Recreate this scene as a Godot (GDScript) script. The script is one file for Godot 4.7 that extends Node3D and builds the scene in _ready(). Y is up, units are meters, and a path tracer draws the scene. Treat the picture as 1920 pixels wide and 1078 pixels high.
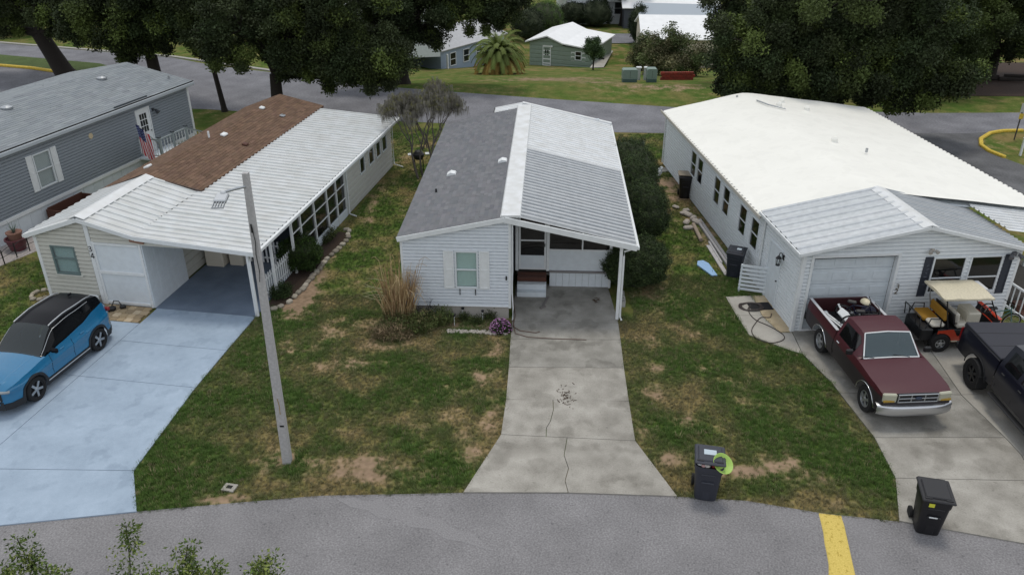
extends Node3D

# ---------- mesh builder ----------
class B:
	var v := PackedVector3Array()
	var n := PackedVector3Array()
	var c := PackedColorArray()
	var col := Color(1, 1, 1)

	func tri(p: Vector3, q: Vector3, r: Vector3) -> void:      # counter-clockwise seen from outside
		var k := (q - p).cross(r - p).normalized()
		v.append_array([p, r, q])
		n.append_array([k, k, k])
		c.append_array([col, col, col])

	func quad(p: Vector3, q: Vector3, r: Vector3, s: Vector3) -> void:
		tri(p, q, r)
		tri(p, r, s)

	func trin(p: Vector3, q: Vector3, r: Vector3, a: Vector3, b: Vector3, d: Vector3) -> void:
		v.append_array([p, r, q])
		n.append_array([a, d, b])
		c.append_array([col, col, col])

	# chamfered box, centre and size, optional basis
	func box(ctr: Vector3, s: Vector3, bev := 0.0, bas := Basis()) -> void:
		var h := s * 0.5
		var b: float = minf(bev, minf(h.x, minf(h.y, h.z)) * 0.9)
		if b <= 0.0:
			var k: Array = []
			for i in 8:
				k.append(ctr + bas * Vector3(h.x if i & 1 else -h.x, h.y if i & 2 else -h.y, h.z if i & 4 else -h.z))
			quad(k[4], k[5], k[7], k[6]); quad(k[1], k[0], k[2], k[3]); quad(k[5], k[1], k[3], k[7])
			quad(k[0], k[4], k[6], k[2]); quad(k[6], k[7], k[3], k[2]); quad(k[0], k[1], k[5], k[4])
			return
		var f := {}
		for ax in 3:
			for sg in [-1, 1]:
				for i in [-1, 1]:
					for j in [-1, 1]:
						var p := Vector3()
						var a1: int = (ax + 1) % 3
						var a2: int = (ax + 2) % 3
						p[ax] = sg * h[ax]
						p[a1] = i * (h[a1] - b)
						p[a2] = j * (h[a2] - b)
						var key := Vector3i()
						key[ax] = sg; key[a1] = i; key[a2] = j
						f[[ax, key]] = ctr + bas * p
		for ax in 3:
			var a1: int = (ax + 1) % 3
			var a2: int = (ax + 2) % 3
			for sg in [-1, 1]:
				var ks: Array = []
				for ij in [[-1, -1], [1, -1], [1, 1], [-1, 1]]:
					var key := Vector3i()
					key[ax] = sg; key[a1] = ij[0]; key[a2] = ij[1]
					ks.append(f[[ax, key]])
				oquad(ks, ctr)
			for i in [-1, 1]:                # edges along ax
				for j in [-1, 1]:
					var k1 := Vector3i(); var k2 := Vector3i()
					k1[ax] = -1; k1[a1] = i; k1[a2] = j
					k2[ax] = 1; k2[a1] = i; k2[a2] = j
					oquad([f[[a1, k1]], f[[a1, k2]], f[[a2, k2]], f[[a2, k1]]], ctr)
		for i in [-1, 1]:
			for j in [-1, 1]:
				for l in [-1, 1]:
					var key := Vector3i(i, j, l)
					var p: Vector3 = f[[0, key]]; var q: Vector3 = f[[1, key]]; var r: Vector3 = f[[2, key]]
					if (q - p).cross(r - p).dot(p - ctr) < 0.0:
						tri(p, r, q)
					else:
						tri(p, q, r)

	func oquad(k: Array, ctr: Vector3) -> void:
		var p: Vector3 = k[0]; var q: Vector3 = k[1]; var r: Vector3 = k[2]; var s: Vector3 = k[3]
		if (q - p).cross(r - p).dot((p + r) * 0.5 - ctr) < 0.0:
			quad(p, s, r, q)
		else:
			quad(p, q, r, s)

	# bar between two points with a rectangular section
	func bar(p: Vector3, q: Vector3, w: float, h: float, up := Vector3.UP, bev := 0.0) -> void:
		var z := (q - p).normalized()
		var u := up
		if absf(z.dot(u)) > 0.98:
			u = Vector3.RIGHT
		var x := u.cross(z).normalized()
		box((p + q) * 0.5, Vector3(w, h, p.distance_to(q)), bev, Basis(x, z.cross(x), z))

	# extruded polygon: 2D points mapped by xf (x, y in plane, z out), from depth z0 to z1
	func slab(poly: PackedVector2Array, z0: float, z1: float, xf := Transform3D()) -> void:
		var p := poly.duplicate()
		if Geometry2D.is_polygon_clockwise(p):
			p.reverse()
		var t := Geometry2D.triangulate_polygon(p)
		for i in range(0, t.size(), 3):
			var a := p[t[i]]; var b := p[t[i + 1]]; var d := p[t[i + 2]]
			if (b - a).cross(d - a) < 0.0:
				var e := b; b = d; d = e
			tri(xf * Vector3(a.x, a.y, z1), xf * Vector3(b.x, b.y, z1), xf * Vector3(d.x, d.y, z1))
			tri(xf * Vector3(a.x, a.y, z0), xf * Vector3(d.x, d.y, z0), xf * Vector3(b.x, b.y, z0))
		for i in p.size():
			var a := p[i]; var b := p[(i + 1) % p.size()]
			quad(xf * Vector3(a.x, a.y, z0), xf * Vector3(b.x, b.y, z0), xf * Vector3(b.x, b.y, z1), xf * Vector3(a.x, a.y, z1))

	# smooth grid of points (rows of equal length); flip turns the outside
	func grid(rows: Array, flip := false, closed := false) -> void:
		var nr := rows.size(); var nc: int = rows[0].size()
		var nn: Array = []
		for i in nr:
			var line: Array = []
			for j in nc:
				var a: Vector3 = rows[mini(i + 1, nr - 1)][j] - rows[maxi(i - 1, 0)][j]
				var jn: int = (j + 1) % nc if closed else mini(j + 1, nc - 1)
				var jp: int = (j - 1 + nc) % nc if closed else maxi(j - 1, 0)
				var b: Vector3 = rows[i][jn] - rows[i][jp]
				var k := b.cross(a).normalized()
				line.append(-k if flip else k)
			nn.append(line)
		for i in nr - 1:
			for j in (nc if closed else nc - 1):
				var k: int = (j + 1) % nc
				if flip:
					trin(rows[i][j], rows[i + 1][k], rows[i][k], nn[i][j], nn[i + 1][k], nn[i][k])
					trin(rows[i][j], rows[i + 1][j], rows[i + 1][k], nn[i][j], nn[i + 1][j], nn[i + 1][k])
				else:
					trin(rows[i][j], rows[i][k], rows[i + 1][k], nn[i][j], nn[i][k], nn[i + 1][k])
					trin(rows[i][j], rows[i + 1][k], rows[i + 1][j], nn[i][j], nn[i + 1][k], nn[i + 1][j])

	func tube(pts: Array, rad, sides := 8, caps := true) -> void:
		var rows: Array = []
		var last := Vector3.UP
		for i in pts.size():
			var d: Vector3 = (pts[mini(i + 1, pts.size() - 1)] - pts[maxi(i - 1, 0)]).normalized()
			var x := last.cross(d)
			if x.length() < 0.1:
				x = Vector3.RIGHT.cross(d)
				if x.length() < 0.1:
					x = Vector3.FORWARD.cross(d)
			x = x.normalized()
			var y := d.cross(x)
			last = y.cross(d).normalized() if i > 99999 else last
			var r: float = rad[i] if rad is Array else rad
			var row: Array = []
			for k in sides:
				var a := TAU * k / sides
				row.append(pts[i] + (x * cos(a) + y * sin(a)) * r)
			rows.append(row)
		grid(rows, false, true)
		if caps:
			for e in 2:
				var row: Array = rows[0] if e == 0 else rows[-1]
				var m: Vector3 = pts[0] if e == 0 else pts[-1]
				for k in sides:
					if e == 0: tri(m, row[(k + 1) % sides], row[k])
					else: tri(m, row[k], row[(k + 1) % sides])

	# turned shape: profile of (radius, along) about an axis through ctr
	func lathe(prof: Array, sides: int, ctr: Vector3, bas := Basis()) -> void:
		var rows: Array = []
		for p in prof:
			var row: Array = []
			for k in sides:
				var a := TAU * k / sides
				row.append(ctr + bas * Vector3(cos(a) * p.x, p.y, -sin(a) * p.x))
			rows.append(row)
		for i in rows.size() - 1:
			for k in sides:
				var l := (k + 1) % sides
				quad(rows[i][k], rows[i][l], rows[i + 1][l], rows[i + 1][k])

	func mesh() -> ArrayMesh:
		var m := ArrayMesh.new()
		if v.is_empty():
			return m
		var a := []
		a.resize(Mesh.ARRAY_MAX)
		a[Mesh.ARRAY_VERTEX] = v
		a[Mesh.ARRAY_NORMAL] = n
		a[Mesh.ARRAY_COLOR] = c
		m.add_surface_from_arrays(Mesh.PRIMITIVE_TRIANGLES, a)
		return m

# ---------- naming ----------
var used := {}
var rng := RandomNumberGenerator.new()
var M := {}
var N := {}

func numbered(called: String) -> String:
	var k: int = used.get(called, 0)
	used[called] = k + 1
	return called if k == 0 else "%s_%03d" % [called, k]

func thing(called: String, label: String, category: String, at := Vector3.ZERO, deg := 0.0, group := "") -> Node3D:
	var o := Node3D.new()
	o.name = numbered(called)
	add_child(o)
	o.position = at
	o.rotation_degrees.y = deg
	o.set_meta("label", label)
	o.set_meta("category", category)
	if group: o.set_meta("group", group)
	return o

func part(called: String, b, m: Material, parent: Node3D, xf := Transform3D()) -> MeshInstance3D:
	var o := MeshInstance3D.new()
	o.mesh = b.mesh() if b is B else b
	o.material_override = m
	o.name = called
	o.transform = xf
	parent.add_child(o, true)
	return o

func structure(called: String, b: B, m: Material) -> MeshInstance3D:
	var o := part(numbered(called), b, m, self)
	o.set_meta("kind", "structure")
	return o

func single(called: String, label: String, category: String, b, m: Material, at := Vector3.ZERO, deg := 0.0, group := "") -> MeshInstance3D:
	var o := part(numbered(called), b, m, self)
	o.position = at
	o.rotation_degrees.y = deg
	o.set_meta("label", label)
	o.set_meta("category", category)
	if group: o.set_meta("group", group)
	return o

func copies(called: String, m: Mesh, mat_: Material, parent: Node3D, xfs: Array, cols: Array) -> MultiMeshInstance3D:
	var mm := MultiMesh.new()
	mm.transform_format = MultiMesh.TRANSFORM_3D
	mm.use_colors = true
	mm.mesh = m
	mm.instance_count = xfs.size()
	var buf := PackedFloat32Array()
	buf.resize(xfs.size() * 16)
	var k := 0
	for i in xfs.size():
		var t: Transform3D = xfs[i]
		var q: Color = cols[i]
		buf[k] = t.basis.x.x; buf[k + 1] = t.basis.y.x; buf[k + 2] = t.basis.z.x; buf[k + 3] = t.origin.x
		buf[k + 4] = t.basis.x.y; buf[k + 5] = t.basis.y.y; buf[k + 6] = t.basis.z.y; buf[k + 7] = t.origin.y
		buf[k + 8] = t.basis.x.z; buf[k + 9] = t.basis.y.z; buf[k + 10] = t.basis.z.z; buf[k + 11] = t.origin.z
		buf[k + 12] = q.r; buf[k + 13] = q.g; buf[k + 14] = q.b; buf[k + 15] = 1.0
		k += 16
	mm.buffer = buf
	var o := MultiMeshInstance3D.new()
	o.multimesh = mm
	o.set_meta("kind", "stuff")
	o.material_override = mat_
	o.name = called
	parent.add_child(o, true)
	return o

# ---------- colours and materials ----------
func lin(r: float, g: float, b: float) -> Color:                 # 0-255 display values to linear
	return Color(r / 255.0, g / 255.0, b / 255.0).srgb_to_linear()

func noise_tex(key: String, freq: float, dark: float, oct := 4, size := 512, warm := 0.0) -> NoiseTexture2D:
	if N.has(key):
		return N[key]
	var f := FastNoiseLite.new()
	f.seed = hash(key) % 1000
	f.frequency = freq
	f.fractal_octaves = oct
	var t := NoiseTexture2D.new()
	t.width = size; t.height = size
	t.seamless = true
	t.noise = f
	var g := Gradient.new()
	g.set_color(0, Color(1.0 - dark, 1.0 - dark * (1.0 + warm * 0.3), 1.0 - dark * (1.0 + warm)))
	g.set_color(1, Color(1, 1, 1))
	t.color_ramp = g
	N[key] = t
	return t

func mat(key: String, r: float, g: float, b: float, rough := 0.8, tex := "", scale := 0.5, metal := 0.0) -> StandardMaterial3D:
	if M.has(key):
		return M[key]
	var m := StandardMaterial3D.new()
	m.resource_name = key
	m.albedo_color = Color(r / 255.0, g / 255.0, b / 255.0)
	m.roughness = rough
	m.metallic = metal
	if tex:
		m.albedo_texture = N[tex]
		m.uv1_triplanar = true
		m.uv1_world_triplanar = true
		m.uv1_scale = Vector3.ONE * scale
	M[key] = m
	return m

func vmat(key: String, rough := 0.85, back := 0.0) -> StandardMaterial3D:
	var m := StandardMaterial3D.new()
	m.resource_name = key
	m.vertex_color_use_as_albedo = true
	m.roughness = rough
	m.metallic_specular = 0.3
	if back > 0.0:
		m.backlight_enabled = true
		m.backlight = Color(back, back, back * 0.5)
	M[key] = m
	return m

func glass(key: String, r: float, g: float, b: float, a: float) -> StandardMaterial3D:
	var m := StandardMaterial3D.new()
	m.resource_name = key
	m.albedo_color = Color(r / 255.0, g / 255.0, b / 255.0, a)
	m.transparency = BaseMaterial3D.TRANSPARENCY_ALPHA
	m.roughness = 0.04
	M[key] = m
	return m

# ---------- camera geometry of the photograph (1920 x 1078): pixel to a point at height h ----------
const CAMH := 13.0
const PITCH := 27.42
const FPX := 1511.0

func G(x: float, y: float, h := 0.0) -> Vector3:
	var p := deg_to_rad(PITCH)
	var a := (x - 960.0) / FPX
	var b := -(y - 539.0) / FPX
	var d := Vector3(a, b * cos(p) - sin(p), -b * sin(p) - cos(p))
	return Vector3(0, CAMH, 0) + d * ((h - CAMH) / d.y)

func land(x: float, z: float) -> float:                          # the ground falls away behind the back road
	var s := smoothstep(-24.0, -8.0, x)
	var d := -z - 55.0
	if d <= 0.0: return 0.0
	return -s * (minf(5.0, d * 0.172) + clampf((d - 49.0) * 0.05, 0.0, 0.6))

# pixel to the falling ground behind the back road
func GT(x: float, y: float) -> Vector3:
	var p := Vector3(0, CAMH, 0)
	var d := (G(x, y) - p).normalized()
	var t := 20.0
	while t < 220.0:
		var q := p + d * t
		if q.y <= land(q.x, q.z): return q
		t += 0.1
	return p + d * t

func v2(a: Array) -> PackedVector2Array:
	var o := PackedVector2Array()
	for p in a: o.append(Vector2(p[0], p[1]))
	return o

# ground polygon (x, z) extruded from y0 to y1
const FLATXF := Transform3D(Vector3(1, 0, 0), Vector3(0, 0, -1), Vector3(0, 1, 0), Vector3.ZERO)
func flat(b: B, poly: PackedVector2Array, y0: float, y1: float) -> void:
	var q := PackedVector2Array()
	for p in poly: q.append(Vector2(p.x, -p.y))
	b.slab(q, y0, y1, FLATXF)

func _ready() -> void:
	rng.seed = 7
	# camera
	var cam := Camera3D.new()
	cam.name = "camera"
	cam.position = Vector3(0, CAMH, 0)
	cam.rotation_degrees = Vector3(-PITCH, 0, 0)
	cam.fov = 39.27
	cam.far = 900.0
	add_child(cam)
	cam.current = true
	# overcast sky
	var sky_m := ProceduralSkyMaterial.new()
	sky_m.sky_top_color = Color(0.85, 0.875, 0.915)
	sky_m.sky_horizon_color = Color(0.97, 0.975, 0.985)
	sky_m.sky_curve = 0.4
	sky_m.ground_bottom_color = Color(0.2, 0.21, 0.19)
	sky_m.ground_horizon_color = Color(0.5, 0.52, 0.52)
	sky_m.sun_angle_max = 1.0
	sky_m.sky_energy_multiplier = 1.0
	var sky := Sky.new()
	sky.sky_material = sky_m
	var env := Environment.new()
	env.background_mode = Environment.BG_SKY
	env.sky = sky
	env.tonemap_mode = Environment.TONE_MAPPER_LINEAR
	env.tonemap_exposure = 1.05
	env.sdfgi_enabled = true
	env.ssao_enabled = true
	env.ssil_enabled = true
	var we := WorldEnvironment.new()
	we.name = "world_environment"
	we.environment = env
	add_child(we)
	# veiled sun
	var sun := DirectionalLight3D.new()
	sun.name = "sun"
	sun.light_energy = 0.42
	sun.light_angular_distance = 14.0
	sun.light_color = Color(1.0, 0.97, 0.92)
	sun.shadow_enabled = true
	sun.rotation_degrees = Vector3(-77, 172, 0)
	add_child(sun)

	materials()
	make_ground()
	make_roads()
	make_driveways()
	house_center()
	house_beige()
	house_white()
	house_grey()
	trees()
	vehicles()
	yard_things()
	background()
	grass()

func materials() -> void:
	noise_tex("soft", 0.012, 0.06)
	noise_tex("mid", 0.015, 0.13, 5)
	noise_tex("strong", 0.02, 0.42, 6)
	noise_tex("fine", 0.25, 0.30, 3)
	noise_tex("streak", 0.01, 0.11, 5, 512, 0.3)
	mat("white_trim", 222, 226, 228, 0.55, "soft", 0.6)
	mat("white_paint", 214, 222, 228, 0.6, "soft", 0.5)
	mat("pale_siding", 214, 221, 228, 0.6, "soft", 0.7)
	mat("white_siding", 220, 226, 230, 0.6, "soft", 0.7)
	mat("beige_siding", 196, 196, 188, 0.65, "soft", 0.7)
	mat("grey_siding", 138, 146, 154, 0.65, "soft", 0.7)
	mat("green_siding", 132, 148, 136, 0.7, "soft", 0.4)
	mat("stone_skirt", 176, 172, 166, 0.9, "mid", 3.0)
	mat("metal_bare", 184, 188, 191, 0.42, "mid", 0.35, 0.25)
	mat("metal_white", 216, 220, 224, 0.5, "streak", 0.30)
	mat("metal_worn", 204, 208, 211, 0.5, "streak", 0.22)
	layered("roof_white", 512, 229, 229, 223, [[71, 0.01, 5, 4, 4, 4], [72, 0.02, 6, -5, -5, -5, 0.15]], 9.0, 0.6)
	mat("dark_gap", 22, 22, 24, 0.9)
	mat("glass_frame", 206, 212, 216, 0.5)
	mat("black_metal", 24, 25, 28, 0.5)
	mat("steel", 170, 174, 178, 0.35, "", 1.0, 0.8)
	mat("chrome", 205, 208, 212, 0.14, "", 1.0, 1.0)
	mat("rubber", 24, 24, 26, 0.85, "fine", 3.0)
	mat("screen", 26, 27, 29, 0.8)
	mat("interior", 90, 88, 84, 0.9)
	mat("concrete_pole", 182, 181, 182, 0.85, "mid", 1.2)
	mat("blind", 178, 206, 200, 0.7)
	mat("wood_brown", 84, 50, 38, 0.7, "mid", 2.0)
	mat("bark", 52, 46, 42, 0.95, "strong", 1.4)
	mat("asphalt", 126, 127, 132, 0.92, "fine", 1.0)
	glass("pane", 200, 215, 220, 0.12)
	glass("dark_pane", 16, 18, 20, 0.88)
	vmat("leaf", 0.6, 0.25)
	vmat("vertex", 0.85)
	vmat("shingle", 0.95)
	vmat("stone", 0.9)

# ---------- computed surface textures ----------
func byte_noise(sd: int, freq: float, oct: int, size: int) -> PackedByteArray:
	var f := FastNoiseLite.new()
	f.seed = sd
	f.frequency = freq
	f.fractal_octaves = oct
	var im := f.get_seamless_image(size, size)
	im.convert(Image.FORMAT_L8)
	return im.get_data()

# base colour with noise layers [seed, frequency, octaves, r, g, b amounts]
func layered(key: String, size: int, r: float, g: float, b: float, layers: Array, metres: float, rough: float) -> StandardMaterial3D:
	var acc := PackedFloat32Array()
	acc.resize(size * size)
	for l in layers:
		var lut := PackedFloat32Array()
		for v in 256:
			var d := (v - 128) / 128.0
			if l.size() > 6: d = clampf((d - l[6]) * 4.0, 0.0, 1.0)      # scattered stains
			lut.append(d * l[4])
		var data := byte_noise(l[0], l[1], l[2], size)
		for i in size * size:
			acc[i] += lut[data[i]]
	var out := PackedByteArray()
	out.resize(size * size * 3)
	var k := 0
	for i in size * size:
		var a := acc[i]
		out[k] = clampi(int(r + a), 0, 255); out[k + 1] = clampi(int(g + a), 0, 255); out[k + 2] = clampi(int(b + a), 0, 255)
		k += 3
	var m := StandardMaterial3D.new()
	m.resource_name = key
	m.albedo_texture = ImageTexture.create_from_image(Image.create_from_data(size, size, false, Image.FORMAT_RGB8, out))
	m.uv1_triplanar = true
	m.uv1_world_triplanar = true
	m.uv1_scale = Vector3.ONE / metres
	m.roughness = rough
	M[key] = m
	return m

# ---------- lawn ----------
const GS := 1200
const GM := 64.0
const GX := -32.0
const GZ := -10.0
var dirt := PackedFloat32Array()
var lush := PackedFloat32Array()
var green := PackedFloat32Array()

func stamp(px: float, py: float, rx: float, rz: float, s: float) -> void:
	var p := GT(px, py) if py < 180.0 else G(px, py)
	var x0 := int((p.x - rx * 1.6 - GX) / GM * GS); var x1 := int((p.x + rx * 1.6 - GX) / GM * GS)
	var y0 := int((GZ - p.z - rz * 1.6) / GM * GS); var y1 := int((GZ - p.z + rz * 1.6) / GM * GS)
	for j in range(maxi(y0, 0), mini(y1, GS - 1)):
		for i in range(maxi(x0, 0), mini(x1, GS - 1)):
			var dx: float = (GX + i * GM / GS - p.x) / rx
			var dz: float = (GZ - j * GM / GS - p.z) / rz
			var d := sqrt(dx * dx + dz * dz)
			dirt[j * GS + i] += s * clampf(1.45 - d, 0.0, 1.0)

func dirt_at(x: float, z: float) -> float:
	var i := int((x - GX) / GM * GS); var j := int((GZ - z) / GM * GS)
	if i < 0 or j < 0 or i >= GS or j >= GS: return 0.0
	return dirt[j * GS + i]

func make_ground() -> void:
	dirt.resize(GS * GS)
	# well watered stretches, stamped first and set aside
	for s in [[330, 840, 1.6, 2.2, .5], [300, 920, 1.6, .7, .55], [420, 700, 1.2, 2.0, .4], [560, 620, 1.0, 1.2, .4], [800, 720, 1.6, 1.0, .3], [1420, 640, 1.3, 1.6, .5], [1500, 780, 1.4, 1.8, .55], [1590, 880, 1.2, .8, .5], [1300, 560, 1.0, 2.0, .4], [690, 420, .8, 5.0, .35], [900, 900, 1.6, .3, .4], [1330, 480, 1.0, 3.0, .3]]:
		stamp(s[0], s[1], s[2], s[3], s[4])
	green = dirt.duplicate()
	dirt.fill(0.0)
	# bare patches seen in the photograph (pixel x, y, half sizes in metres, strength)
	for s in [[640, 612, 1.2, .7, .55], [600, 690, 1.1, .6, .5], [690, 684, 1.0, .5, .45], [720, 640, .8, .7, .5], [640, 745, 1.3, .5, .22], [535, 868, .75, .42, 1.0],
		[655, 880, 1.0, .45, .6], [740, 890, 1.3, .4, .65], [690, 858, .7, .3, .5], [905, 700, .45, .9, .6], [925, 780, .35, 1.1, .65], [930, 655, .3, .6, .65], [880, 820, .6, .5, .5], [800, 790, 1.0, .5, .3],
		[820, 850, .9, .4, .4], [600, 905, 1.2, .3, .35], [880, 860, .4, .35, .55], [755, 600, 1.1, .6, .75], [850, 612, 1.6, .3, .8], [540, 640, 1.2, .8, .3], [420, 935, .8, .18, .7],
		[1230, 690, .5, .35, .75], [1225, 735, .5, .5, .9], [1275, 790, .55, .45, .85], [1205, 640, .5, .6, .55], [1240, 560, 1.0, 1.0, .6], [1290, 625, 1.0, .5, .4], [1255, 860, .5, .5, .75],
		[1205, 810, .28, .7, .6], [1450, 880, .8, .3, .8], [1510, 905, .7, .22, .7], [1395, 890, .6, .28, .7], [1480, 858, .6, .3, .5], [1385, 720, .7, .4, .3], [1430, 760, .8, .5, .22], [1300, 700, .7, .5, .25],
		[1330, 590, .6, .5, .25], [1225, 470, .9, .7, .4], [1250, 395, 1.0, 1.4, .3], [1330, 440, .5, 2.2, .6], [1275, 360, .9, 1.6, .7], [1245, 340, 1.2, .8, .5], [690, 400, .4, 3.5, .5], [735, 300, .8, 1.0, .6],
		[580, 540, .5, 2.4, .9], [545, 560, .5, 1.4, .9], [610, 470, .5, 1.6, .9], [790, 325, 1.0, 1.6, .35], [780, 470, .5, 2.2, .3], [1530, 895, .4, .3, .5], [1600, 945, .9, .2, .45], [340, 940, 1.0, .2, .3], [1030, 146, 4.5, 3.0, .5], [1075, 150, 4.0, 2.6, .55], [1130, 155, 3.0, 1.6, .6], [1200, 165, 4.0, 1.2, .4], [960, 150, 3.0, 2.0, .3], [1260, 160, 4.0, 1.0, .4]]:
		stamp(s[0], s[1], s[2], s[3], s[4])
	var n1 := byte_noise(3, 0.012, 4, GS)
	var n2 := byte_noise(5, 0.06, 4, GS)
	var n3 := byte_noise(9, 0.3, 2, GS)
	var n4 := byte_noise(12, 0.022, 3, GS)
	var out := PackedByteArray()
	out.resize(GS * GS * 3)
	lush.resize(GS * GS)
	var k := 0
	for i in GS * GS:
		var a := (n1[i] - 128) / 128.0
		var f := (n2[i] - 128) / 128.0
		var e := (n3[i] - 128) / 128.0
		var dry := (n4[i] - 128) / 128.0
		var d: float = clampf((dirt[i] * 1.12 + a * 0.44 + f * 0.70 + e * 0.42 - 0.33) * 1.2, 0.0, 1.0)
		dirt[i] = d
		var w: float = clampf(0.52 + dry * 0.95 + f * 0.4, 0.0, 1.0)       # dry blades among the green
		if i > GS * 634: w *= 0.65
		w = clampf(w - green[i], 0.0, 1.0)
		lush[i] = 1.0 - w
		var gr := 78.0 + w * 42.0 + e * 14.0 + f * 9.0
		var gg := 98.0 + w * 10.0 + e * 14.0 + f * 9.0
		var gb := 46.0 + w * 26.0 + e * 9.0 + f * 5.0
		var dr := 134.0 + e * 20.0 + f * 16.0 + a * 12.0
		out[k] = clampi(int(lerpf(gr, dr, d)), 0, 255)
		out[k + 1] = clampi(int(lerpf(gg, dr * 0.86, d)), 0, 255)
		out[k + 2] = clampi(int(lerpf(gb, dr * 0.72, d)), 0, 255)
		k += 3
	var m := StandardMaterial3D.new()
	m.resource_name = "lawn"
	m.albedo_texture = ImageTexture.create_from_image(Image.create_from_data(GS, GS, false, Image.FORMAT_RGB8, out))
	m.roughness = 1.0
	m.metallic_specular = 0.1
	var xs := []
	var x := -400.0
	while x <= 400.0:
		xs.append(x)
		x += 4.0 if absf(x) < 120.0 else 40.0
	var zs := []
	var z := 30.0
	while z >= -600.0:
		zs.append(z)
		z -= 2.5 if z > -130.0 else 40.0
	var v := PackedVector3Array(); var nn := PackedVector3Array(); var uv := PackedVector2Array(); var ix := PackedInt32Array()
	for zz in zs:
		for xx in xs:
			v.append(Vector3(xx, land(xx, zz), zz))
			nn.append(Vector3(land(xx - 0.5, zz) - land(xx + 0.5, zz), 1.0, land(xx, zz - 0.5) - land(xx, zz + 0.5)).normalized())
			uv.append(Vector2((xx - GX) / GM, (GZ - zz) / GM))
	for j in zs.size() - 1:
		for i in xs.size() - 1:
			var q := j * xs.size() + i
			ix.append_array([q, q + xs.size(), q + 1, q + 1, q + xs.size(), q + xs.size() + 1])
	var a2 := []
	a2.resize(Mesh.ARRAY_MAX)
	a2[Mesh.ARRAY_VERTEX] = v; a2[Mesh.ARRAY_NORMAL] = nn; a2[Mesh.ARRAY_TEX_UV] = uv; a2[Mesh.ARRAY_INDEX] = ix
	var am := ArrayMesh.new()
	am.add_surface_from_arrays(Mesh.PRIMITIVE_TRIANGLES, a2)
	var o := part("ground", am, m, self)
	o.set_meta("kind", "structure")

# ---------- roads ----------
var solid_polys: Array = []          # where no grass grows

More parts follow.
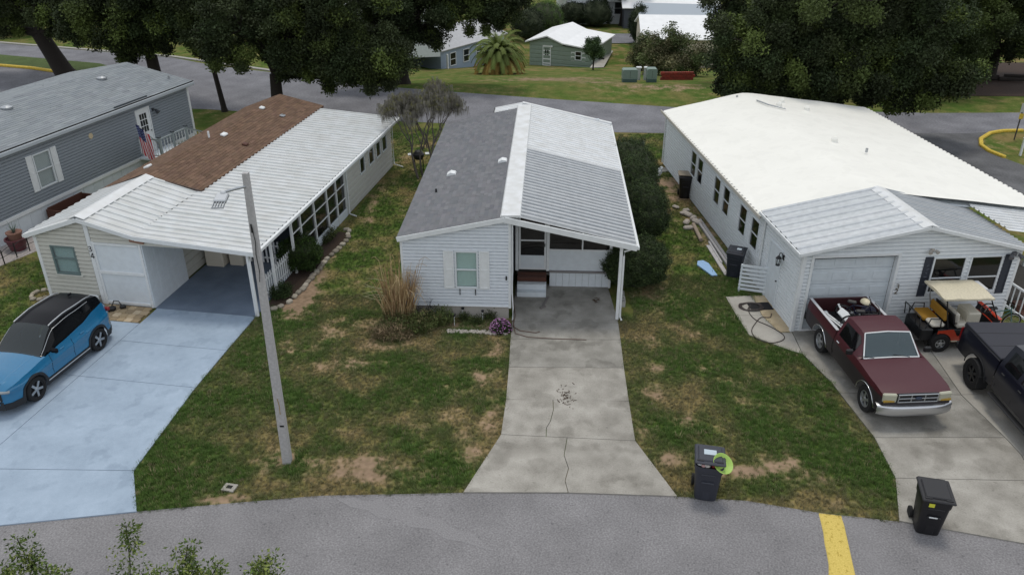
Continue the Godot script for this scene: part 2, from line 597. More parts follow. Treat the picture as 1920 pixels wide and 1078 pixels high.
func make_roads() -> void:
	layered("asphalt", 768, 120, 119, 121, [[21, 0.35, 2, 26, 26, 26], [22, 0.02, 4, 6, 6, 6], [23, 0.006, 3, 7, 7, 7], [146, 0.09, 4, -20, -20, -20, 0.56]], 14.0, 0.9)
	layered("asphalt_old", 512, 112, 113, 119, [[24, 0.3, 2, 16, 16, 16], [25, 0.02, 4, 14, 14, 14]], 22.0, 0.9)
	layered("asphalt_dark", 512, 88, 89, 92, [[26, 0.3, 2, 14, 14, 14], [27, 0.02, 4, 16, 16, 16]], 16.0, 0.9)
	var front := v2([[-60, -3.0], [-40, -6.5], [-20, -11.2], [-11.43, -13.53], [-8.61, -13.94], [-6.65, -14.2], [-4.49, -14.47], [-1.15, -14.57], [1.3, -14.56], [3.86, -14.44], [5.44, -14.3], [7.02, -13.9], [8.74, -13.62], [11.1, -12.96], [16, -11.2], [24, -9.5], [40, -7.0], [60, -5.0], [60, 4.0], [30, -1.0], [14, -5.5], [4, -7.6], [-4, -7.8], [-14, -5.6], [-30, 0.0], [-60, 6.0]])
	var b := B.new()
	flat(b, front, -0.1, 0.014)
	structure("road_front", b, M.asphalt)
	solid_polys.append(front)
	# lighter worn band across the asphalt, a patch of its own
	b = B.new()
	flat(b, v2([[-4.1, -14.36], [-3.7, -14.40], [-3.4, -14.28], [-3.05, -14.30], [-2.75, -14.02], [-2.3, -13.98], [-2.0, -13.78], [-1.62, -13.72], [-1.3, -13.38], [-0.9, -13.28], [-0.62, -12.98], [-0.3, -12.72], [-0.75, -12.86], [-1.1, -13.02], [-1.45, -13.08], [-1.8, -13.38], [-2.3, -13.46], [-2.55, -13.7], [-3.0, -13.72], [-3.3, -13.98], [-3.7, -14.08]]), 0.0, 0.018)
	layered("asphalt_patch", 512, 126, 125, 127, [[28, 0.35, 2, 24, 24, 24]], 7.0, 0.92)
	structure("road_patch", b, M.asphalt_patch)
	# back road with the junction on the left and the side road on the right
	var back := v2([[-90, -60], [-60, -53.5], [-32, -50.2], [-18.7, -48.7], [-10, -46.7], [-1.8, -45.2], [5.9, -43.8], [14, -43.3], [19.0, -43.2], [26.4, -43.7], [28.6, -44.1], [45, -44.3], [90, -45], [90, -48.4], [45, -48.1], [25.3, -47.8], [10.5, -49.0], [3, -51.0], [-3.9, -53.0], [-6.5, -53.8], [-10.3, -54.9], [-16.1, -58.2], [-21.9, -60.8], [-26.5, -63.9], [-43, -69.6], [-70, -80], [-90, -88]])
	b = B.new()
	flat(b, back, -0.1, 0.014)
	structure("road_back", b, M.asphalt_old)
	solid_polys.append(back)
	var side := v2([[18.6, -43.6], [26.6, -43.6], [25.3, -42.4], [24.75, -41.2], [24.66, -40.2], [25.4, -38.0], [27.2, -34.0], [29.5, -28], [32, -20], [33, -8], [26, -8], [25.5, -18], [23.6, -27], [21.0, -35], [19.4, -40]])
	b = B.new()
	flat(b, side, -0.1, 0.018)
	structure("road_side", b, M.asphalt_dark)
	solid_polys.append(side)
	# yellow kerb round the corner on the right, and along the left island
	layered("kerb_yellow", 512, 196, 170, 62, [[31, 0.05, 4, 26, 26, 20], [32, 0.3, 2, 12, 12, 8]], 4.0, 0.8)
	b = B.new()
	var kp := [Vector3(28.6, .07, -44.0), Vector3(27.4, .07, -43.9), Vector3(26.5, .07, -43.5), Vector3(25.4, .07, -42.4), Vector3(24.85, .07, -41.3), Vector3(24.75, .07, -40.3), Vector3(25.0, .07, -39.3)]
	for i in kp.size() - 1:
		b.bar(kp[i], kp[i + 1] + (kp[i + 1] - kp[i]).normalized() * 0.03, 0.2, 0.15, Vector3.UP, 0.03)
	single("kerb", "yellow painted kerb round the grass corner by the street sign", "kerb", b, M.kerb_yellow)
	b = B.new()
	var lp := [Vector3(-60, .08, -67.5), Vector3(-38.1, .08, -60.8), Vector3(-35.3, .08, -59.9), Vector3(-31.6, .08, -58.1), Vector3(-29.2, .08, -57.4)]
	for i in lp.size() - 1:
		b.bar(lp[i], lp[i + 1], 0.3, 0.17, Vector3.UP, 0.04)
	single("kerb", "long straight yellow kerb below the oak on the road island", "kerb", b, M.kerb_yellow)
	b = B.new()
	flat(b, v2([[-60, -72.5], [-40.2, -64.6], [-31.0, -61.4], [-27.6, -58.6], [-29.2, -57.5], [-31.6, -58.2], [-35.3, -60.0], [-38.1, -60.9], [-60, -67.6]]), 0.0, 0.1)
	layered("island_grass", 256, 66, 84, 36, [[34, 0.2, 3, 14, 14, 10], [35, 0.03, 3, 14, 8, 8]], 9.0, 1.0)
	structure("grass_island", b, M.island_grass)
	# pale concrete edging on the far side of the back road
	b = B.new()
	var ep := [Vector3(-90, .03, -88.3), Vector3(-43, .03, -69.9), Vector3(-26.5, .03, -64.2), Vector3(-16.1, .03, -58.5)]
	for i in ep.size() - 1:
		b.bar(ep[i], ep[i + 1], 0.35, 0.08)
	structure("road_edging", b, mat("edging", 168, 166, 160, 0.9, "mid", 0.6))
	# speed bump, painted yellow and chipped along one side
	b = B.new()
	var a0 := G(1534, 963); var a1 := G(1580, 968); var c0 := Vector3(6.05, 0, -9.6); var c1 := Vector3(6.62, 0, -9.6)
	var rows: Array = []
	for i in 15:
		var t := i / 14.0
		var l := a0.lerp(c0, t) + Vector3(rng.randf_range(-0.03, 0.03) + 0.02, 0, 0); var r := a1.lerp(c1, t)
		var row: Array = []
		for q in [[0.0, 0.0], [0.06, 0.035], [0.5, 0.06], [0.94, 0.035], [1.0, 0.0]]:
			row.append(l.lerp(r, q[0]) + Vector3(0, q[1] * (0.1 if i == 0 else 1.0) + 0.012, 0))
		rows.append(row)
	b.grid(rows)
	layered("bump_yellow", 512, 198, 176, 92, [[36, 0.12, 4, 16, 18, 18], [37, 0.4, 2, 14, 14, 10], [147, 0.03, 6, -34, -34, -20, 0.34]], 2.5, 0.85)
	single("speed_bump", "yellow painted speed bump with a chipped edge across the front road", "speed bump", b, M.bump_yellow)

# ---------- driveways ----------
func slabs(parent: Node3D, m: Material, list: Array, y1: float, called := "slab") -> void:
	for q in list:
		var b := B.new()
		var poly: PackedVector2Array = q
		var inner: Array = Geometry2D.offset_polygon(poly if not Geometry2D.is_polygon_clockwise(poly) else rev(poly), -0.008)
		for p in inner:
			flat(b, p, -0.04, y1)
		part(called, b, m, parent)
		solid_polys.append(poly)

func rev(p: PackedVector2Array) -> PackedVector2Array:
	var q := p.duplicate(); q.reverse(); return q

func struct_node(called: String) -> Node3D:
	var o := Node3D.new()
	o.name = called
	o.set_meta("kind", "structure")
	add_child(o)
	return o

func make_driveways() -> void:
	layered("concrete", 768, 148, 145, 138, [[41, 0.3, 2, 10, 10, 10], [42, 0.02, 5, 15, 15, 14], [43, 0.006, 3, 14, 13, 11], [141, 0.012, 6, -12, -13, -14, 0.15], [142, 0.09, 4, -14, -14, -14, 0.5]], 11.0, 0.92)
	layered("concrete_grey", 768, 138, 136, 130, [[44, 0.3, 2, 10, 10, 10], [45, 0.02, 5, 15, 15, 15], [46, 0.008, 3, 14, 13, 11], [143, 0.012, 6, -14, -15, -15, 0.12], [144, 0.09, 4, -14, -14, -14, 0.5]], 11.0, 0.92)
	layered("concrete_new", 512, 158, 155, 148, [[47, 0.3, 2, 9, 9, 9], [48, 0.015, 4, 12, 12, 12]], 9.0, 0.92)
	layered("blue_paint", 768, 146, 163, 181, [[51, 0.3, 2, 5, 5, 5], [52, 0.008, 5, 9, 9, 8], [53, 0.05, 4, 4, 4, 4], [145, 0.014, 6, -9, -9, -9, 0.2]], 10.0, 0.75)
	layered("sand_slab", 512, 176, 160, 132, [[54, 0.3, 2, 9, 9, 9], [55, 0.02, 4, 18, 18, 18]], 6.0, 0.92)
	var d := struct_node("driveway")
	# centre drive: every cast slab, some split by cracks
	slabs(d, M.concrete, [v2([[-1.15, -14.55], [1.32, -14.54], [1.27, -14.95], [1.38, -15.4], [1.30, -15.9], [1.42, -16.6], [-0.29, -16.73]]),
		v2([[1.32, -14.54], [3.86, -14.42], [3.16, -16.47], [1.42, -16.6], [1.30, -15.9], [1.38, -15.4], [1.27, -14.95]]),
		v2([[-0.29, -16.73], [0.88, -16.64], [0.90, -17.0], [1.02, -17.3], [1.12, -17.8], [1.13, -18.28], [-0.17, -18.28]]),
		v2([[0.88, -16.64], [3.16, -16.47], [3.22, -18.2], [1.13, -18.28], [1.12, -17.8], [1.02, -17.3], [0.90, -17.0]]),
		v2([[-0.17, -18.28], [3.22, -18.2], [3.29, -19.86], [-0.1, -19.9]])], 0.045)
	slabs(d, M.concrete_grey, [v2([[-0.1, -19.9], [3.29, -19.86], [3.38, -21.45], [-0.05, -21.5]]), v2([[-0.05, -21.5], [3.38, -21.45], [3.43, -22.5], [0.0, -22.6]]),
		v2([[0.0, -22.6], [3.43, -22.5], [3.40, -23.9], [0.06, -23.95]]), v2([[0.06, -23.95], [3.40, -23.9], [3.35, -25.35], [0.12, -25.2]])], 0.045)
	# blue painted drive on the left, laid out along its own house (u across, v back)
	var f := Transform3D(Basis(Vector3.UP, deg_to_rad(-9.4)), Vector3(-15.63, 0, -24.11))
	var w := func(a: Array) -> PackedVector2Array:
		var o := PackedVector2Array()
		for p in a:
			var q: Vector3 = f * Vector3(p[0], 0, -p[1])
			o.append(Vector2(q.x, q.z))
		return o
	var d2 := struct_node("driveway_blue")
	slabs(d2, M.blue_paint, [w.call([[3.86, 0.0], [7.35, 0.0], [7.40, -2.1], [3.86, -2.1]]), w.call([[3.86, -2.1], [7.40, -2.1], [7.47, -4.1], [3.86, -4.1]]), w.call([[3.86, -4.1], [7.47, -4.1], [7.78, -7.62], [4.5, -8.1], [3.86, -8.0]]),
		w.call([[1.3, -1.02], [3.86, -1.02], [3.86, -4.1], [1.0, -4.1]]), w.call([[1.0, -4.1], [3.86, -4.1], [3.86, -8.0], [0.7, -8.0]]),
		w.call([[3.86, -8.0], [4.5, -8.1], [7.78, -7.62], [8.66, -8.9], [5.9, -9.8], [3.5, -10.4]]), w.call([[0.7, -8.0], [3.86, -8.0], [3.5, -10.4], [0.2, -11.0]])], 0.045)
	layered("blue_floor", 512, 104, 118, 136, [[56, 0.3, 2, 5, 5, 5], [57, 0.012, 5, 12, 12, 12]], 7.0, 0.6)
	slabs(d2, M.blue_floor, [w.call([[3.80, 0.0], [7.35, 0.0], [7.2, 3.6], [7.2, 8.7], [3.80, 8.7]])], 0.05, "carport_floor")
	# right-hand drive
	var d3 := struct_node("driveway_right")
	slabs(d3, M.concrete_grey, [v2([[8.87, -22.0], [8.77, -20.65], [9.11, -19.09], [9.15, -18.6], [12.5, -18.5], [12.76, -21.1], [12.8, -22.3]]), v2([[9.15, -18.6], [9.33, -16.6], [12.69, -16.6], [12.5, -18.5]])], 0.045)
	slabs(d3, M.concrete, [v2([[9.33, -16.6], [9.21, -15.05], [12.5, -14.95], [12.72, -15.9], [12.69, -16.6]]), v2([[9.21, -15.05], [8.69, -13.62], [11.1, -12.94], [12.2, -12.55], [12.5, -14.95]])], 0.045)
	slabs(d3, M.concrete_new, [v2([[12.8, -22.3], [12.76, -21.1], [12.5, -18.5], [16.6, -18.6], [16.4, -22.5]]), v2([[12.5, -18.5], [12.69, -16.6], [12.72, -15.9], [17.0, -15.6], [16.6, -18.6]]), v2([[12.72, -15.9], [12.5, -14.95], [12.2, -12.55], [18.0, -10.6], [17.0, -15.6]]), v2([[16.4, -22.5], [16.6, -18.6], [19.5, -18.8], [19.5, -22.7]])], 0.05)
	var d4 := struct_node("walkway")
	slabs(d4, M.concrete_new, [v2([[7.31, -24.3], [7.36, -23.0], [8.2, -23.0], [8.25, -24.4]]), v2([[7.36, -23.0], [7.45, -21.75], [7.92, -21.33], [8.5, -20.81], [8.77, -20.65], [8.85, -21.9], [8.45, -21.9], [8.2, -23.0]])], 0.04)
	slabs(d4, M.sand_slab, [v2([[8.25, -24.4], [8.2, -23.0], [8.45, -21.9], [8.85, -21.95], [8.72, -24.4]])], 0.042)
	# path behind, between the two houses
	slabs(d4, M.concrete, [v2([[6.4, -36.6], [6.55, -37.3], [7.2, -37.7], [8.0, -37.9], [8.0, -37.3], [7.2, -37.1]])], 0.04)

# ---------- house pieces ----------
func face_front(v := 0.0) -> Transform3D: return Transform3D(Basis(Vector3.RIGHT, Vector3.UP, Vector3.BACK), Vector3(0, 0, -v))
func face_right(u: float) -> Transform3D: return Transform3D(Basis(Vector3.FORWARD, Vector3.UP, Vector3.RIGHT), Vector3(u, 0, 0))     # plane x runs back (v)
func face_left(u: float) -> Transform3D: return Transform3D(Basis(Vector3.BACK, Vector3.UP, Vector3.LEFT), Vector3(u, 0, 0))          # plane x = -v

func boards(parent: Node3D, m: Material, outline: PackedVector2Array, openings: Array, xf: Transform3D, course := 0.115, called := "siding_board", thick := 0.06) -> void:
	var lo := outline[0]; var hi := outline[0]
	for p in outline:
		lo = lo.min(p); hi = hi.max(p)
	var y := lo.y
	while y < hi.y - 0.01:
		var strip := PackedVector2Array([Vector2(lo.x - 1, y), Vector2(hi.x + 1, y), Vector2(hi.x + 1, y + course), Vector2(lo.x - 1, y + course)])
		var polys: Array = Geometry2D.intersect_polygons(outline, strip)
		for o in openings:
			var r: Rect2 = o
			var hole := PackedVector2Array([r.position, Vector2(r.end.x, r.position.y), r.end, Vector2(r.position.x, r.end.y)])
			var next: Array = []
			for p in polys:
				next.append_array(Geometry2D.clip_polygons(p, hole))
			polys = next
		for q in polys:                       # lap profile: proud face, then a cove under the board above
			var b := B.new()
			for g in [[0.0, 0.70, 0.026, 0.020], [0.70, 0.80, 0.020, -0.018], [0.80, 1.0, -0.018, -0.018]]:
				var ya: float = y + course * g[0]; var yb: float = y + course * g[1]
				for q2 in Geometry2D.intersect_polygons(q, PackedVector2Array([Vector2(lo.x - 1, ya), Vector2(hi.x + 1, ya), Vector2(hi.x + 1, yb), Vector2(lo.x - 1, yb)])):
					var p: PackedVector2Array = q2
					if Geometry2D.is_polygon_clockwise(p): p.reverse()
					var t := Geometry2D.triangulate_polygon(p)
					var pt := func(a: Vector2) -> Vector3: return xf * Vector3(a.x, a.y, lerpf(g[2], g[3], clampf((a.y - ya) / (yb - ya), 0, 1)))
					var bk := func(a: Vector2) -> Vector3: return xf * Vector3(a.x, a.y, -thick)
					for i in range(0, t.size(), 3):
						var p0 := p[t[i]]; var p1 := p[t[i + 1]]; var p2 := p[t[i + 2]]
						if (p1 - p0).cross(p2 - p0) < 0.0:
							var e := p1; p1 = p2; p2 = e
						b.tri(pt.call(p0), pt.call(p1), pt.call(p2))
						b.tri(bk.call(p0), bk.call(p2), bk.call(p1))
					for i in p.size():
						var c0 := p[i]; var c1 := p[(i + 1) % p.size()]
						if c0.y > yb - 0.002 and c1.y > yb - 0.002 and yb < hi.y - 0.02: continue
						if g[0] > 0.0 and c0.y < ya + 0.002 and c1.y < ya + 0.002: continue
						b.quad(pt.call(c0), bk.call(c0), bk.call(c1), pt.call(c1))
			if b.v.size(): part(called, b, m, parent)
		y += course

func frame_bars(b: B, xf: Transform3D, r: Rect2, w: float, z0: float, z1: float, mids: Array = []) -> void:
	var bas := xf.basis
	var zc := (z0 + z1) * 0.5
	var d := z1 - z0
	var c := r.get_center()
	b.box(xf * Vector3(r.position.x + w * .5, c.y, zc), Vector3(w, r.size.y, d), 0.006, bas)
	b.box(xf * Vector3(r.end.x - w * .5, c.y, zc), Vector3(w, r.size.y, d), 0.006, bas)
	b.box(xf * Vector3(c.x, r.end.y - w * .5, zc), Vector3(r.size.x - w * 2, w, d), 0.006, bas)
	b.box(xf * Vector3(c.x, r.position.y + w * .5, zc), Vector3(r.size.x - w * 2, w, d), 0.006, bas)
	for t in mids:
		b.box(xf * Vector3(c.x, r.position.y + r.size.y * t, zc - 0.003), Vector3(r.size.x - w * 2, w * 0.8, d * 0.8), 0.004, bas)

func pane_quad(xf: Transform3D, r: Rect2, z: float) -> B:
	var b := B.new()
	b.quad(xf * Vector3(r.position.x, r.position.y, z), xf * Vector3(r.end.x, r.position.y, z), xf * Vector3(r.end.x, r.end.y, z), xf * Vector3(r.position.x, r.end.y, z))
	return b

# sash window: frame with two panes; blind: material of a closed slatted blind behind the glass
func window(parent: Node3D, xf: Transform3D, r: Rect2, fm: Material, gm: Material, blind: Material = null, w := 0.05, mid := 0.5) -> MeshInstance3D:
	var b := B.new()
	frame_bars(b, xf, r, w, -0.03, 0.045, [mid] if mid > 0.0 else [])
	var f := part("window", b, fm, parent)
	var yy := [r.position.y + w, r.position.y + r.size.y * mid, r.end.y - w] if mid > 0.0 else [r.position.y + w, r.end.y - w]
	for i in yy.size() - 1:
		part("pane", pane_quad(xf, Rect2(r.position.x + w, yy[i], r.size.x - 2 * w, yy[i + 1] - yy[i]), 0.004 + 0.008 * i), gm, f)
	if blind:
		var k := B.new()
		var y: float = r.position.y + w
		while y < r.end.y - w:
			k.box(xf * Vector3(r.get_center().x, y + 0.012, -0.05), Vector3(r.size.x - 2 * w, 0.027, 0.006), 0.0, xf.basis * Basis(Vector3.RIGHT, 0.45))
			y += 0.025
		part("blind", k, blind, f)
	return f

func shutter(parent: Node3D, xf: Transform3D, r: Rect2, m: Material) -> MeshInstance3D:
	var b := B.new()
	b.box(xf * Vector3(r.get_center().x, r.get_center().y, 0.028), Vector3(r.size.x, r.size.y, 0.02), 0.004, xf.basis)
	frame_bars(b, xf, r, 0.05, 0.032, 0.052, [0.5])
	return part("shutter", b, m, parent)

# ribbed metal sheets: upper and lower edge as (u, y), from v0 to v1
func metal_roof(parent: Node3D, mats: Array, up: Vector2, dn: Vector2, v0: float, v1: float, w: float, rib: float, called := "roof_panel", flat_share := 0.62) -> void:
	var s := Vector3(dn.x - up.x, dn.y - up.y, 0)
	var nrm := Vector3(-s.y, s.x, 0).normalized()
	if nrm.y < 0: nrm = -nrm
	var cnt := int(round((v1 - v0) / w))
	var wid := (v1 - v0) / cnt
	var prof := [[0.0, 0.0], [flat_share, 0.0], [flat_share + 0.06, 1.0], [0.94, 1.0], [1.0, 0.0]]
	var b := B.new()
	for i in prof.size() - 1:
		var a: Vector3 = Vector3(0, 0, -prof[i][0] * wid) + nrm * (prof[i][1] * rib); var c: Vector3 = Vector3(0, 0, -prof[i + 1][0] * wid) + nrm * (prof[i + 1][1] * rib)
		if s.x > 0: b.quad(a, a + s, c + s, c)
		else: b.quad(a + s, a, c, c + s)
	var m := b.mesh()
	for i in cnt:
		part(called, m, mats[(i * 7 + i / 3) % mats.size()], parent, Transform3D(Basis(), Vector3(up.x, up.y, -v0 - i * wid)))

# shingle courses from eave dn to top up
func shingles(parent: Node3D, cols: Array, up: Vector2, dn: Vector2, v0: float, v1: float, expo := 0.145, tab := 0.3) -> void:
	var s := up - dn
	var cnt := int(ceil(s.length() / expo))
	var sv := Vector3(s.x, s.y, 0) / cnt
	var nrm := Vector3(-s.y, s.x, 0).normalized()
	if nrm.y < 0: nrm = -nrm
	for i in cnt:
		var b := B.new()
		var p := Vector3(dn.x, dn.y, 0) + sv * i
		var v := v0 - rng.randf() * tab
		while v < v1:
			var a := maxf(v, v0); var e := minf(v + tab * rng.randf_range(0.55, 1.25), v1)
			v = e
			if e <= a + 0.01: continue
			b.col = cols[rng.randi() % cols.size()] * rng.randf_range(0.93, 1.06)
			var t := rng.randf_range(0.008, 0.016)
			var l0 := p + Vector3(0, 0, -a) + nrm * t; var l1 := p + Vector3(0, 0, -e) + nrm * t
			var h0 := p + sv * 1.05 + Vector3(0, 0, -a) + nrm * 0.002; var h1 := p + sv * 1.05 + Vector3(0, 0, -e) + nrm * 0.002
			b.oquad([l0, l1, h1, h0], (l0 + h1) * .5 - nrm)
			b.oquad([l0, l1, l1 - nrm * t, l0 - nrm * t], (l0 + l1) * .5 + sv)
		part("shingle_course", b, M.shingle, parent)

func simple(parent: Node3D, called: String, m: Material, c: Vector3, s: Vector3, bev := 0.01, bas := Basis()) -> MeshInstance3D:
	var b := B.new()
	b.box(c, s, bev, bas)
	return part(called, b, m, parent)

func letters(parent: Node3D, txt: String, h: float, m: Material, xf: Transform3D, called := "number") -> void:
	var t := TextMesh.new()
	t.text = txt
	var f := SystemFont.new()
	f.font_names = PackedStringArray(["Droid Sans"])
	t.font = f
	t.font_size = 32
	t.pixel_size = h / 24.0
	t.depth = 0.012
	part(called, t, m, parent, xf)

func door(parent: Node3D, xf: Transform3D, r: Rect2, m: Material, lites: Array) -> MeshInstance3D:
	var b := B.new()
	frame_bars(b, xf, r.grow(0.07), 0.07, -0.02, 0.05)
	b.box(xf * Vector3(r.get_center().x, r.get_center().y, 0.0), Vector3(r.size.x, r.size.y, 0.04), 0.004, xf.basis)
	var d := part("door", b, m, parent)
	for l in lites:
		part("pane", pane_quad(xf, l, 0.024), M.dark_pane, d)
	simple(d, "door_handle", M.black_metal, xf * Vector3(r.end.x - 0.08, r.position.y + r.size.y * .47, 0.05), Vector3(0.05, 0.05, 0.06), 0.015, xf.basis)
	return d

# ---------- centre house: grey shingles on the left half, carport and lanai roof on the right ----------
func house_center() -> void:
	var t := thing("mobile_home", "pale blue mobile home with grey shingle roof beside a ribbed carport roof", "house", Vector3(-0.05, 0, -22.83), -2.7)
	var F := face_front()
	var win := Rect2(-1.76, 1.10, 0.74, 1.32)
	boards(t, M.pale_siding, v2([[-3.40, 0.47], [-0.06, 0.47], [-0.06, 3.50], [-3.40, 2.82]]), [win], F)
	# stone skirt
	var b := B.new()
	b.box(Vector3(-1.73, 0.22, -0.08), Vector3(3.34, 0.5, 0.1), 0.01)
	part("skirt", b, M.stone_skirt, t)
	simple(t, "skirt_cap", M.white_trim, Vector3(-1.73, 0.462, -0.01), Vector3(3.36, 0.03, 0.1), 0.005)
	simple(t, "corner_trim", M.white_trim, Vector3(-0.02, 1.95, -0.02), Vector3(0.09, 3.1, 0.09), 0.008)
	simple(t, "corner_trim", M.white_trim, Vector3(-3.43, 1.62, -0.02), Vector3(0.08, 2.42, 0.08), 0.008)
	window(t, F, win, M.glass_frame, M.pane, M.blind, 0.055, 0.5)
	shutter(t, F, Rect2(-2.12, 1.10, 0.33, 1.32), M.white_trim)
	shutter(t, F, Rect2(-0.99, 1.10, 0.33, 1.32), M.white_trim)
	for x in [-1.62, -1.12]:
		simple(t, "bracket", M.black_metal, Vector3(x, 0.98, 0.04), Vector3(0.025, 0.2, 0.05), 0.004)
	simple(t, "door_bell", M.black_metal, Vector3(-0.13, 1.5, 0.035), Vector3(0.05, 0.14, 0.03), 0.006)
	# side and rear walls
	boards(t, M.pale_siding, v2([[0.05, 0.47], [13.0, 0.47], [13.0, 3.42], [0.05, 3.42]]), [], face_right(-0.03), 0.23)
	boards(t, M.pale_siding, v2([[-12.5, 0.1], [-0.07, 0.1], [-0.07, 2.8], [-12.5, 2.8]]), [], face_left(-3.40), 0.23)
	simple(t, "rear_wall", M.pale_siding, Vector3(-1.7, 1.45, -12.5), Vector3(3.3, 2.7, 0.08))
	# shingled half
	b = B.new()
	b.slab(v2([[-3.52, 2.80], [-0.28, 3.50], [-0.28, 3.58], [-3.52, 2.88]]), -12.65, 0.09)
	part("roof_deck", b, M.white_trim, t)
	shingles(t, [lin(112, 113, 117), lin(108, 110, 114), lin(115, 116, 120), lin(105, 107, 112), lin(110, 112, 116)], Vector2(-0.28, 3.585), Vector2(-3.53, 2.885), -0.10, 12.66)
	b = B.new()
	b.bar(Vector3(-3.54, 2.80, 0.11), Vector3(-0.16, 3.53, 0.11), 0.035, 0.16, Vector3.UP, 0.006)
	part("fascia", b, M.white_trim, t)
	# flat white cap over the joint
	b = B.new()
	b.slab(v2([[-0.31, 3.60], [-0.27, 3.66], [0.30, 3.675], [0.33, 3.60]]), -12.95, 0.10)
	part("ridge_cap", b, M.metal_white, t)
	# carport and lanai sheets
	metal_roof(t, [M.metal_bare, M.metal_bare, mat("metal_bare_b", 178, 183, 187, 0.4, "mid", 0.4, 0.25)], Vector2(0.28, 3.60), Vector2(3.88, 2.74), -0.06, 6.72, 0.285, 0.06, "roof_panel", 0.44)
	metal_roof(t, [M.metal_white, mat("metal_white_b", 214, 219, 224, 0.5, "streak", 0.35)], Vector2(0.28, 3.605), Vector2(3.90, 2.745), 6.72, 13.2, 0.285, 0.03, "roof_panel", 0.72)
	b = B.new()
	b.bar(Vector3(-0.18, 3.53, 0.12), Vector3(3.92, 2.665, 0.12), 0.05, 0.19, Vector3.UP, 0.008)
	part("fascia", b, M.white_trim, t)
	b = B.new()          # gutter along the low side
	b.bar(Vector3(3.94, 2.66, 0.12), Vector3(3.94, 2.66, -13.3), 0.1, 0.11, Vector3.UP, 0.012)
	part("gutter", b, M.white_trim, t)
	b = B.new()          # far edge trim and small rear awning
	b.bar(Vector3(-0.1, 3.66, -13.25), Vector3(3.95, 2.76, -13.25), 0.22, 0.10, Vector3.UP, 0.01)
	part("rear_trim", b, M.metal_white, t)
	metal_roof(t, [M.metal_white], Vector2(0.0, 3.58), Vector2(-1.35, 3.30), 12.5, 13.7, 0.3, 0.03, "awning_panel")
	simple(t, "awning_trim", M.black_metal, Vector3(-1.38, 3.28, -13.1), Vector3(0.05, 0.08, 1.25))
	simple(t, "rear_post", M.white_trim, Vector3(-1.3, 1.63, -13.6), Vector3(0.08, 3.27, 0.08))
	# vents on the shingles
	for p in [[-2.4, 5.0, 3.14], [-0.55, 5.35, 3.54]]:
		b = B.new()
		b.slab(v2([[-0.17, 0.0], [0.17, 0.0], [0.15, 0.05], [0.0, 0.11], [-0.15, 0.05]]), -0.2, 0.12, Transform3D(Basis(Vector3.BACK, 0.21), Vector3(p[0], p[2], -p[1])))
		part("roof_vent", b, M.white_trim, t)
	b = B.new()
	b.lathe([Vector2(0.035, 0.0), Vector2(0.035, 0.2), Vector2(0.0, 0.2)], 10, Vector3(-2.75, 2.98, -3.4))
	part("vent_pipe", b, M.black_metal, t)
	# carport post and downspout
	simple(t, "post", M.white_trim, Vector3(3.46, 1.36, -0.1), Vector3(0.1, 2.72, 0.1), 0.012)
	b = B.new()
	b.tube([Vector3(3.9, 2.62, -0.02), Vector3(3.72, 2.55, -0.02), Vector3(3.56, 2.48, -0.04), Vector3(3.545, 2.3, -0.05), Vector3(3.55, 0.14, -0.06), Vector3(3.6, 0.06, 0.03)], 0.032, 8)
	part("downspout", b, M.white_trim, t)
	b = B.new()
	b.tube([Vector3(0.06, 3.35, 0.06), Vector3(0.06, 1.0, 0.07), Vector3(0.09, 0.45, 0.1), Vector3(0.07, 0.05, 0.16)], 0.022, 6)
	part("downspout", b, M.white_trim, t)
	# screened lanai front at v = 2.35
	var S := face_front(2.35)
	b = B.new()
	for r in [Rect2(0.06, 0.62, 0.10, 2.8), Rect2(1.13, 0.62, 0.10, 2.55), Rect2(2.33, 1.45, 0.05, 1.48), Rect2(3.28, 0.0, 0.09, 2.75), Rect2(1.23, 1.40, 2.05, 0.06)]:
		b.box(S * Vector3(r.get_center().x, r.get_center().y, 0), Vector3(r.size.x, r.size.y, 0.06), 0.006)
	part("screen_frame", b, M.white_trim, t)
	var yt := func(u: float) -> float: return 3.50 - (u - 0.28) * 0.239
	for q in [[1.23, 2.33], [2.38, 3.28]]:
		var k := B.new()
		k.slab(v2([[q[0], 1.46], [q[1], 1.46], [q[1], yt.call(q[1])], [q[0], yt.call(q[0])]]), -0.004, 0.0, S)
		part("pane", k, M.dark_pane, t)
	b = B.new()
	b.box(S * Vector3(2.255, 1.03, -0.01), Vector3(2.05, 0.76, 0.05), 0.006)
	part("wall_panel", b, M.white_paint, t)
	simple(t, "sill_beam", mat("beam_grey", 128, 126, 126, 0.8), S * Vector3(2.255, 0.62, 0.03), Vector3(2.05, 0.07, 0.12))
	for i in 9:
		simple(t, "skirt_plank", M.white_paint, S * Vector3(1.25 + 0.115 + i * 0.228, 0.31, 0.02 - 0.004 * (i % 2)), Vector3(0.222, 0.54, 0.025), 0.004)
	# screen door
	b = B.new()
	frame_bars(b, S, Rect2(0.17, 0.68, 0.95, 2.0), 0.07, 0.01, 0.05, [0.55])
	var d := part("screen_door", b, M.white_trim, t)
	part("pane", pane_quad(S, Rect2(0.24, 1.22, 0.81, 1.4), 0.03), M.dark_pane, d)
	b = B.new()
	b.box(S * Vector3(0.645, 0.97, 0.03), Vector3(0.83, 0.5, 0.02), 0.003)
	part("kick_panel", b, M.white_paint, d)
	simple(d, "door_handle", M.black_metal, S * Vector3(1.07, 1.62, 0.07), Vector3(0.03, 0.12, 0.04))
	part("transom", pane_quad(S, Rect2(0.16, 2.68, 0.97, 0.6), 0.0), M.dark_pane, t)
	# steps
	for i in 3:
		simple(t, "step", M.white_paint if i < 2 else M.wood_brown, Vector3(0.64, 0.10 + i * 0.2, -1.62 - i * 0.24), Vector3(1.0, 0.2 if i < 2 else 0.16, 0.3 if i < 2 else 0.42), 0.012)
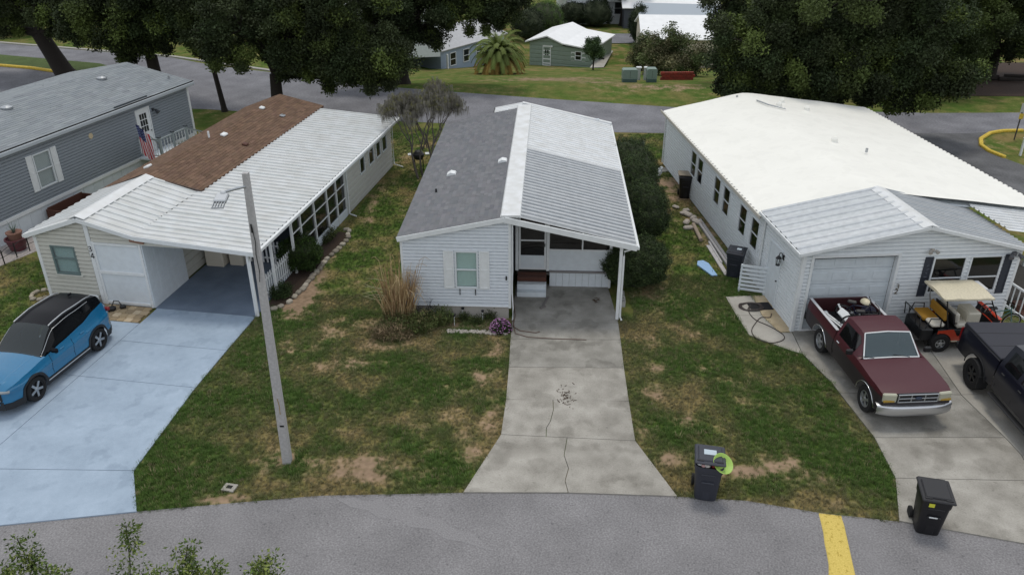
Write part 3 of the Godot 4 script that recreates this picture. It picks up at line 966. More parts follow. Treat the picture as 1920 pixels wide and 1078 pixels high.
	simple(t, "step_riser", M.wood_brown, Vector3(0.64, 0.3, -2.22), Vector3(0.98, 0.6, 0.16))
	# lanai side wall and floor, furniture dimly seen behind the screen
	b = B.new()
	b.box(Vector3(3.36, 1.28, -7.8), Vector3(0.06, 2.55, 10.9), 0.005)
	part("lanai_wall", b, M.white_paint, t)
	simple(t, "lanai_floor", M.interior, Vector3(1.7, 0.5, -7.8), Vector3(3.2, 0.1, 10.9))
	simple(t, "rear_wall", M.white_paint, Vector3(1.68, 1.5, -13.2), Vector3(3.4, 3.0, 0.06))
	var ch := thing("cabinet", "pale cabinet standing behind the lanai screen", "cabinet", t.transform * Vector3(1.95, 0.55, -3.2), -2.7)
	simple(ch, "body", M.white_paint, Vector3(0, 0.5, 0), Vector3(0.5, 1.0, 0.4))
	simple(ch, "top", M.white_trim, Vector3(0.1, 1.15, 0), Vector3(0.3, 0.3, 0.3))

# ---------- beige house number 34: brown shingles, metal roof over carport and screened porch ----------
func house_beige() -> void:
	var t := thing("mobile_home", "beige mobile home with brown shingles, white metal roof and open blue carport", "house", Vector3(-15.63, 0, -24.11), -9.4)
	var F := face_front()
	var win := Rect2(0.50, 1.07, 0.87, 1.04)
	boards(t, M.beige_siding, v2([[0.06, 0.05], [1.88, 0.05], [1.88, 3.08], [0.06, 2.42]]), [win], F, 0.145)
	boards(t, M.beige_siding, v2([[2.06, 2.34], [3.74, 2.34], [7.5, 2.34], [7.5, 2.40], [3.64, 2.62], [2.06, 3.03]]), [], F, 0.145)
	simple(t, "corner_trim", M.white_trim, Vector3(0.02, 1.22, -0.02), Vector3(0.12, 2.44, 0.1), 0.01)
	simple(t, "trim", M.white_trim, Vector3(1.97, 1.53, -0.01), Vector3(0.15, 3.06, 0.09), 0.01)
	window(t, F, win, mat("green_frame", 98, 116, 116, 0.6), M.pane, mat("blind_teal", 150, 180, 180, 0.7), 0.06, 0.55)
	simple(t, "window_sill", M.beige_siding, Vector3(0.95, 1.04, 0.03), Vector3(1.0, 0.05, 0.08))
	letters(t, "3", 0.19, M.black_metal, Transform3D(Basis(), Vector3(1.97, 2.08, 0.045)))
	letters(t, "4", 0.19, M.black_metal, Transform3D(Basis(), Vector3(1.99, 1.84, 0.045)))
	# white shed front and side
	var b := B.new()
	b.box(Vector3(2.90, 1.2, -0.03), Vector3(1.72, 2.3, 0.05), 0.006)
	var p := part("shed_door", b, M.white_paint, t)
	for r in [Rect2(2.12, 0.10, 1.56, 0.10), Rect2(2.12, 1.20, 1.56, 0.12), Rect2(2.12, 2.24, 1.56, 0.08)]:
		simple(p, "rail", M.white_trim, Vector3(r.get_center().x, r.get_center().y, 0.015), Vector3(r.size.x, r.size.y, 0.04))
	simple(p, "stile", M.white_trim, Vector3(2.09, 1.2, 0.01), Vector3(0.08, 2.3, 0.05))
	simple(p, "stile", M.white_trim, Vector3(3.73, 1.2, 0.01), Vector3(0.08, 2.3, 0.05))
	for i in 8:
		simple(t, "shed_plank", M.white_paint, Vector3(3.78 - 0.003 * (i % 2), 1.22, -0.14 - i * 0.268), Vector3(0.05, 2.36, 0.262), 0.005)
	simple(t, "shed_rear", M.white_paint, Vector3(1.9, 1.2, -2.2), Vector3(3.72, 2.4, 0.05))
	# main body left of the carport
	boards(t, M.beige_siding, v2([[2.2, 0.05], [15.6, 0.05], [15.6, 2.5], [2.2, 2.5]]), [Rect2(6.0, 0.1, 0.95, 2.0)], face_right(3.70), 0.29)
	boards(t, M.beige_siding, v2([[-15.6, 0.05], [-0.07, 0.05], [-0.07, 2.4], [-15.6, 2.4]]), [], face_left(0.06), 0.29)
	simple(t, "rear_wall", M.beige_siding, Vector3(3.65, 1.1, -15.5), Vector3(7.2, 2.2, 0.08))
	simple(t, "door", M.white_trim, Vector3(3.66, 1.1, -6.47), Vector3(0.05, 2.0, 0.95))
	# front gable roof, white sheets
	var mw := [M.metal_worn, M.metal_worn, mat("metal_worn_b", 200, 205, 208, 0.5, "streak", 0.26)]
	metal_roof(t, mw, Vector2(1.80, 3.20), Vector2(-0.22, 2.50), -0.12, 3.9, 0.34, 0.04)
	metal_roof(t, mw, Vector2(1.80, 3.20), Vector2(3.70, 2.70), -0.12, 3.9, 0.34, 0.04)
	metal_roof(t, mw, Vector2(3.70, 2.705), Vector2(7.74, 2.44), -0.12, 15.4, 0.31, 0.042)
	b = B.new()
	b.slab(v2([[1.5, 3.12], [1.8, 3.235], [2.1, 3.15], [2.1, 3.17], [1.8, 3.27], [1.5, 3.14]]), -3.9, 0.14)
	part("ridge_cap", b, M.metal_white, t)
	b = B.new()
	b.bar(Vector3(-0.25, 2.42, 0.14), Vector3(1.8, 3.12, 0.14), 0.04, 0.15, Vector3.UP, 0.008)
	b.bar(Vector3(1.8, 3.12, 0.14), Vector3(3.7, 2.62, 0.14), 0.04, 0.15, Vector3.UP, 0.008)
	b.bar(Vector3(3.7, 2.62, 0.14), Vector3(7.76, 2.36, 0.14), 0.04, 0.16, Vector3.UP, 0.008)
	part("fascia", b, M.white_trim, t)
	b = B.new()
	b.box(Vector3(3.72, 2.50, 0.07), Vector3(0.5, 0.13, 0.05), 0.01, Basis(Vector3.BACK, -0.12))
	part("rotten_board", b, mat("rot", 170, 128, 108, 0.95, "strong", 6.0), t)
	b = B.new()
	b.bar(Vector3(-0.27, 2.42, 0.14), Vector3(-0.27, 2.42, -15.6), 0.08, 0.1)
	part("gutter", b, M.white_trim, t)
	# brown shingles
	var cols := [lin(107, 87, 73), lin(101, 82, 69), lin(112, 91, 77), lin(96, 78, 66), lin(104, 85, 72)]
	shingles(t, cols, Vector2(1.65, 3.22), Vector2(-0.25, 2.50), 3.9, 15.85, 0.15)
	shingles(t, cols, Vector2(1.65, 3.22), Vector2(3.86, 2.74), 3.9, 15.85, 0.15)
	b = B.new()
	b.slab(v2([[-0.25, 2.42], [1.65, 3.14], [3.86, 2.66], [3.86, 2.73], [1.65, 3.21], [-0.25, 2.49]]), -15.83, -3.9)
	part("roof_deck", b, M.wood_brown, t)
	b = B.new()
	b.bar(Vector3(-0.26, 2.47, -3.86), Vector3(1.65, 3.20, -3.86), 0.06, 0.08)
	b.bar(Vector3(1.65, 3.20, -3.86), Vector3(3.9, 2.71, -3.86), 0.06, 0.08)
	part("drip_edge", b, mat("drip", 52, 40, 34, 0.7), t)
	for q in [[2.1, 9.2, M.white_trim, 0.16], [3.0, 13.0, M.steel, 0.12], [3.2, 8.8, M.wood_brown, 0.12], [1.9, 13.3, M.white_trim, 0.12], [0.9, 5.4, M.white_trim, 0.16]]:
		b = B.new()
		var y: float = 3.22 - absf(q[0] - 1.65) * (0.217 if q[0] > 1.65 else 0.38)
		b.box(Vector3(q[0], y + 0.05, -q[1]), Vector3(0.22, 0.1, q[3] * 2.0), 0.03, Basis(Vector3.BACK, -0.21 if q[0] > 1.65 else 0.36))
		part("roof_vent", b, q[2], t)
	b = B.new()
	b.lathe([Vector2(0.04, 0), Vector2(0.04, 0.28), Vector2(0, 0.28)], 10, Vector3(1.75, 3.18, -8.6))
	part("vent_pipe", b, M.white_trim, t)
	# carport posts, beam
	for v in [0.05, 1.62, 3.3]:
		simple(t, "post", M.white_trim, Vector3(7.38, 1.19, -v), Vector3(0.09, 2.38, 0.09), 0.01)
	b = B.new()
	b.bar(Vector3(7.40, 2.36, 0.05), Vector3(7.40, 2.36, -15.3), 0.07, 0.12)
	part("beam", b, M.white_trim, t)
	b = B.new()
	b.bar(Vector3(7.80, 2.40, 0.14), Vector3(7.80, 2.40, -15.45), 0.1, 0.12, Vector3.UP, 0.015)
	part("gutter", b, M.white_trim, t)
	b = B.new()
	b.tube([Vector3(7.72, 2.34, -0.06), Vector3(7.5, 2.2, -0.04), Vector3(7.47, 2.0, 0.03), Vector3(7.47, 0.1, 0.03)], 0.035, 8)
	part("downspout", b, M.white_trim, t)
	b = B.new()
	b.tube([Vector3(7.74, 2.34, -15.3), Vector3(7.42, 2.15, -15.36), Vector3(7.40, 0.12, -15.36), Vector3(7.9, 0.05, -15.2)], 0.035, 8)
	part("downspout", b, M.white_trim, t)
	b = B.new()
	b.tube([Vector3(7.42, 2.3, -8.85), Vector3(7.42, 0.1, -8.85), Vector3(7.75, 0.05, -8.75)], 0.035, 8)
	part("downspout", b, M.white_trim, t)
	# screened porch: posts, rails and dark screens
	var R := face_right(7.33)
	var sv := [3.3, 4.2, 5.5, 6.8, 7.8, 8.8]
	for i in sv.size():
		if i: simple(t, "screen_post", M.white_trim, R * Vector3(sv[i], 1.2, 0), Vector3(0.07, 2.3, 0.08), 0.006, R.basis)
		if i < sv.size() - 1:
			var wv: float = sv[i + 1] - sv[i]
			part("pane", pane_quad(R, Rect2(sv[i] + 0.03, 0.35, wv - 0.06, 1.98), -0.02), M.dark_pane, t)
			for y in [0.85, 1.45]:
				simple(t, "screen_rail", M.white_trim, R * Vector3(sv[i] + wv * .5, y, 0), Vector3(wv - 0.07, 0.035, 0.035), 0.004, R.basis)
			simple(t, "kick_panel", M.white_paint, R * Vector3(sv[i] + wv * .5, 0.19, 0.0), Vector3(wv - 0.07, 0.34, 0.05), 0.005, R.basis)
	# solid wall with four windows
	var ws := [Rect2(10.72, 1.14, 0.66, 0.74), Rect2(11.93, 1.14, 0.74, 0.74), Rect2(12.98, 1.14, 0.66, 0.74), Rect2(13.88, 1.14, 0.72, 0.74)]
	boards(t, mat("beige_wall", 190, 190, 184, 0.7, "soft", 0.5), v2([[8.85, 0.05], [15.35, 0.05], [15.35, 2.32], [8.85, 2.32]]), ws, R, 0.24, "wall_board")
	for w in ws: window(t, R, w, M.glass_frame, M.dark_pane, null, 0.05, 0.0)
	for w in ws: simple(t, "awning_rail", M.white_trim, R * Vector3(w.get_center().x, w.end.y + 0.13, 0.03), Vector3(w.size.x + 0.1, 0.05, 0.05), 0.005, R.basis)
	# back of the carport: porch wall
	simple(t, "porch_wall", M.beige_siding, Vector3(5.5, 1.2, -8.75), Vector3(3.5, 2.35, 0.06))
	# white picket fences
	picket_fence(t.transform * Vector3(7.22, 0, -1.0), t.transform * Vector3(7.22, 0, -3.7), "white picket fence along the carport edge beside the flower bed")
	picket_fence(t.transform * Vector3(5.2, 0.0, -3.9), t.transform * Vector3(7.14, 0.0, -3.9), "white picket fence across the back of the blue carport", 0.95)
	# appliances in the dark of the carport
	for q in [[4.25, 3.55, 0.7], [5.0, 3.75, 0.55]]:
		var a := thing("washing_machine", "cream appliance standing at the back of the blue carport", "appliance", t.transform * Vector3(q[0], 0.05, -q[1]), -9.4, "appliances in the carport")
		simple(a, "body", mat("cream", 196, 190, 176, 0.5), Vector3(0, 0.45, 0), Vector3(q[2], 0.9, 0.62), 0.03)
		simple(a, "control_panel", M.white_trim, Vector3(0, 0.97, -0.25), Vector3(q[2] - 0.06, 0.16, 0.1), 0.02)

func picket_fence(p: Vector3, q: Vector3, label: String, h := 0.95) -> void:
	var d := q - p
	var t := thing("picket_fence", label, "fence", p, rad_to_deg(atan2(-d.z, d.x)))
	var n := int(d.length() / 0.15)
	for i in n + 1:
		var b := B.new()
		b.slab(v2([[-0.035, 0.06], [0.035, 0.06], [0.035, h - 0.06], [0.0, h], [-0.035, h - 0.06]]), 0.0, 0.02, Transform3D(Basis(), Vector3(i * d.length() / n, 0, 0)))
		part("picket", b, M.white_trim, t)
	for y in [0.24, h - 0.22]:
		simple(t, "rail", M.white_trim, Vector3(d.length() * .5, y, -0.02), Vector3(d.length(), 0.07, 0.035))
	for x in [0.0, d.length()]:
		simple(t, "post", M.white_trim, Vector3(x, h * .5, -0.075), Vector3(0.08, h, 0.07))

# ---------- white house on the right with the garage ----------
func house_white() -> void:
	var t := thing("mobile_home", "white double-width home with plain white roof and a garage door", "house", Vector3(8.85, 0, -22.01), 4.7)
	var F := face_front()
	var gd := Rect2(0.30, -0.1, 2.66, 2.68)
	var w1 := Rect2(4.12, 1.20, 1.08, 1.26); var w2 := Rect2(5.32, 1.20, 1.06, 1.26)
	boards(t, M.white_siding, v2([[0.04, 0.02], [6.88, 0.02], [6.88, 2.64], [3.64, 3.46], [0.04, 2.76]]), [gd, w1, w2], F, 0.125)
	simple(t, "corner_trim", M.white_trim, Vector3(0.0, 1.4, -0.0), Vector3(0.12, 2.76, 0.12), 0.01)
	simple(t, "corner_trim", M.white_trim, Vector3(6.9, 1.32, -0.02), Vector3(0.1, 2.62, 0.1), 0.01)
	# sectional garage door: panels with pressed rectangles
	for i in 5:
		var b := B.new()
		b.box(Vector3(1.63, 0.03 + 0.26 + i * 0.52, -0.16), Vector3(2.64, 0.51, 0.04), 0.008)
		for k in 4:
			b.box(Vector3(0.66 + k * 0.65, 0.29 + i * 0.52, -0.135), Vector3(0.50, 0.28, 0.02), 0.008)
		part("garage_panel", b, mat("garage_blue", 204, 213, 219, 0.55, "soft", 0.5), t)
	var b := B.new()
	frame_bars(b, F, Rect2(0.22, 0.0, 2.82, 2.66), 0.09, -0.14, 0.05)
	part("garage_frame", b, M.white_trim, t)
	simple(t, "garage_top_seal", M.dark_gap, Vector3(1.63, 2.545, 0.0), Vector3(2.6, 0.02, 0.06))
	for r in [w1, w2]:
		window(t, F, r, M.glass_frame, M.dark_pane, null, 0.055, 0.42)
	for x in [3.84, 6.42]:
		var s := shutter(t, F, Rect2(x, 1.12, 0.26, 1.36), mat("shutter_navy", 40, 46, 58, 0.6))
		for k in 6:       # worn pale strokes of lettering that can no longer be read
			if x < 4.0: simple(s, "worn_mark", mat("worn_letter", 104, 110, 120, 0.8), Vector3(x + 0.13 + 0.02 * sin(k * 2.0), 1.55 + k * 0.13, 0.056), Vector3(0.07 if k % 2 else 0.1, 0.014, 0.006), 0.0, Basis(Vector3.BACK, 0.5 * sin(k * 1.7)))
	for k in 2:
		letters(t, ["2", "3"][k], 0.17, mat("bronze", 96, 84, 60, 0.5, "", 1.0, 0.5), Transform3D(Basis(), Vector3(3.16, 1.32 + k * 0.18, 0.035)))
	# flood light and lamp at the gable
	b = B.new()
	b.box(Vector3(3.98, 2.72, 0.05), Vector3(0.12, 0.1, 0.08), 0.02)
	for s in [-1, 1]:
		b.lathe([Vector2(0.0, 0.0), Vector2(0.03, 0.0), Vector2(0.06, 0.12), Vector2(0.0, 0.12)], 10, Vector3(3.98 + s * 0.09, 2.72, 0.08), Basis(Vector3.RIGHT, 2.0) * Basis(Vector3.BACK, -0.3 * s))
	part("flood_light", b, M.stone_skirt, t)
	b = B.new()
	b.box(Vector3(6.66, 2.5, 0.06), Vector3(0.14, 0.14, 0.1), 0.02)
	for s in [-1, 1]:
		b.lathe([Vector2(0.0, 0.0), Vector2(0.04, 0.0), Vector2(0.08, 0.16), Vector2(0.0, 0.16)], 10, Vector3(6.66 + s * 0.12, 2.5, 0.1), Basis(Vector3.RIGHT, 2.1) * Basis(Vector3.BACK, -0.4 * s))
	part("flood_light", b, mat("grey_lamp", 92, 94, 98, 0.5), t)
	# left wall with three pairs of windows and the side door
	var L := face_left(0.02)
	var wins: Array = []
	for v in [11.92, 10.95, 8.62, 7.47, 5.58, 4.34]: wins.append(Rect2(-v, 1.08, 0.74, 1.12))
	var dr := Rect2(-2.46, 0.04, 0.92, 2.0)
	boards(t, M.white_siding, v2([[-16.4, 0.05], [-0.1, 0.05], [-0.1, 2.74], [-3.05, 2.74], [-3.05, 2.62], [-16.4, 2.62]]), wins + [dr.grow(0.07)], L, 0.125)
	for r in wins: window(t, L, r, M.glass_frame, M.dark_pane, null, 0.04, 0.5)
	door(t, L, dr, M.white_paint, [])
	b = B.new()          # wall lantern by the door
	b.box(L * Vector3(-1.38, 1.95, 0.03), Vector3(0.1, 0.16, 0.04), 0.01, L.basis)
	b.tube([L * Vector3(-1.38, 1.95, 0.05), L * Vector3(-1.38, 2.1, 0.1), L * Vector3(-1.38, 2.12, 0.17), L * Vector3(-1.38, 2.03, 0.19)], 0.014, 6)
	b.lathe([Vector2(0.0, 0.0), Vector2(0.1, 0.0), Vector2(0.04, 0.08), Vector2(0.0, 0.1)], 8, L * Vector3(-1.38, 1.93, 0.19))
	b.lathe([Vector2(0.0, 0.0), Vector2(0.07, 0.0), Vector2(0.07, 0.03), Vector2(0.0, 0.03)], 8, L * Vector3(-1.38, 1.68, 0.19))
	for k in 6: b.bar(L * Vector3(-1.38 + 0.06 * cos(k * 1.047), 1.7, 0.19 + 0.06 * sin(k * 1.047)), L * Vector3(-1.38 + 0.08 * cos(k * 1.047), 1.94, 0.19 + 0.08 * sin(k * 1.047)), 0.012, 0.012)
	var ln := part("wall_lantern", b, M.black_metal, t)
	b = B.new()
	b.lathe([Vector2(0.045, 0.0), Vector2(0.06, 0.2)], 8, L * Vector3(-1.38, 1.71, 0.19))
	part("pane", b, M.pane, ln)
	for v in [3.1, 16.42]:
		b = B.new()
		b.tube([L * Vector3(-v, 2.6, 0.06), L * Vector3(-v, 0.1, 0.06)], 0.035, 8)
		part("downspout", b, M.white_trim, t)
	simple(t, "rear_wall", M.white_siding, Vector3(5.0, 1.3, -16.4), Vector3(9.9, 2.5, 0.08))
	boards(t, M.white_siding, v2([[0.05, 0.02], [16.4, 0.02], [16.4, 2.55], [0.05, 2.55]]), [], face_right(6.88), 0.25)
	# garage roof sheets
	var gm := [mat("metal_pale_c", 196, 201, 205, 0.42, "mid", 0.5, 0.2), mat("metal_pale", 206, 210, 213, 0.42, "mid", 0.5, 0.2), mat("metal_pale_b", 200, 205, 208, 0.42, "mid", 0.45, 0.2)]
	metal_roof(t, gm, Vector2(3.64, 3.58), Vector2(-0.24, 2.84), -0.22, 3.15, 0.42, 0.04)
	metal_roof(t, [M.metal_bare, mat("metal_cool", 176, 182, 187, 0.45, "mid", 0.5, 0.25)], Vector2(3.64, 3.58), Vector2(7.08, 2.70), -0.22, 3.15, 0.2, 0.03)
	b = B.new()
	b.slab(v2([[3.38, 3.53], [3.64, 3.60], [3.90, 3.52], [3.90, 3.545], [3.64, 3.63], [3.38, 3.555]]), -3.15, 0.24)
	part("ridge_cap", b, M.metal_white, t)
	b = B.new()
	b.bar(Vector3(-0.26, 2.78, 0.24), Vector3(3.64, 3.53, 0.24), 0.03, 0.11, Vector3.UP, 0.006)
	b.bar(Vector3(3.64, 3.53, 0.24), Vector3(7.10, 2.65, 0.24), 0.03, 0.11, Vector3.UP, 0.006)
	b.bar(Vector3(-0.27, 2.79, 0.24), Vector3(-0.27, 2.79, -3.15), 0.05, 0.1, Vector3.UP, 0.006)
	part("fascia", b, M.white_trim, t)
	b = B.new()          # soffit that closes the gable
	b.slab(v2([[-0.2, 2.77], [3.64, 3.47], [7.05, 2.62], [7.05, 2.66], [3.64, 3.52], [-0.2, 2.81]]), -3.15, 0.2)
	part("soffit", b, M.white_paint, t)
	# main roof: coated membrane, slightly uneven
	b = B.new()
	var nz := FastNoiseLite.new()
	nz.frequency = 0.25
	var rows: Array = []
	for i in 41:
		var u := lerpf(-0.16, 9.95, i / 40.0)
		var row: Array = []
		for j in 45:
			var v := lerpf(3.0, 16.55, j / 44.0)
			var y := 2.66 + (u + 0.16) * (0.83 / 3.86) if u < 3.7 else 3.49 - (u - 3.7) * (0.88 / 6.25)
			y -= 0.025 * exp(-pow((u - 3.7) / 0.35, 2.0))
			row.append(Vector3(u, y + nz.get_noise_2d(u * 1.2, v * 3.0) * 0.022 + nz.get_noise_2d(u * 9.0, v * 9.0) * 0.004, -v))
		rows.append(row)
	b.grid(rows)
	part("roof_membrane", b, M.roof_white, t)
	b = B.new()
	b.slab(v2([[-0.1, 2.5], [3.7, 3.2], [9.9, 2.42], [9.9, 2.46], [3.7, 3.26], [-0.1, 2.54]]), -16.5, -3.05)
	part("roof_deck", b, M.white_paint, t)
	# ribbed eave ends along both long sides
	for i in 46:
		simple(t, "eave_rib", M.roof_white, Vector3(-0.20, 2.655, -3.2 - i * 0.29), Vector3(0.14, 0.05, 0.17), 0.015)
	b = B.new()
	b.bar(Vector3(-0.2, 2.60, -3.05), Vector3(-0.2, 2.60, -16.5), 0.12, 0.05)
	part("eave_edge", b, M.white_trim, t)
	b = B.new()
	b.bar(Vector3(-0.29, 2.65, -3.05), Vector3(-0.29, 2.65, -16.55), 0.03, 0.12)
	part("gutter", b, mat("gutter_tan", 186, 182, 172, 0.7), t)
	for i in 46:
		simple(t, "eave_rib", M.roof_white, Vector3(9.99, 2.575, -3.2 - i * 0.29), Vector3(0.12, 0.05, 0.17), 0.015)
	b = B.new()
	b.bar(Vector3(9.97, 2.53, -3.05), Vector3(9.97, 2.53, -16.5), 0.1, 0.06)
	part("eave_edge", b, M.white_trim, t)
	# right-hand porch under the wide side of the roof
	metal_roof(t, [M.metal_white], Vector2(7.0, 2.86), Vector2(10.6, 2.30), 0.9, 3.1, 0.27, 0.05, "porch_panel")
	for v in [1.0, 3.2, 8.0, 12.5, 16.2]:
		simple(t, "post", M.white_trim, Vector3(9.8, 1.25, -v), Vector3(0.1, 2.5, 0.1))
	simple(t, "porch_floor", mat("porch_floor", 104, 98, 92, 0.9, "mid", 1.0), Vector3(8.5, 0.2, -2.6), Vector3(3.1, 0.4, 3.0))
	var rl := B.new()
	for v in [0.95, 0.25]:
		rl.bar(Vector3(7.05, 1.32 if v > 0.5 else 0.55, -1.05), Vector3(7.75, 0.95 if v > 0.5 else 0.12, 0.35), 0.06, 0.06)
	part("hand_rail", rl, M.white_trim, t)
	for i in 9:
		var f := (i + 0.5) / 9.0
		simple(t, "baluster", M.white_trim, Vector3(lerpf(7.05, 7.75, f), lerpf(0.93, 0.53, f), lerpf(-1.05, 0.35, f)), Vector3(0.035, 0.8, 0.035), 0.004)
	simple(t, "newel_post", M.white_trim, Vector3(7.78, 0.5, 0.4), Vector3(0.09, 1.0, 0.09))
	for i in 2: simple(t, "step", M.wood_brown, Vector3(8.6, 0.08 + i * 0.16, -0.35 - i * 0.35), Vector3(1.6, 0.16, 0.36))
	# roof fittings
	for q in [[4.6, 14.3], [5.1, 15.2], [5.9, 14.2], [4.8, 8.9]]:
		b = B.new()
		b.lathe([Vector2(0.16, 0.0), Vector2(0.13, 0.06), Vector2(0.13, 0.14), Vector2(0.07, 0.22), Vector2(0.0, 0.23)], 12, Vector3(q[0], 3.48 - (q[0] - 3.7) * 0.14, -q[1]))
		part("roof_vent", b, M.roof_white, t)
	for q in [[3.2, 16.0], [5.5, 7.6]]:
		b = B.new()
		b.lathe([Vector2(0.05, 0.0), Vector2(0.05, 0.16), Vector2(0.0, 0.16)], 10, Vector3(q[0], 3.30, -q[1]))
		part("vent_pipe", b, M.steel, t)
	b = B.new()
	b.tube([Vector3(3.75, 3.50, -14.9), Vector3(3.95, 3.53, -14.0), Vector3(4.6, 3.45, -13.5)], 0.03, 6)
	part("conduit", b, M.steel, t)

# ---------- grey house behind on the left ----------
func house_grey() -> void:
	var t := thing("mobile_home", "grey sided mobile home with white shutters and a flag at its deck", "house", Vector3(-19.79, 0, -28.52), -15.4)
	var R := face_right(0.0)
	var win := Rect2(2.40, 1.48, 0.92, 1.44)
	var dr := Rect2(8.66, 1.02, 0.86, 2.0)
	boards(t, M.grey_siding, v2([[-4.0, 0.92], [12.6, 0.92], [12.6, 3.42], [-4.0, 3.42]]), [win, dr.grow(0.06)], R, 0.125)
	simple(t, "base_trim", M.white_trim, R * Vector3(4.3, 0.87, 0.0), Vector3(16.6, 0.16, 0.08), 0.01, R.basis)
	for i in 27:
		simple(t, "skirt_plank", M.white_paint, R * Vector3(-3.8 + 0.6 * i + 0.3, 0.4, -0.04 - 0.006 * (i % 2)), Vector3(0.59, 0.82, 0.03), 0.005, R.basis)
	window(t, R, win, M.glass_frame, M.pane, null, 0.06, 0.5)
	part("curtain", pane_quad(R, Rect2(2.42, 2.18, 0.88, 0.7), -0.05), mat("curtain", 150, 160, 160, 0.9), t)
	part("curtain", pane_quad(R, Rect2(2.42, 1.5, 0.88, 0.68), -0.06), mat("curtain", 150, 160, 160, 0.9), t)
	shutter(t, R, Rect2(2.07, 1.46, 0.30, 1.48), M.white_trim)
	shutter(t, R, Rect2(3.35, 1.46, 0.30, 1.48), M.white_trim)
	var lites: Array = []
	for i in 3:
		for j in 3:
			lites.append(Rect2(8.84 + i * 0.17, 1.98 + j * 0.30, 0.14, 0.26))
	door(t, R, dr, M.white_trim, lites)
	var b := B.new()
	b.box(R * Vector3(9.82, 2.86, 0.06), Vector3(0.12, 0.12, 0.12), 0.02, R.basis)
	b.lathe([Vector2(0.0, 0.0), Vector2(0.05, 0.0), Vector2(0.11, 0.2), Vector2(0.0, 0.2)], 10, R * Vector3(9.9, 2.84, 0.12), Basis(Vector3.BACK, 0.8) * Basis(Vector3.RIGHT, PI))
	part("porch_lamp", b, mat("lamp_dark", 54, 58, 64, 0.5), t)
	b = B.new()
	b.lathe([Vector2(0.0, 0.02), Vector2(0.12, 0.02), Vector2(0.14, 0.0)], 7, R * Vector3(5.67, 2.76, 0.02), Basis(Vector3.BACK, -PI / 2))
	part("wall_plaque", b, mat("plaque", 196, 180, 150, 0.7), t)
	simple(t, "corner_trim", M.white_trim, R * Vector3(12.62, 2.15, 0.0), Vector3(0.14, 2.6, 0.08), 0.01, R.basis)
	# roof
	var cols := [lin(132, 138, 142), lin(129, 135, 140), lin(135, 141, 145), lin(127, 133, 138)]
	shingles(t, cols, Vector2(-3.4, 4.28), Vector2(0.28, 3.56), -4.2, 12.8, 0.16, 0.5)
	shingles(t, cols, Vector2(-3.4, 4.28), Vector2(-7.1, 3.56), -4.2, 12.8, 0.16, 0.5)
	b = B.new()
	b.slab(v2([[0.26, 3.46], [-3.4, 4.18], [-7.08, 3.46], [-7.08, 3.54], [-3.4, 4.26], [0.26, 3.54]]), -12.75, 4.2)
	part("roof_deck", b, M.white_trim, t)
	b = B.new()
	b.bar(Vector3(0.29, 3.55, 4.2), Vector3(0.29, 3.55, -12.85), 0.04, 0.04)
	part("drip_edge", b, M.black_metal, t)
	b = B.new()
	b.bar(Vector3(0.30, 3.44, 4.2), Vector3(0.30, 3.44, -12.85), 0.1, 0.16, Vector3.UP, 0.02)
	part("gutter", b, mat("gutter_grey", 168, 176, 182, 0.5), t)
	b = B.new()
	b.bar(Vector3(0.20, 3.62, -7.2), Vector3(0.20, 3.62, -9.4), 0.05, 0.06)
	part("rain_deflector", b, mat("slate", 70, 78, 84, 0.6), t)
	simple(t, "rear_wall", M.grey_siding, Vector3(-3.4, 2.2, -12.5), Vector3(6.8, 2.5, 0.08))
	simple(t, "far_wall", M.grey_siding, Vector3(-6.8, 2.2, -4.3), Vector3(0.08, 2.5, 16.5))
	for q in [[-2.55, 9.9], [-2.6, 4.3]]:
		b = B.new()
		b.lathe([Vector2(0.20, 0.0), Vector2(0.24, 0.08), Vector2(0.24, 0.14), Vector2(0.1, 0.2), Vector2(0.0, 0.2)], 14, Vector3(q[0], 4.06, -q[1]))
		part("roof_vent", b, M.steel, t)
	b = B.new()
	b.lathe([Vector2(0.05, 0.0), Vector2(0.05, 0.18), Vector2(0.0, 0.18)], 8, Vector3(-0.6, 3.7, -12.2))
	part("vent_pipe", b, M.steel, t)
	# deck with railing at the door
	var d := thing("deck", "small white railed deck at the door of the grey home", "deck", t.position, -15.4)
	simple(d, "floor", M.white_paint, Vector3(0.68, 0.9, -9.4), Vector3(1.24, 0.1, 2.2))
	var grm := mat("rail_grey", 150, 160, 164, 0.6)
	for q in [[1.22, 8.4], [1.22, 9.4], [1.22, 10.4]]:
		simple(d, "post", grm, Vector3(q[0], 1.0, -q[1]), Vector3(0.1, 1.96, 0.1))
		simple(d, "post_cap", mat("slate", 70, 78, 84, 0.6), Vector3(q[0], 2.0, -q[1]), Vector3(0.16, 0.08, 0.16), 0.02)
	for q in [[Vector3(0.05, 1.88, -8.4), Vector3(1.22, 1.88, -8.4)], [Vector3(1.22, 1.88, -8.4), Vector3(1.22, 1.88, -10.4)], [Vector3(1.22, 1.88, -10.4), Vector3(1.3, 1.1, -12.2)]]:
		var k := B.new()
		k.bar(q[0], q[1], 0.06, 0.06)
		k.bar(q[0] - Vector3(0, 0.78, 0), q[1] - Vector3(0, 0.78, 0), 0.05, 0.05)
		part("rail", k, grm, d)
		for i in 9:
			var f := (i + 0.5) / 9.0
			simple(d, "baluster", M.white_trim, (q[0] as Vector3).lerp(q[1], f) - Vector3(0, 0.39, 0), Vector3(0.03, 0.74, 0.03), 0.003)
	# flag on a short pole fixed to the deck
	var fl := thing("flag", "striped flag hanging limp from a short pole by the grey home", "flag", t.transform * Vector3(1.25, 0, -8.0), -15.4)
	b = B.new()
	b.tube([Vector3(-0.03, 0.0, -0.35), Vector3(-0.03, 1.7, -0.35), Vector3(0, 3.0, 0.95)], 0.018, 6)
	part("pole", b, M.steel, fl)
	b = B.new()
	var fr: Array = []
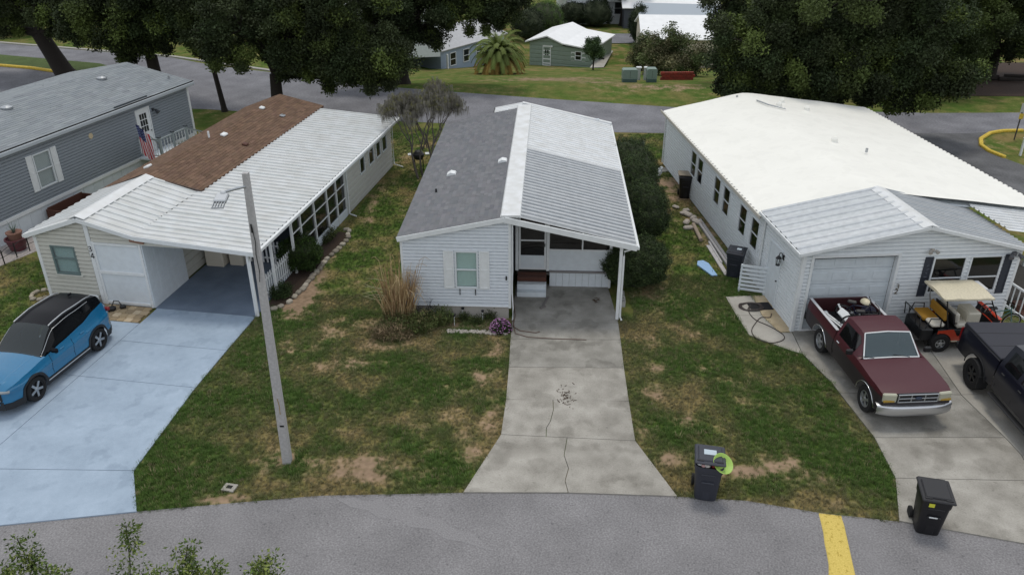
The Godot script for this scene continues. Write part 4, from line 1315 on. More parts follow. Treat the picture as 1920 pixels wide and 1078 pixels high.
	for i in 25:
		var line: Array = []
		var ty := i / 24.0
		for j in 14:
			var tx := j / 13.0
			var hp := Vector3(0, 3.0, 0.95).lerp(Vector3(-0.03, 1.7, -0.35), tx * 0.5)
			line.append(hp + Vector3(0.05 + 0.05 * sin(tx * 14.0 + ty * 2.5), -ty * (1.35 + 0.15 * sin(tx * 3.0)), -ty * 0.1 * (0.5 - tx) - ty * 0.25 * tx + 0.04 * cos(tx * 14.0)))
		fr.append(line)
	for i in 24:
		for j in 13:
			var st: int = j
			b.col = lin(178, 44, 58) if st % 2 == 0 else lin(206, 200, 204)
			if i < 10 and j < 7:
				b.col = lin(40, 46, 84)
				if (i + j) % 2 == 0 and i > 0: b.col = lin(96, 104, 136)
			b.quad(fr[i][j], fr[i + 1][j], fr[i + 1][j + 1], fr[i][j + 1])
	part("cloth", b, M.vertex, fl)
	# wooden deck box and folded chair in the side yard
	var bx := thing("planter_box", "open dark brown wooden planter against the white skirting", "planter", t.transform * Vector3(0.55, 0, -3.3), -15.4)
	for q in [[Vector3(0, 0.33, 1.0), Vector3(0.9, 0.66, 0.05)], [Vector3(0, 0.33, -1.0), Vector3(0.9, 0.66, 0.05)], [Vector3(0.45, 0.33, 0), Vector3(0.05, 0.66, 1.95)], [Vector3(-0.4, 0.36, 0), Vector3(0.05, 0.72, 1.95)]]:
		simple(bx, "side_plank", M.wood_brown, q[0], q[1])
	simple(bx, "soil", mat("soil", 60, 44, 36, 1.0, "strong", 3.0), Vector3(0, 0.2, 0), Vector3(0.8, 0.3, 1.9))

# ---------- plants ----------
func rdir() -> Vector3:
	var z := rng.randf_range(-1, 1); var a := rng.randf() * TAU; var r := sqrt(1 - z * z)
	return Vector3(r * cos(a), z, r * sin(a))

func rbasis(s: float) -> Basis:
	return Basis(rdir(), rng.randf() * TAU).scaled(Vector3.ONE * s)

func spray(n: int, l: float, w: float, spread: float, sd: int) -> ArrayMesh:
	var keep := rng.state
	rng.seed = sd
	var b := B.new()
	for i in n:
		var o := rdir() * spread * sqrt(rng.randf())
		var d := (rdir() + o.normalized() * 0.7).normalized()
		var s := d.cross(rdir()).normalized()
		var k := d.cross(s)
		var g := rng.randf_range(0.75, 1.2)
		b.col = Color(g, g, g)
		var ll := l * rng.randf_range(0.7, 1.25)
		b.tri(o, o + d * ll * .5 + s * w * .5 + k * w * .12, o + d * ll)
		b.tri(o, o + d * ll, o + d * ll * .5 - s * w * .5 + k * w * .12)
	rng.state = keep
	return b.mesh()

var sprays := {}

# clumps of leaf sprays: centre, radius of the clump
func foliage(parent: Node3D, called: String, clumps: Array, per: int, mesh_key: String, size: float, tones: Array, shell := 0.55) -> void:
	var xf: Array = []
	var cs: Array = []
	for c in clumps:
		var ctr: Vector3 = c[0]
		var r: float = c[1]
		var tone: Color = tones[rng.randi() % tones.size()] * rng.randf_range(0.65, 1.5)
		for i in per:
			var d := rdir()
			var p := ctr + Vector3(d.x, d.y * 0.72, d.z) * r * lerpf(shell, 1.0, sqrt(rng.randf()))
			xf.append(Transform3D(rbasis(size * rng.randf_range(0.7, 1.25)), p))
			var g := rng.randf_range(0.72, 1.3)
			cs.append(Color(tone.r * g, tone.g * g, tone.b * g))
	copies(called, sprays[mesh_key], M.leaf, parent, xf, cs)

func limb(b: B, p: Vector3, q: Vector3, r0: float, r1: float, bend: float) -> void:
	var pts: Array = []
	var rr: Array = []
	var side := rdir() * bend
	for i in 6:
		var t := i / 5.0
		pts.append(p.lerp(q, t) + side * sin(t * PI) + (rdir() * bend * 0.15 if i > 0 and i < 5 else Vector3.ZERO))
		rr.append(lerpf(r0, r1, pow(t, 0.7)))
	b.tube(pts, rr, 7)

# spreading oak: trunk base, height of fork, list of crown blobs [offset, radii]
func oak(label: String, at: Vector3, lean: Vector3, fork: float, r: float, blobs: Array, n: int, per: int, called := "oak_tree", tones: Array = [], moss := 0) -> Node3D:
	var t := thing(called, label, "tree", at, 0.0, "trees along the back road")
	if tones.is_empty(): tones = [lin(54, 65, 38), lin(68, 80, 43), lin(46, 55, 34), lin(84, 98, 50), lin(57, 66, 42), lin(48, 60, 36)]
	var b := B.new()
	var top := lean + Vector3(0, fork, 0)
	b.tube([Vector3(0, -0.1, 0), Vector3(0, 0.3, 0) + lean * .1, top * 0.5, top], [r * 1.5, r * 1.1, r * 0.95, r * 0.85], 10)
	var clumps: Array = []
	var hole := FastNoiseLite.new()
	hole.seed = rng.randi() % 999
	hole.frequency = 0.3
	for k in blobs:
		var c: Vector3 = k[0]
		var rad: Vector3 = k[1]
		limb(b, top, c - Vector3(0, rad.y * .2, 0), r * 0.55, r * 0.12, 0.5)
		for i in int(n * k[2]):
			var d := rdir()
			var q := pow(rng.randf(), 0.25) * rng.randf_range(0.92, 1.16)
			var p := c + Vector3(d.x * rad.x, d.y * rad.y, d.z * rad.z) * q
			if hole.get_noise_3dv(p) > 0.27: continue            # gaps between the boughs
			clumps.append([p, rng.randf_range(0.35, 0.85)])
			if d.y < -0.5 and rng.randf() < 0.35: clumps.append([p - Vector3(rng.randf_range(-.3, .3), rng.randf_range(.4, .9), 0), 0.3])
			if i % 4 == 0:
				limb(b, c - Vector3(0, rad.y * .2, 0), p, r * 0.14, 0.02, 0.25)
	part("trunk", b, M.bark, t)
	foliage(t, "crown", clumps, per, "oak", 1.0, tones, 0.25)
	return t

func bush(label: String, at: Vector3, rad: Vector3, n: int, tones: Array, group := "", called := "bush", key := "small", size := 1.0) -> Node3D:
	var t := thing(called, label, "bush", at, 0.0, group)
	var nz := FastNoiseLite.new()
	nz.seed = rng.randi() % 999
	nz.frequency = 1.1
	var xf: Array = []; var cs: Array = []
	for i in n:
		var d := rdir()
		if d.y < -0.6: continue
		var k: float = 1.0 + nz.get_noise_3dv(d * 1.6) * 0.28
		var p := Vector3(d.x * rad.x, rad.y + d.y * rad.y, d.z * rad.z) * 1.0
		p = Vector3(p.x * k, maxf(0.05, rad.y + d.y * rad.y * k), p.z * k) * lerpf(0.86 if rad.y > 0.5 else 0.35, 1.02, rng.randf())
		xf.append(Transform3D(rbasis(size * rng.randf_range(0.7, 1.2)), p))
		var g := rng.randf_range(0.6, 1.35) * (1.0 + nz.get_noise_3dv(d * 5.0) * 0.5)
		var tn: Color = tones[rng.randi() % tones.size()]
		cs.append(Color(tn.r * g, tn.g * g, tn.b * g))
	var b := B.new()
	var rows: Array = []
	for i in 13:
		var row: Array = []
		for j in 20:
			var ph := -PI / 2 + PI * i / 12.0
			var th := TAU * j / 20.0
			var d := Vector3(cos(ph) * cos(th), sin(ph), -cos(ph) * sin(th))
			var k: float = (1.0 + nz.get_noise_3dv(d * 1.6) * 0.28) * 0.88
			row.append(Vector3(d.x * rad.x * k, maxf(0.0, rad.y + d.y * rad.y * k), d.z * rad.z * k))
		rows.append(row)
	b.grid(rows, false, true)
	if rad.y > 0.5: part("branches", b, mat("bush_core", 58, 66, 46, 1.0, "mid", 3.0), t)
	copies("foliage", sprays[key], M.leaf, t, xf, cs)
	return t

func trees() -> void:
	sprays["oak"] = spray(18, 0.16, 0.085, 0.26, 11)
	sprays["small"] = spray(14, 0.055, 0.026, 0.085, 12)
	sprays["near"] = spray(10, 0.07, 0.036, 0.12, 13)
	sprays["weed"] = spray(9, 0.16, 0.02, 0.06, 14)
	sprays["broad"] = spray(9, 0.17, 0.09, 0.2, 15)
	# left row behind the houses
	oak("big leaning oak on the grass island with a thick dark trunk", Vector3(-31.6, 0, -57.6), Vector3(-1.0, 0, 0.3), 3.0, 0.6, [[Vector3(-2.5, 5.7, 0.5), Vector3(3.6, 1.6, 3.2), 1.0], [Vector3(2.2, 5.6, 1.0), Vector3(3.2, 2.2, 3.0), 1.0], [Vector3(-6.0, 4.9, 0), Vector3(2.8, 1.6, 2.4), 0.7], [Vector3(0.5, 7.6, 0), Vector3(4.5, 2.2, 3.6), 1.0]], 70, 42)
	oak("wide oak standing behind the far end of the grey home", Vector3(-21.9, 0, -50.0), Vector3(0.0, 0, 0.2), 3.0, 0.40, [[Vector3(-1.6, 5.5, 0.5), Vector3(2.8, 1.8, 2.6), 1.0], [Vector3(1.6, 6.0, 0.6), Vector3(2.4, 1.9, 2.4), 1.0], [Vector3(-0.3, 4.1, 0.8), Vector3(1.3, 0.9, 1.2), 0.4], [Vector3(0.0, 7.4, 0), Vector3(3.8, 2.0, 3.2), 1.0]], 62, 42)
	oak("slim straight oak rising above the brown shingle ridge", Vector3(-17.4, 0, -48.2), Vector3(-0.35, 0, 0), 3.4, 0.15, [[Vector3(-0.4, 5.8, 0), Vector3(1.6, 1.5, 1.6), 1.0], [Vector3(-0.7, 4.5, 0.3), Vector3(0.9, 0.5, 0.9), 0.5], [Vector3(-0.2, 7.0, 0), Vector3(2.0, 1.4, 2.0), 1.0]], 44, 40)
	oak("double trunked oak behind the brown roof, its boughs over the road", Vector3(-13.7, 0, -46.6), Vector3(0.1, 0, 0), 2.6, 0.36, [[Vector3(-1.2, 5.6, 0.4), Vector3(2.4, 1.9, 2.4), 1.0], [Vector3(1.8, 5.5, 0.4), Vector3(2.4, 2.0, 2.4), 1.0], [Vector3(2.0, 3.9, 1.0), Vector3(1.5, 0.8, 1.3), 0.5], [Vector3(4.1, 3.8, 0.5), Vector3(2.0, 1.4, 1.7), 1.0], [Vector3(6.0, 3.8, 0.2), Vector3(1.8, 1.5, 1.6), 1.0], [Vector3(3.0, 7.0, 0), Vector3(4.6, 2.0, 3.0), 1.0]], 60, 42)
	oak("dense oak on the far verge, boughs low over the palm side", Vector3(-7.6, 0, -56.0), Vector3(0.2, 0, 0), 2.8, 0.42, [[Vector3(-1.5, 4.4, 1.0), Vector3(2.6, 2.2, 2.4), 1.0], [Vector3(1.6, 4.9, 1.0), Vector3(2.6, 1.9, 2.2), 1.0], [Vector3(4.6, 5.7, 1.0), Vector3(2.6, 1.4, 2.0), 1.0], [Vector3(6.9, 5.4, 1.4), Vector3(1.8, 1.2, 1.6), 0.6], [Vector3(2.0, 7.2, 0), Vector3(5.0, 2.0, 3.0), 1.0]], 64, 42)
	# right-hand mass
	oak("huge oak behind the plain white roof with branches drooping to the road", Vector3(16.9, 0, -42.6), Vector3(0.2, 0, 0), 2.6, 0.5, [[Vector3(-3.6, 5.2, 0), Vector3(3.0, 2.2, 2.6), 1.0], [Vector3(-1.6, 3.9, 0.3), Vector3(2.6, 1.6, 2.2), 1.0], [Vector3(1.6, 4.0, 0.3), Vector3(2.6, 1.7, 2.2), 1.0], [Vector3(2.6, 5.8, 0), Vector3(3.4, 2.0, 2.8), 1.0], [Vector3(4.1, 3.2, 0.6), Vector3(1.5, 1.1, 1.3), 0.7], [Vector3(5.7, 3.5, 0.4), Vector3(1.3, 0.9, 1.2), 0.5], [Vector3(-4.6, 3.4, -0.5), Vector3(1.6, 1.3, 1.5), 0.7], [Vector3(0, 7.6, 0), Vector3(5.4, 2.0, 3.4), 1.0]], 66, 42)
	oak("rounded green oak beyond the back road at the corner", Vector3(26.0, 0, -54.5), Vector3(0, 0, 0), 2.4, 0.42, [[Vector3(-2.0, 4.2, 0.8), Vector3(3.2, 2.6, 2.8), 1.0], [Vector3(2.2, 4.4, 0.6), Vector3(3.2, 2.5, 2.8), 1.0], [Vector3(0, 2.6, 1.0), Vector3(3.8, 1.4, 2.4), 0.9], [Vector3(0, 6.8, 0), Vector3(4.2, 2.2, 3.2), 1.0]], 62, 42, "oak_tree", [lin(54, 66, 36), lin(66, 80, 41), lin(46, 56, 34), lin(76, 90, 46)])
	oak("shaded oak beyond the verge behind the rounded one", Vector3(33.5, 0, -57), Vector3(0, 0, 0), 2.2, 0.42, [[Vector3(-2.0, 3.8, 0.8), Vector3(3.4, 2.6, 2.8), 1.0], [Vector3(2.2, 4.4, 0.6), Vector3(3.4, 2.5, 2.8), 1.0], [Vector3(0, 6.8, 0), Vector3(4.6, 2.4, 3.2), 1.0]], 60, 40)
	oak("dark oak beyond the road behind the huge one", Vector3(18.5, -0.3, -58.0), Vector3(0, 0, 0), 2.6, 0.4, [[Vector3(-2.4, 5.2, 0.8), Vector3(3.0, 2.2, 2.6), 1.0], [Vector3(2.0, 4.6, 0.6), Vector3(3.2, 2.6, 2.8), 1.0], [Vector3(0, 7.2, 0), Vector3(4.2, 2.0, 3.0), 1.0]], 54, 40)
	# nearby tree whose top reaches into the lower left corner
	var t := thing("leafy_tree", "young leafy tree rising beside the front road, only its top in view", "tree", Vector3(-5.6, 0, -7.2))
	var b := B.new()
	b.tube([Vector3(0, -0.1, 0), Vector3(0.05, 1.4, 0), Vector3(0, 2.6, 0)], [0.13, 0.1, 0.08], 8)
	var xf: Array = []; var cs: Array = []
	var tn := [lin(88, 108, 52), lin(104, 122, 64), lin(72, 92, 44), lin(124, 136, 74)]
	# twig ends taken from the photograph, set in the tree's own crown
	for q in [[30, 1010, 4.9], [50, 1040, 4.7], [85, 1060, 4.6], [10, 1060, 4.8], [110, 1078, 4.5], [235, 985, 4.7], [350, 1022, 4.9], [355, 1050, 4.7], [340, 1075, 4.6], [410, 1055, 4.7], [390, 1070, 4.5], [505, 1045, 4.8], [495, 1068, 4.6], [520, 1075, 4.6], [265, 1074, 4.6], [300, 1072, 4.6], [250, 1100, 4.3], [60, 1110, 4.3], [380, 1110, 4.2], [470, 1110, 4.3], [150, 1110, 4.2]]:
		var e: Vector3 = G(q[0], q[1], q[2]) - t.position
		var s := Vector3(e.x * 0.55, 2.4 + 0.25 * absf(e.x), e.z * 0.4)
		limb(b, Vector3(0, 2.0, 0).lerp(s, 0.15), s, 0.05, 0.025, 0.12)
		limb(b, s, e, 0.024, 0.006, 0.12)
		for i in 60:
			var f := pow(rng.randf(), 0.6)
			var p := s.lerp(e, 0.45 + 0.55 * f) + rdir() * rng.randf_range(0.05, 0.26) * (1.25 - 0.6 * f)
			if p.y > e.y + 0.06: p.y = e.y - rng.randf() * 0.2
			xf.append(Transform3D(rbasis(rng.randf_range(0.55, 0.95)), p))
			var c: Color = tn[rng.randi() % 4] * rng.randf_range(0.7, 1.2)
			cs.append(c)
	part("trunk", b, M.bark, t)
	copies("crown", sprays["near"], M.leaf, t, xf, cs)
	# bare mossy tree between the houses
	var d := thing("bare_tree", "bare grey tree hung with moss between the two homes", "tree", G(792, 334))
	b = B.new()
	var twigs: Array = []
	var grow := func(me: Callable, p: Vector3, dir: Vector3, l: float, r: float, depth: int) -> void:
		var q := p + dir * l
		limb(b, p, q, r, r * 0.6, l * 0.08)
		if depth == 0:
			twigs.append(q)
			return
		for i in (3 if depth > 1 else 4):
			var nd := (dir + rdir() * 0.5 + Vector3(0, 0.24, 0)).normalized()
			me.call(me, p.lerp(q, rng.randf_range(0.65, 1.0)), nd, l * rng.randf_range(0.52, 0.72), r * 0.55, depth - 1)
	for st in [[Vector3(-0.2, 0, 0.1), Vector3(-0.16, 1, -0.1), 1.8], [Vector3(0.2, 0, 0), Vector3(0.2, 1, -0.2), 2.0], [Vector3(0.0, 0, -0.2), Vector3(0.05, 1, 0.1), 1.9], [Vector3(0.35, 0, -0.4), Vector3(-0.1, 1.0, -0.2), 2.0]]:
		grow.call(grow, st[0], (st[1] as Vector3).normalized(), st[2], 0.06, 4)
	part("trunk", b, mat("grey_bark", 104, 98, 94, 0.95, "mid", 2.0), d)
	var strand := B.new()
	for i in 7:
		var o := Vector3(rng.randf_range(-.05, .05), 0, rng.randf_range(-.05, .05))
		var e := o + Vector3(rng.randf_range(-.05, .05), -rng.randf_range(.15, .4), rng.randf_range(-.05, .05))
		strand.tri(o, o + Vector3(0.012, -0.02, 0.006), e)
	xf = []; cs = []
	for p in twigs:
		if rng.randf() < .1: continue
		for i in 7:
			xf.append(Transform3D(Basis(Vector3.UP, rng.randf() * TAU).scaled(Vector3.ONE * rng.randf_range(0.5, 1.3)), p + rdir() * 0.25))
			var g := rng.randf_range(0.7, 1.25)
			cs.append(Color(0.21 * g, 0.20 * g, 0.175 * g))
	copies("moss", strand.mesh(), M.leaf, d, xf, cs)
	xf = []; cs = []
	for p in twigs:
		for i in (2 if p.y > 3.2 else 1):
			xf.append(Transform3D(rbasis(0.9), p + rdir() * 0.15))
			var c := lin(122, 122, 76) * rng.randf_range(0.6, 1.4)
			cs.append(c)
	copies("leaves", sprays["small"], M.leaf, d, xf, cs)
	# clipped bushes beside the carport and along the lanai
	var dk := [lin(60, 74, 46), lin(72, 88, 52), lin(50, 63, 42)]
	var C := Transform3D(Basis(Vector3.UP, deg_to_rad(-2.7)), Vector3(-0.05, 0, -22.83))
	bush("round dark green bush beside the carport post", C * Vector3(4.2, 0, -2.55), Vector3(1.12, 0.93, 0.95), 6200, dk)
	bush("tall dark clipped bush beside the ribbed roof, behind the round one", C * Vector3(4.7, 0, -6.1), Vector3(1.05, 1.28, 1.0), 5200, dk)
	bush("tall dark clipped bush in the middle of the row along the lanai", C * Vector3(4.6, 0, -8.3), Vector3(1.05, 1.38, 1.1), 5200, dk)
	bush("tall dark clipped bush at the far end of the row along the lanai", C * Vector3(4.6, 0, -10.6), Vector3(1.2, 1.42, 1.5), 5200, dk)
	bush("glossy green shrub beside the white picket fence", Vector3(-7.72, 0, -26.6), Vector3(0.72, 0.62, 0.72), 1500, [lin(54, 74, 34), lin(66, 88, 40), lin(44, 62, 30)], "", "bush", "near", 1.0)
	bush("low green plant in the stone-edged bed by the fence", Vector3(-7.95, 0, -24.45), Vector3(0.42, 0.22, 0.5), 420, [lin(48, 64, 36), lin(60, 76, 42)], "", "bush", "near", 0.8)
	bush("small sprawling plant at the far end of the stone-edged bed", Vector3(-7.35, 0, -29.2), Vector3(0.4, 0.25, 0.7), 360, [lin(62, 74, 44), lin(78, 84, 50)], "", "bush", "near", 0.8)
	# dry reed clump with weeds at its foot
	var rd := thing("reed_clump", "tall clump of dry straw-coloured reeds at the corner of the pale blue home", "plant", Vector3(-3.62, 0, -22.45))
	b = B.new()
	for i in 240:
		var a := rng.randf() * TAU
		var r0 := sqrt(rng.randf()) * 0.42
		var p := Vector3(cos(a) * r0, 0, sin(a) * r0 * .7)
		var h := rng.randf_range(1.1, 2.2)
		var lean2 := Vector3(cos(a), 0, sin(a)) * rng.randf_range(0.05, 0.5) + rdir() * 0.2
		b.col = [lin(182, 156, 116), lin(164, 138, 102), lin(196, 174, 138), lin(142, 116, 88)][i % 4] * rng.randf_range(0.8, 1.1)
		var m1 := p + Vector3(0, h * .55, 0) + lean2 * 0.4
		var q := p + Vector3(0, h, 0) + lean2
		b.tube([p, m1, q], [0.012, 0.010, 0.004], 4, false)
		if i % 5 == 0:      # bent-over tips
			b.tube([q, q + lean2.normalized() * 0.18 + Vector3(0, 0.05, 0), q + lean2.normalized() * 0.36 - Vector3(0, 0.1, 0)], [0.006, 0.006, 0.004], 4, false)
	for i in 9:
		var a := rng.randf_range(2.2, 4.2)
		var p := Vector3(-0.3, rng.randf_range(0.9, 1.7), 0.1)
		b.col = lin(150, 150, 116)
		b.tube([p, p + Vector3(cos(a) * 0.4, 0.12, 0.1), p + Vector3(cos(a) * 0.75, rng.randf_range(-.05, .45), 0.15)], [0.012, 0.01, 0.006], 4, false)
	part("canes", b, M.vertex, rd)
	bush("leafy green weeds round the foot of the dry reeds", Vector3(-3.3, 0, -22.15), Vector3(0.95, 0.36, 0.55), 1500, [lin(84, 98, 56), lin(102, 112, 66), lin(118, 112, 80)], "", "weed_patch", "near", 0.8)
	bush("brown and green tangle of weeds in front of the reeds", Vector3(-3.75, 0, -21.75), Vector3(0.7, 0.24, 0.5), 800, [lin(124, 110, 86), lin(98, 98, 66), lin(142, 124, 100)], "", "weed_patch", "weed", 0.8)
	bush("loose green weeds against the stone skirt of the pale blue home", Vector3(-2.35, 0, -22.5), Vector3(0.5, 0.3, 0.3), 520, [lin(84, 98, 58), lin(104, 114, 68)], "", "weed_patch", "near", 0.8)
	# dark-leaved sapling in front of the siding
	var sp := thing("sapling", "thin dark-leaved sapling in front of the pale blue siding", "plant", Vector3(-2.75, 0, -22.4))
	b = B.new()
	xf = []; cs = []
	for i in 5:
		var e := Vector3(rng.randf_range(-0.3, 0.5), rng.randf_range(0.7, 1.15), 0.05)
		limb(b, Vector3(0, 0, 0), e, 0.012, 0.004, 0.08)
		for k in 7:
			xf.append(Transform3D(rbasis(0.45), e * rng.randf_range(0.6, 1.0) + rdir() * 0.1))
			cs.append(lin(26, 30, 40))
	part("stem", b, M.bark, sp)
	copies("leaves", sprays["near"], M.leaf, sp, xf, cs)
	# purple flowers at the drive corner
	var fp := thing("flower_bush", "low bush of purple flowers at the corner of the concrete drive", "flowers", Vector3(-0.36, 0, -22.05))
	xf = []; cs = []
	for i in 520:
		var q := rdir()
		q.y = absf(q.y)
		xf.append(Transform3D(rbasis(0.7), Vector3(q.x * 0.34, q.y * 0.38 + 0.02, q.z * 0.28) * lerpf(0.6, 1.0, rng.randf())))
		cs.append(lin(58, 72, 44) * rng.randf_range(0.6, 1.2))
	copies("leaves", sprays["small"], M.leaf, fp, xf, cs)
	var fb := B.new()
	for k in 6:
		var a := k * TAU / 6.0
		fb.tri(Vector3.ZERO, Vector3(cos(a - .4) * .022, .008, sin(a - .4) * .022), Vector3(cos(a + .4) * .022, .008, sin(a + .4) * .022))
	xf = []; cs = []
	for i in 260:
		var q := rdir()
		q.y = absf(q.y)
		xf.append(Transform3D(Basis(Vector3.UP, rng.randf() * TAU) * Basis(Vector3.RIGHT, rng.randf_range(-.6, .6)), Vector3(q.x * 0.36, q.y * 0.41 + 0.03, q.z * 0.30)))
		cs.append([lin(176, 120, 172), lin(158, 98, 160), lin(202, 160, 196)][i % 3])
	copies("blossoms", fb.mesh(), M.leaf, fp, xf, cs)

# ---------- vehicles (front towards local +z) ----------
func wheel(parent: Node3D, c: Vector3, r: float, w: float, side: int, rim_m: Material, spokes: int, rim_r := 0.66, dark: Material = null, ring_m: Material = null) -> void:
	var bas := Basis(Vector3.BACK, -PI / 2 * side)
	var b := B.new()
	b.lathe([Vector2(r * rim_r * .9, -w * .5), Vector2(r * .93, -w * .5), Vector2(r, -w * .36), Vector2(r, w * .36), Vector2(r * .95, w * .49), Vector2(r * (rim_r + .06), w * .5), Vector2(r * rim_r, w * .42)], 28, c, bas)
	var t := part("wheel", b, M.rubber, parent)
	b = B.new()
	b.lathe([Vector2(r * rim_r, w * .42), Vector2(r * (rim_r - .06), w * .44), Vector2(r * (rim_r - .1), w * .2)], 24, c, bas)
	if ring_m:
		part("rim_ring", b, ring_m, t)
		b = B.new()
	b.lathe([Vector2(r * .2, w * .40), Vector2(r * .14, w * .46), Vector2(0, w * .46)], 14, c, bas)
	for i in spokes:
		var a := TAU * i / spokes
		var d := Vector3(cos(a), 0, sin(a))
		var q := c + bas * (d * r * .14 + Vector3(0, w * .38, 0)); var e := c + bas * (d * r * (rim_r - .05) + Vector3(0, w * .36, 0))
		b.bar(q, e, r * (.62 / spokes + .07), w * .1, bas * Vector3.UP)
	part("rim", b, rim_m, t)
	b = B.new()
	b.lathe([Vector2(r * (rim_r - .04), w * .18), Vector2(0, w * .16)], 20, c, bas)
	part("brake_disc", b, dark if dark else M.black_metal, t)

func arch(z: float, y0: float, ax: Array, cy: float, R: float) -> float:
	var y := y0
	for a in ax:
		var d: float = z - a
		if absf(d) < R: y = maxf(y, cy + sqrt(R * R - d * d))
	return y

# side skin between two height lines; hw(z, y) is the half width
func skin(b: B, z0: float, z1: float, lo: Callable, hi: Callable, hw: Callable, n := 6, dz := 0.04) -> void:
	var cnt := int(ceil((z1 - z0) / dz))
	for s in [-1, 1]:
		var rows: Array = []
		for i in cnt + 1:
			var z := lerpf(z0, z1, float(i) / cnt)
			var row: Array = []
			for j in n + 1:
				var y: float = lerpf(lo.call(z), hi.call(z), float(j) / n)
				row.append(Vector3(s * hw.call(z, y), y, z))
			rows.append(row)
		b.grid(rows, s < 0)

# top skin across the car between z0 and z1: y(z), half width(z), crown
func lid(b: B, z0: float, z1: float, y: Callable, hw: Callable, crown: float, n := 10, m := 12) -> void:
	var rows: Array = []
	for i in n + 1:
		var z := lerpf(z0, z1, float(i) / n)
		var row: Array = []
		for j in m + 1:
			var t := lerpf(-1, 1, float(j) / m)
			row.append(Vector3(t * hw.call(z), y.call(z) + crown * (1 - t * t), z))
		rows.append(row)
	b.grid(rows, true)

func endcap(b: B, z: float, y0: float, y1: float, hw: Callable, bulge: float, back := false) -> void:
	var rows: Array = []
	for i in 7:
		var y := lerpf(y0, y1, i / 6.0)
		var row: Array = []
		for j in 13:
			var t := lerpf(-1, 1, j / 12.0)
			row.append(Vector3(t * hw.call(z, y), y, z + bulge * (1 - t * t)))
		rows.append(row)
	b.grid(rows, back)

func curve(pts: Array) -> Callable:                 # piecewise smooth function through (x, y) pairs, x rising
	return func(x: float) -> float:
		if x <= pts[0][0]: return pts[0][1]
		for i in pts.size() - 1:
			if x <= pts[i + 1][0]:
				var t: float = (x - pts[i][0]) / (pts[i + 1][0] - pts[i][0])
				return lerpf(pts[i][1], pts[i + 1][1], t * t * (3 - 2 * t) * 0.5 + t * 0.5)
		return pts[-1][1]

func paint(key: String, r: float, g: float, b: float, rough := 0.28, coat := 0.8) -> StandardMaterial3D:
	var m := mat(key, r, g, b, rough, "soft", 1.5)
	m.clearcoat_enabled = coat > 0.0
	m.clearcoat = coat
	m.clearcoat_roughness = 0.08
	return m

func vehicles() -> void:
	suv()
	red_pickup()
	blue_pickup()
	golf_cart()

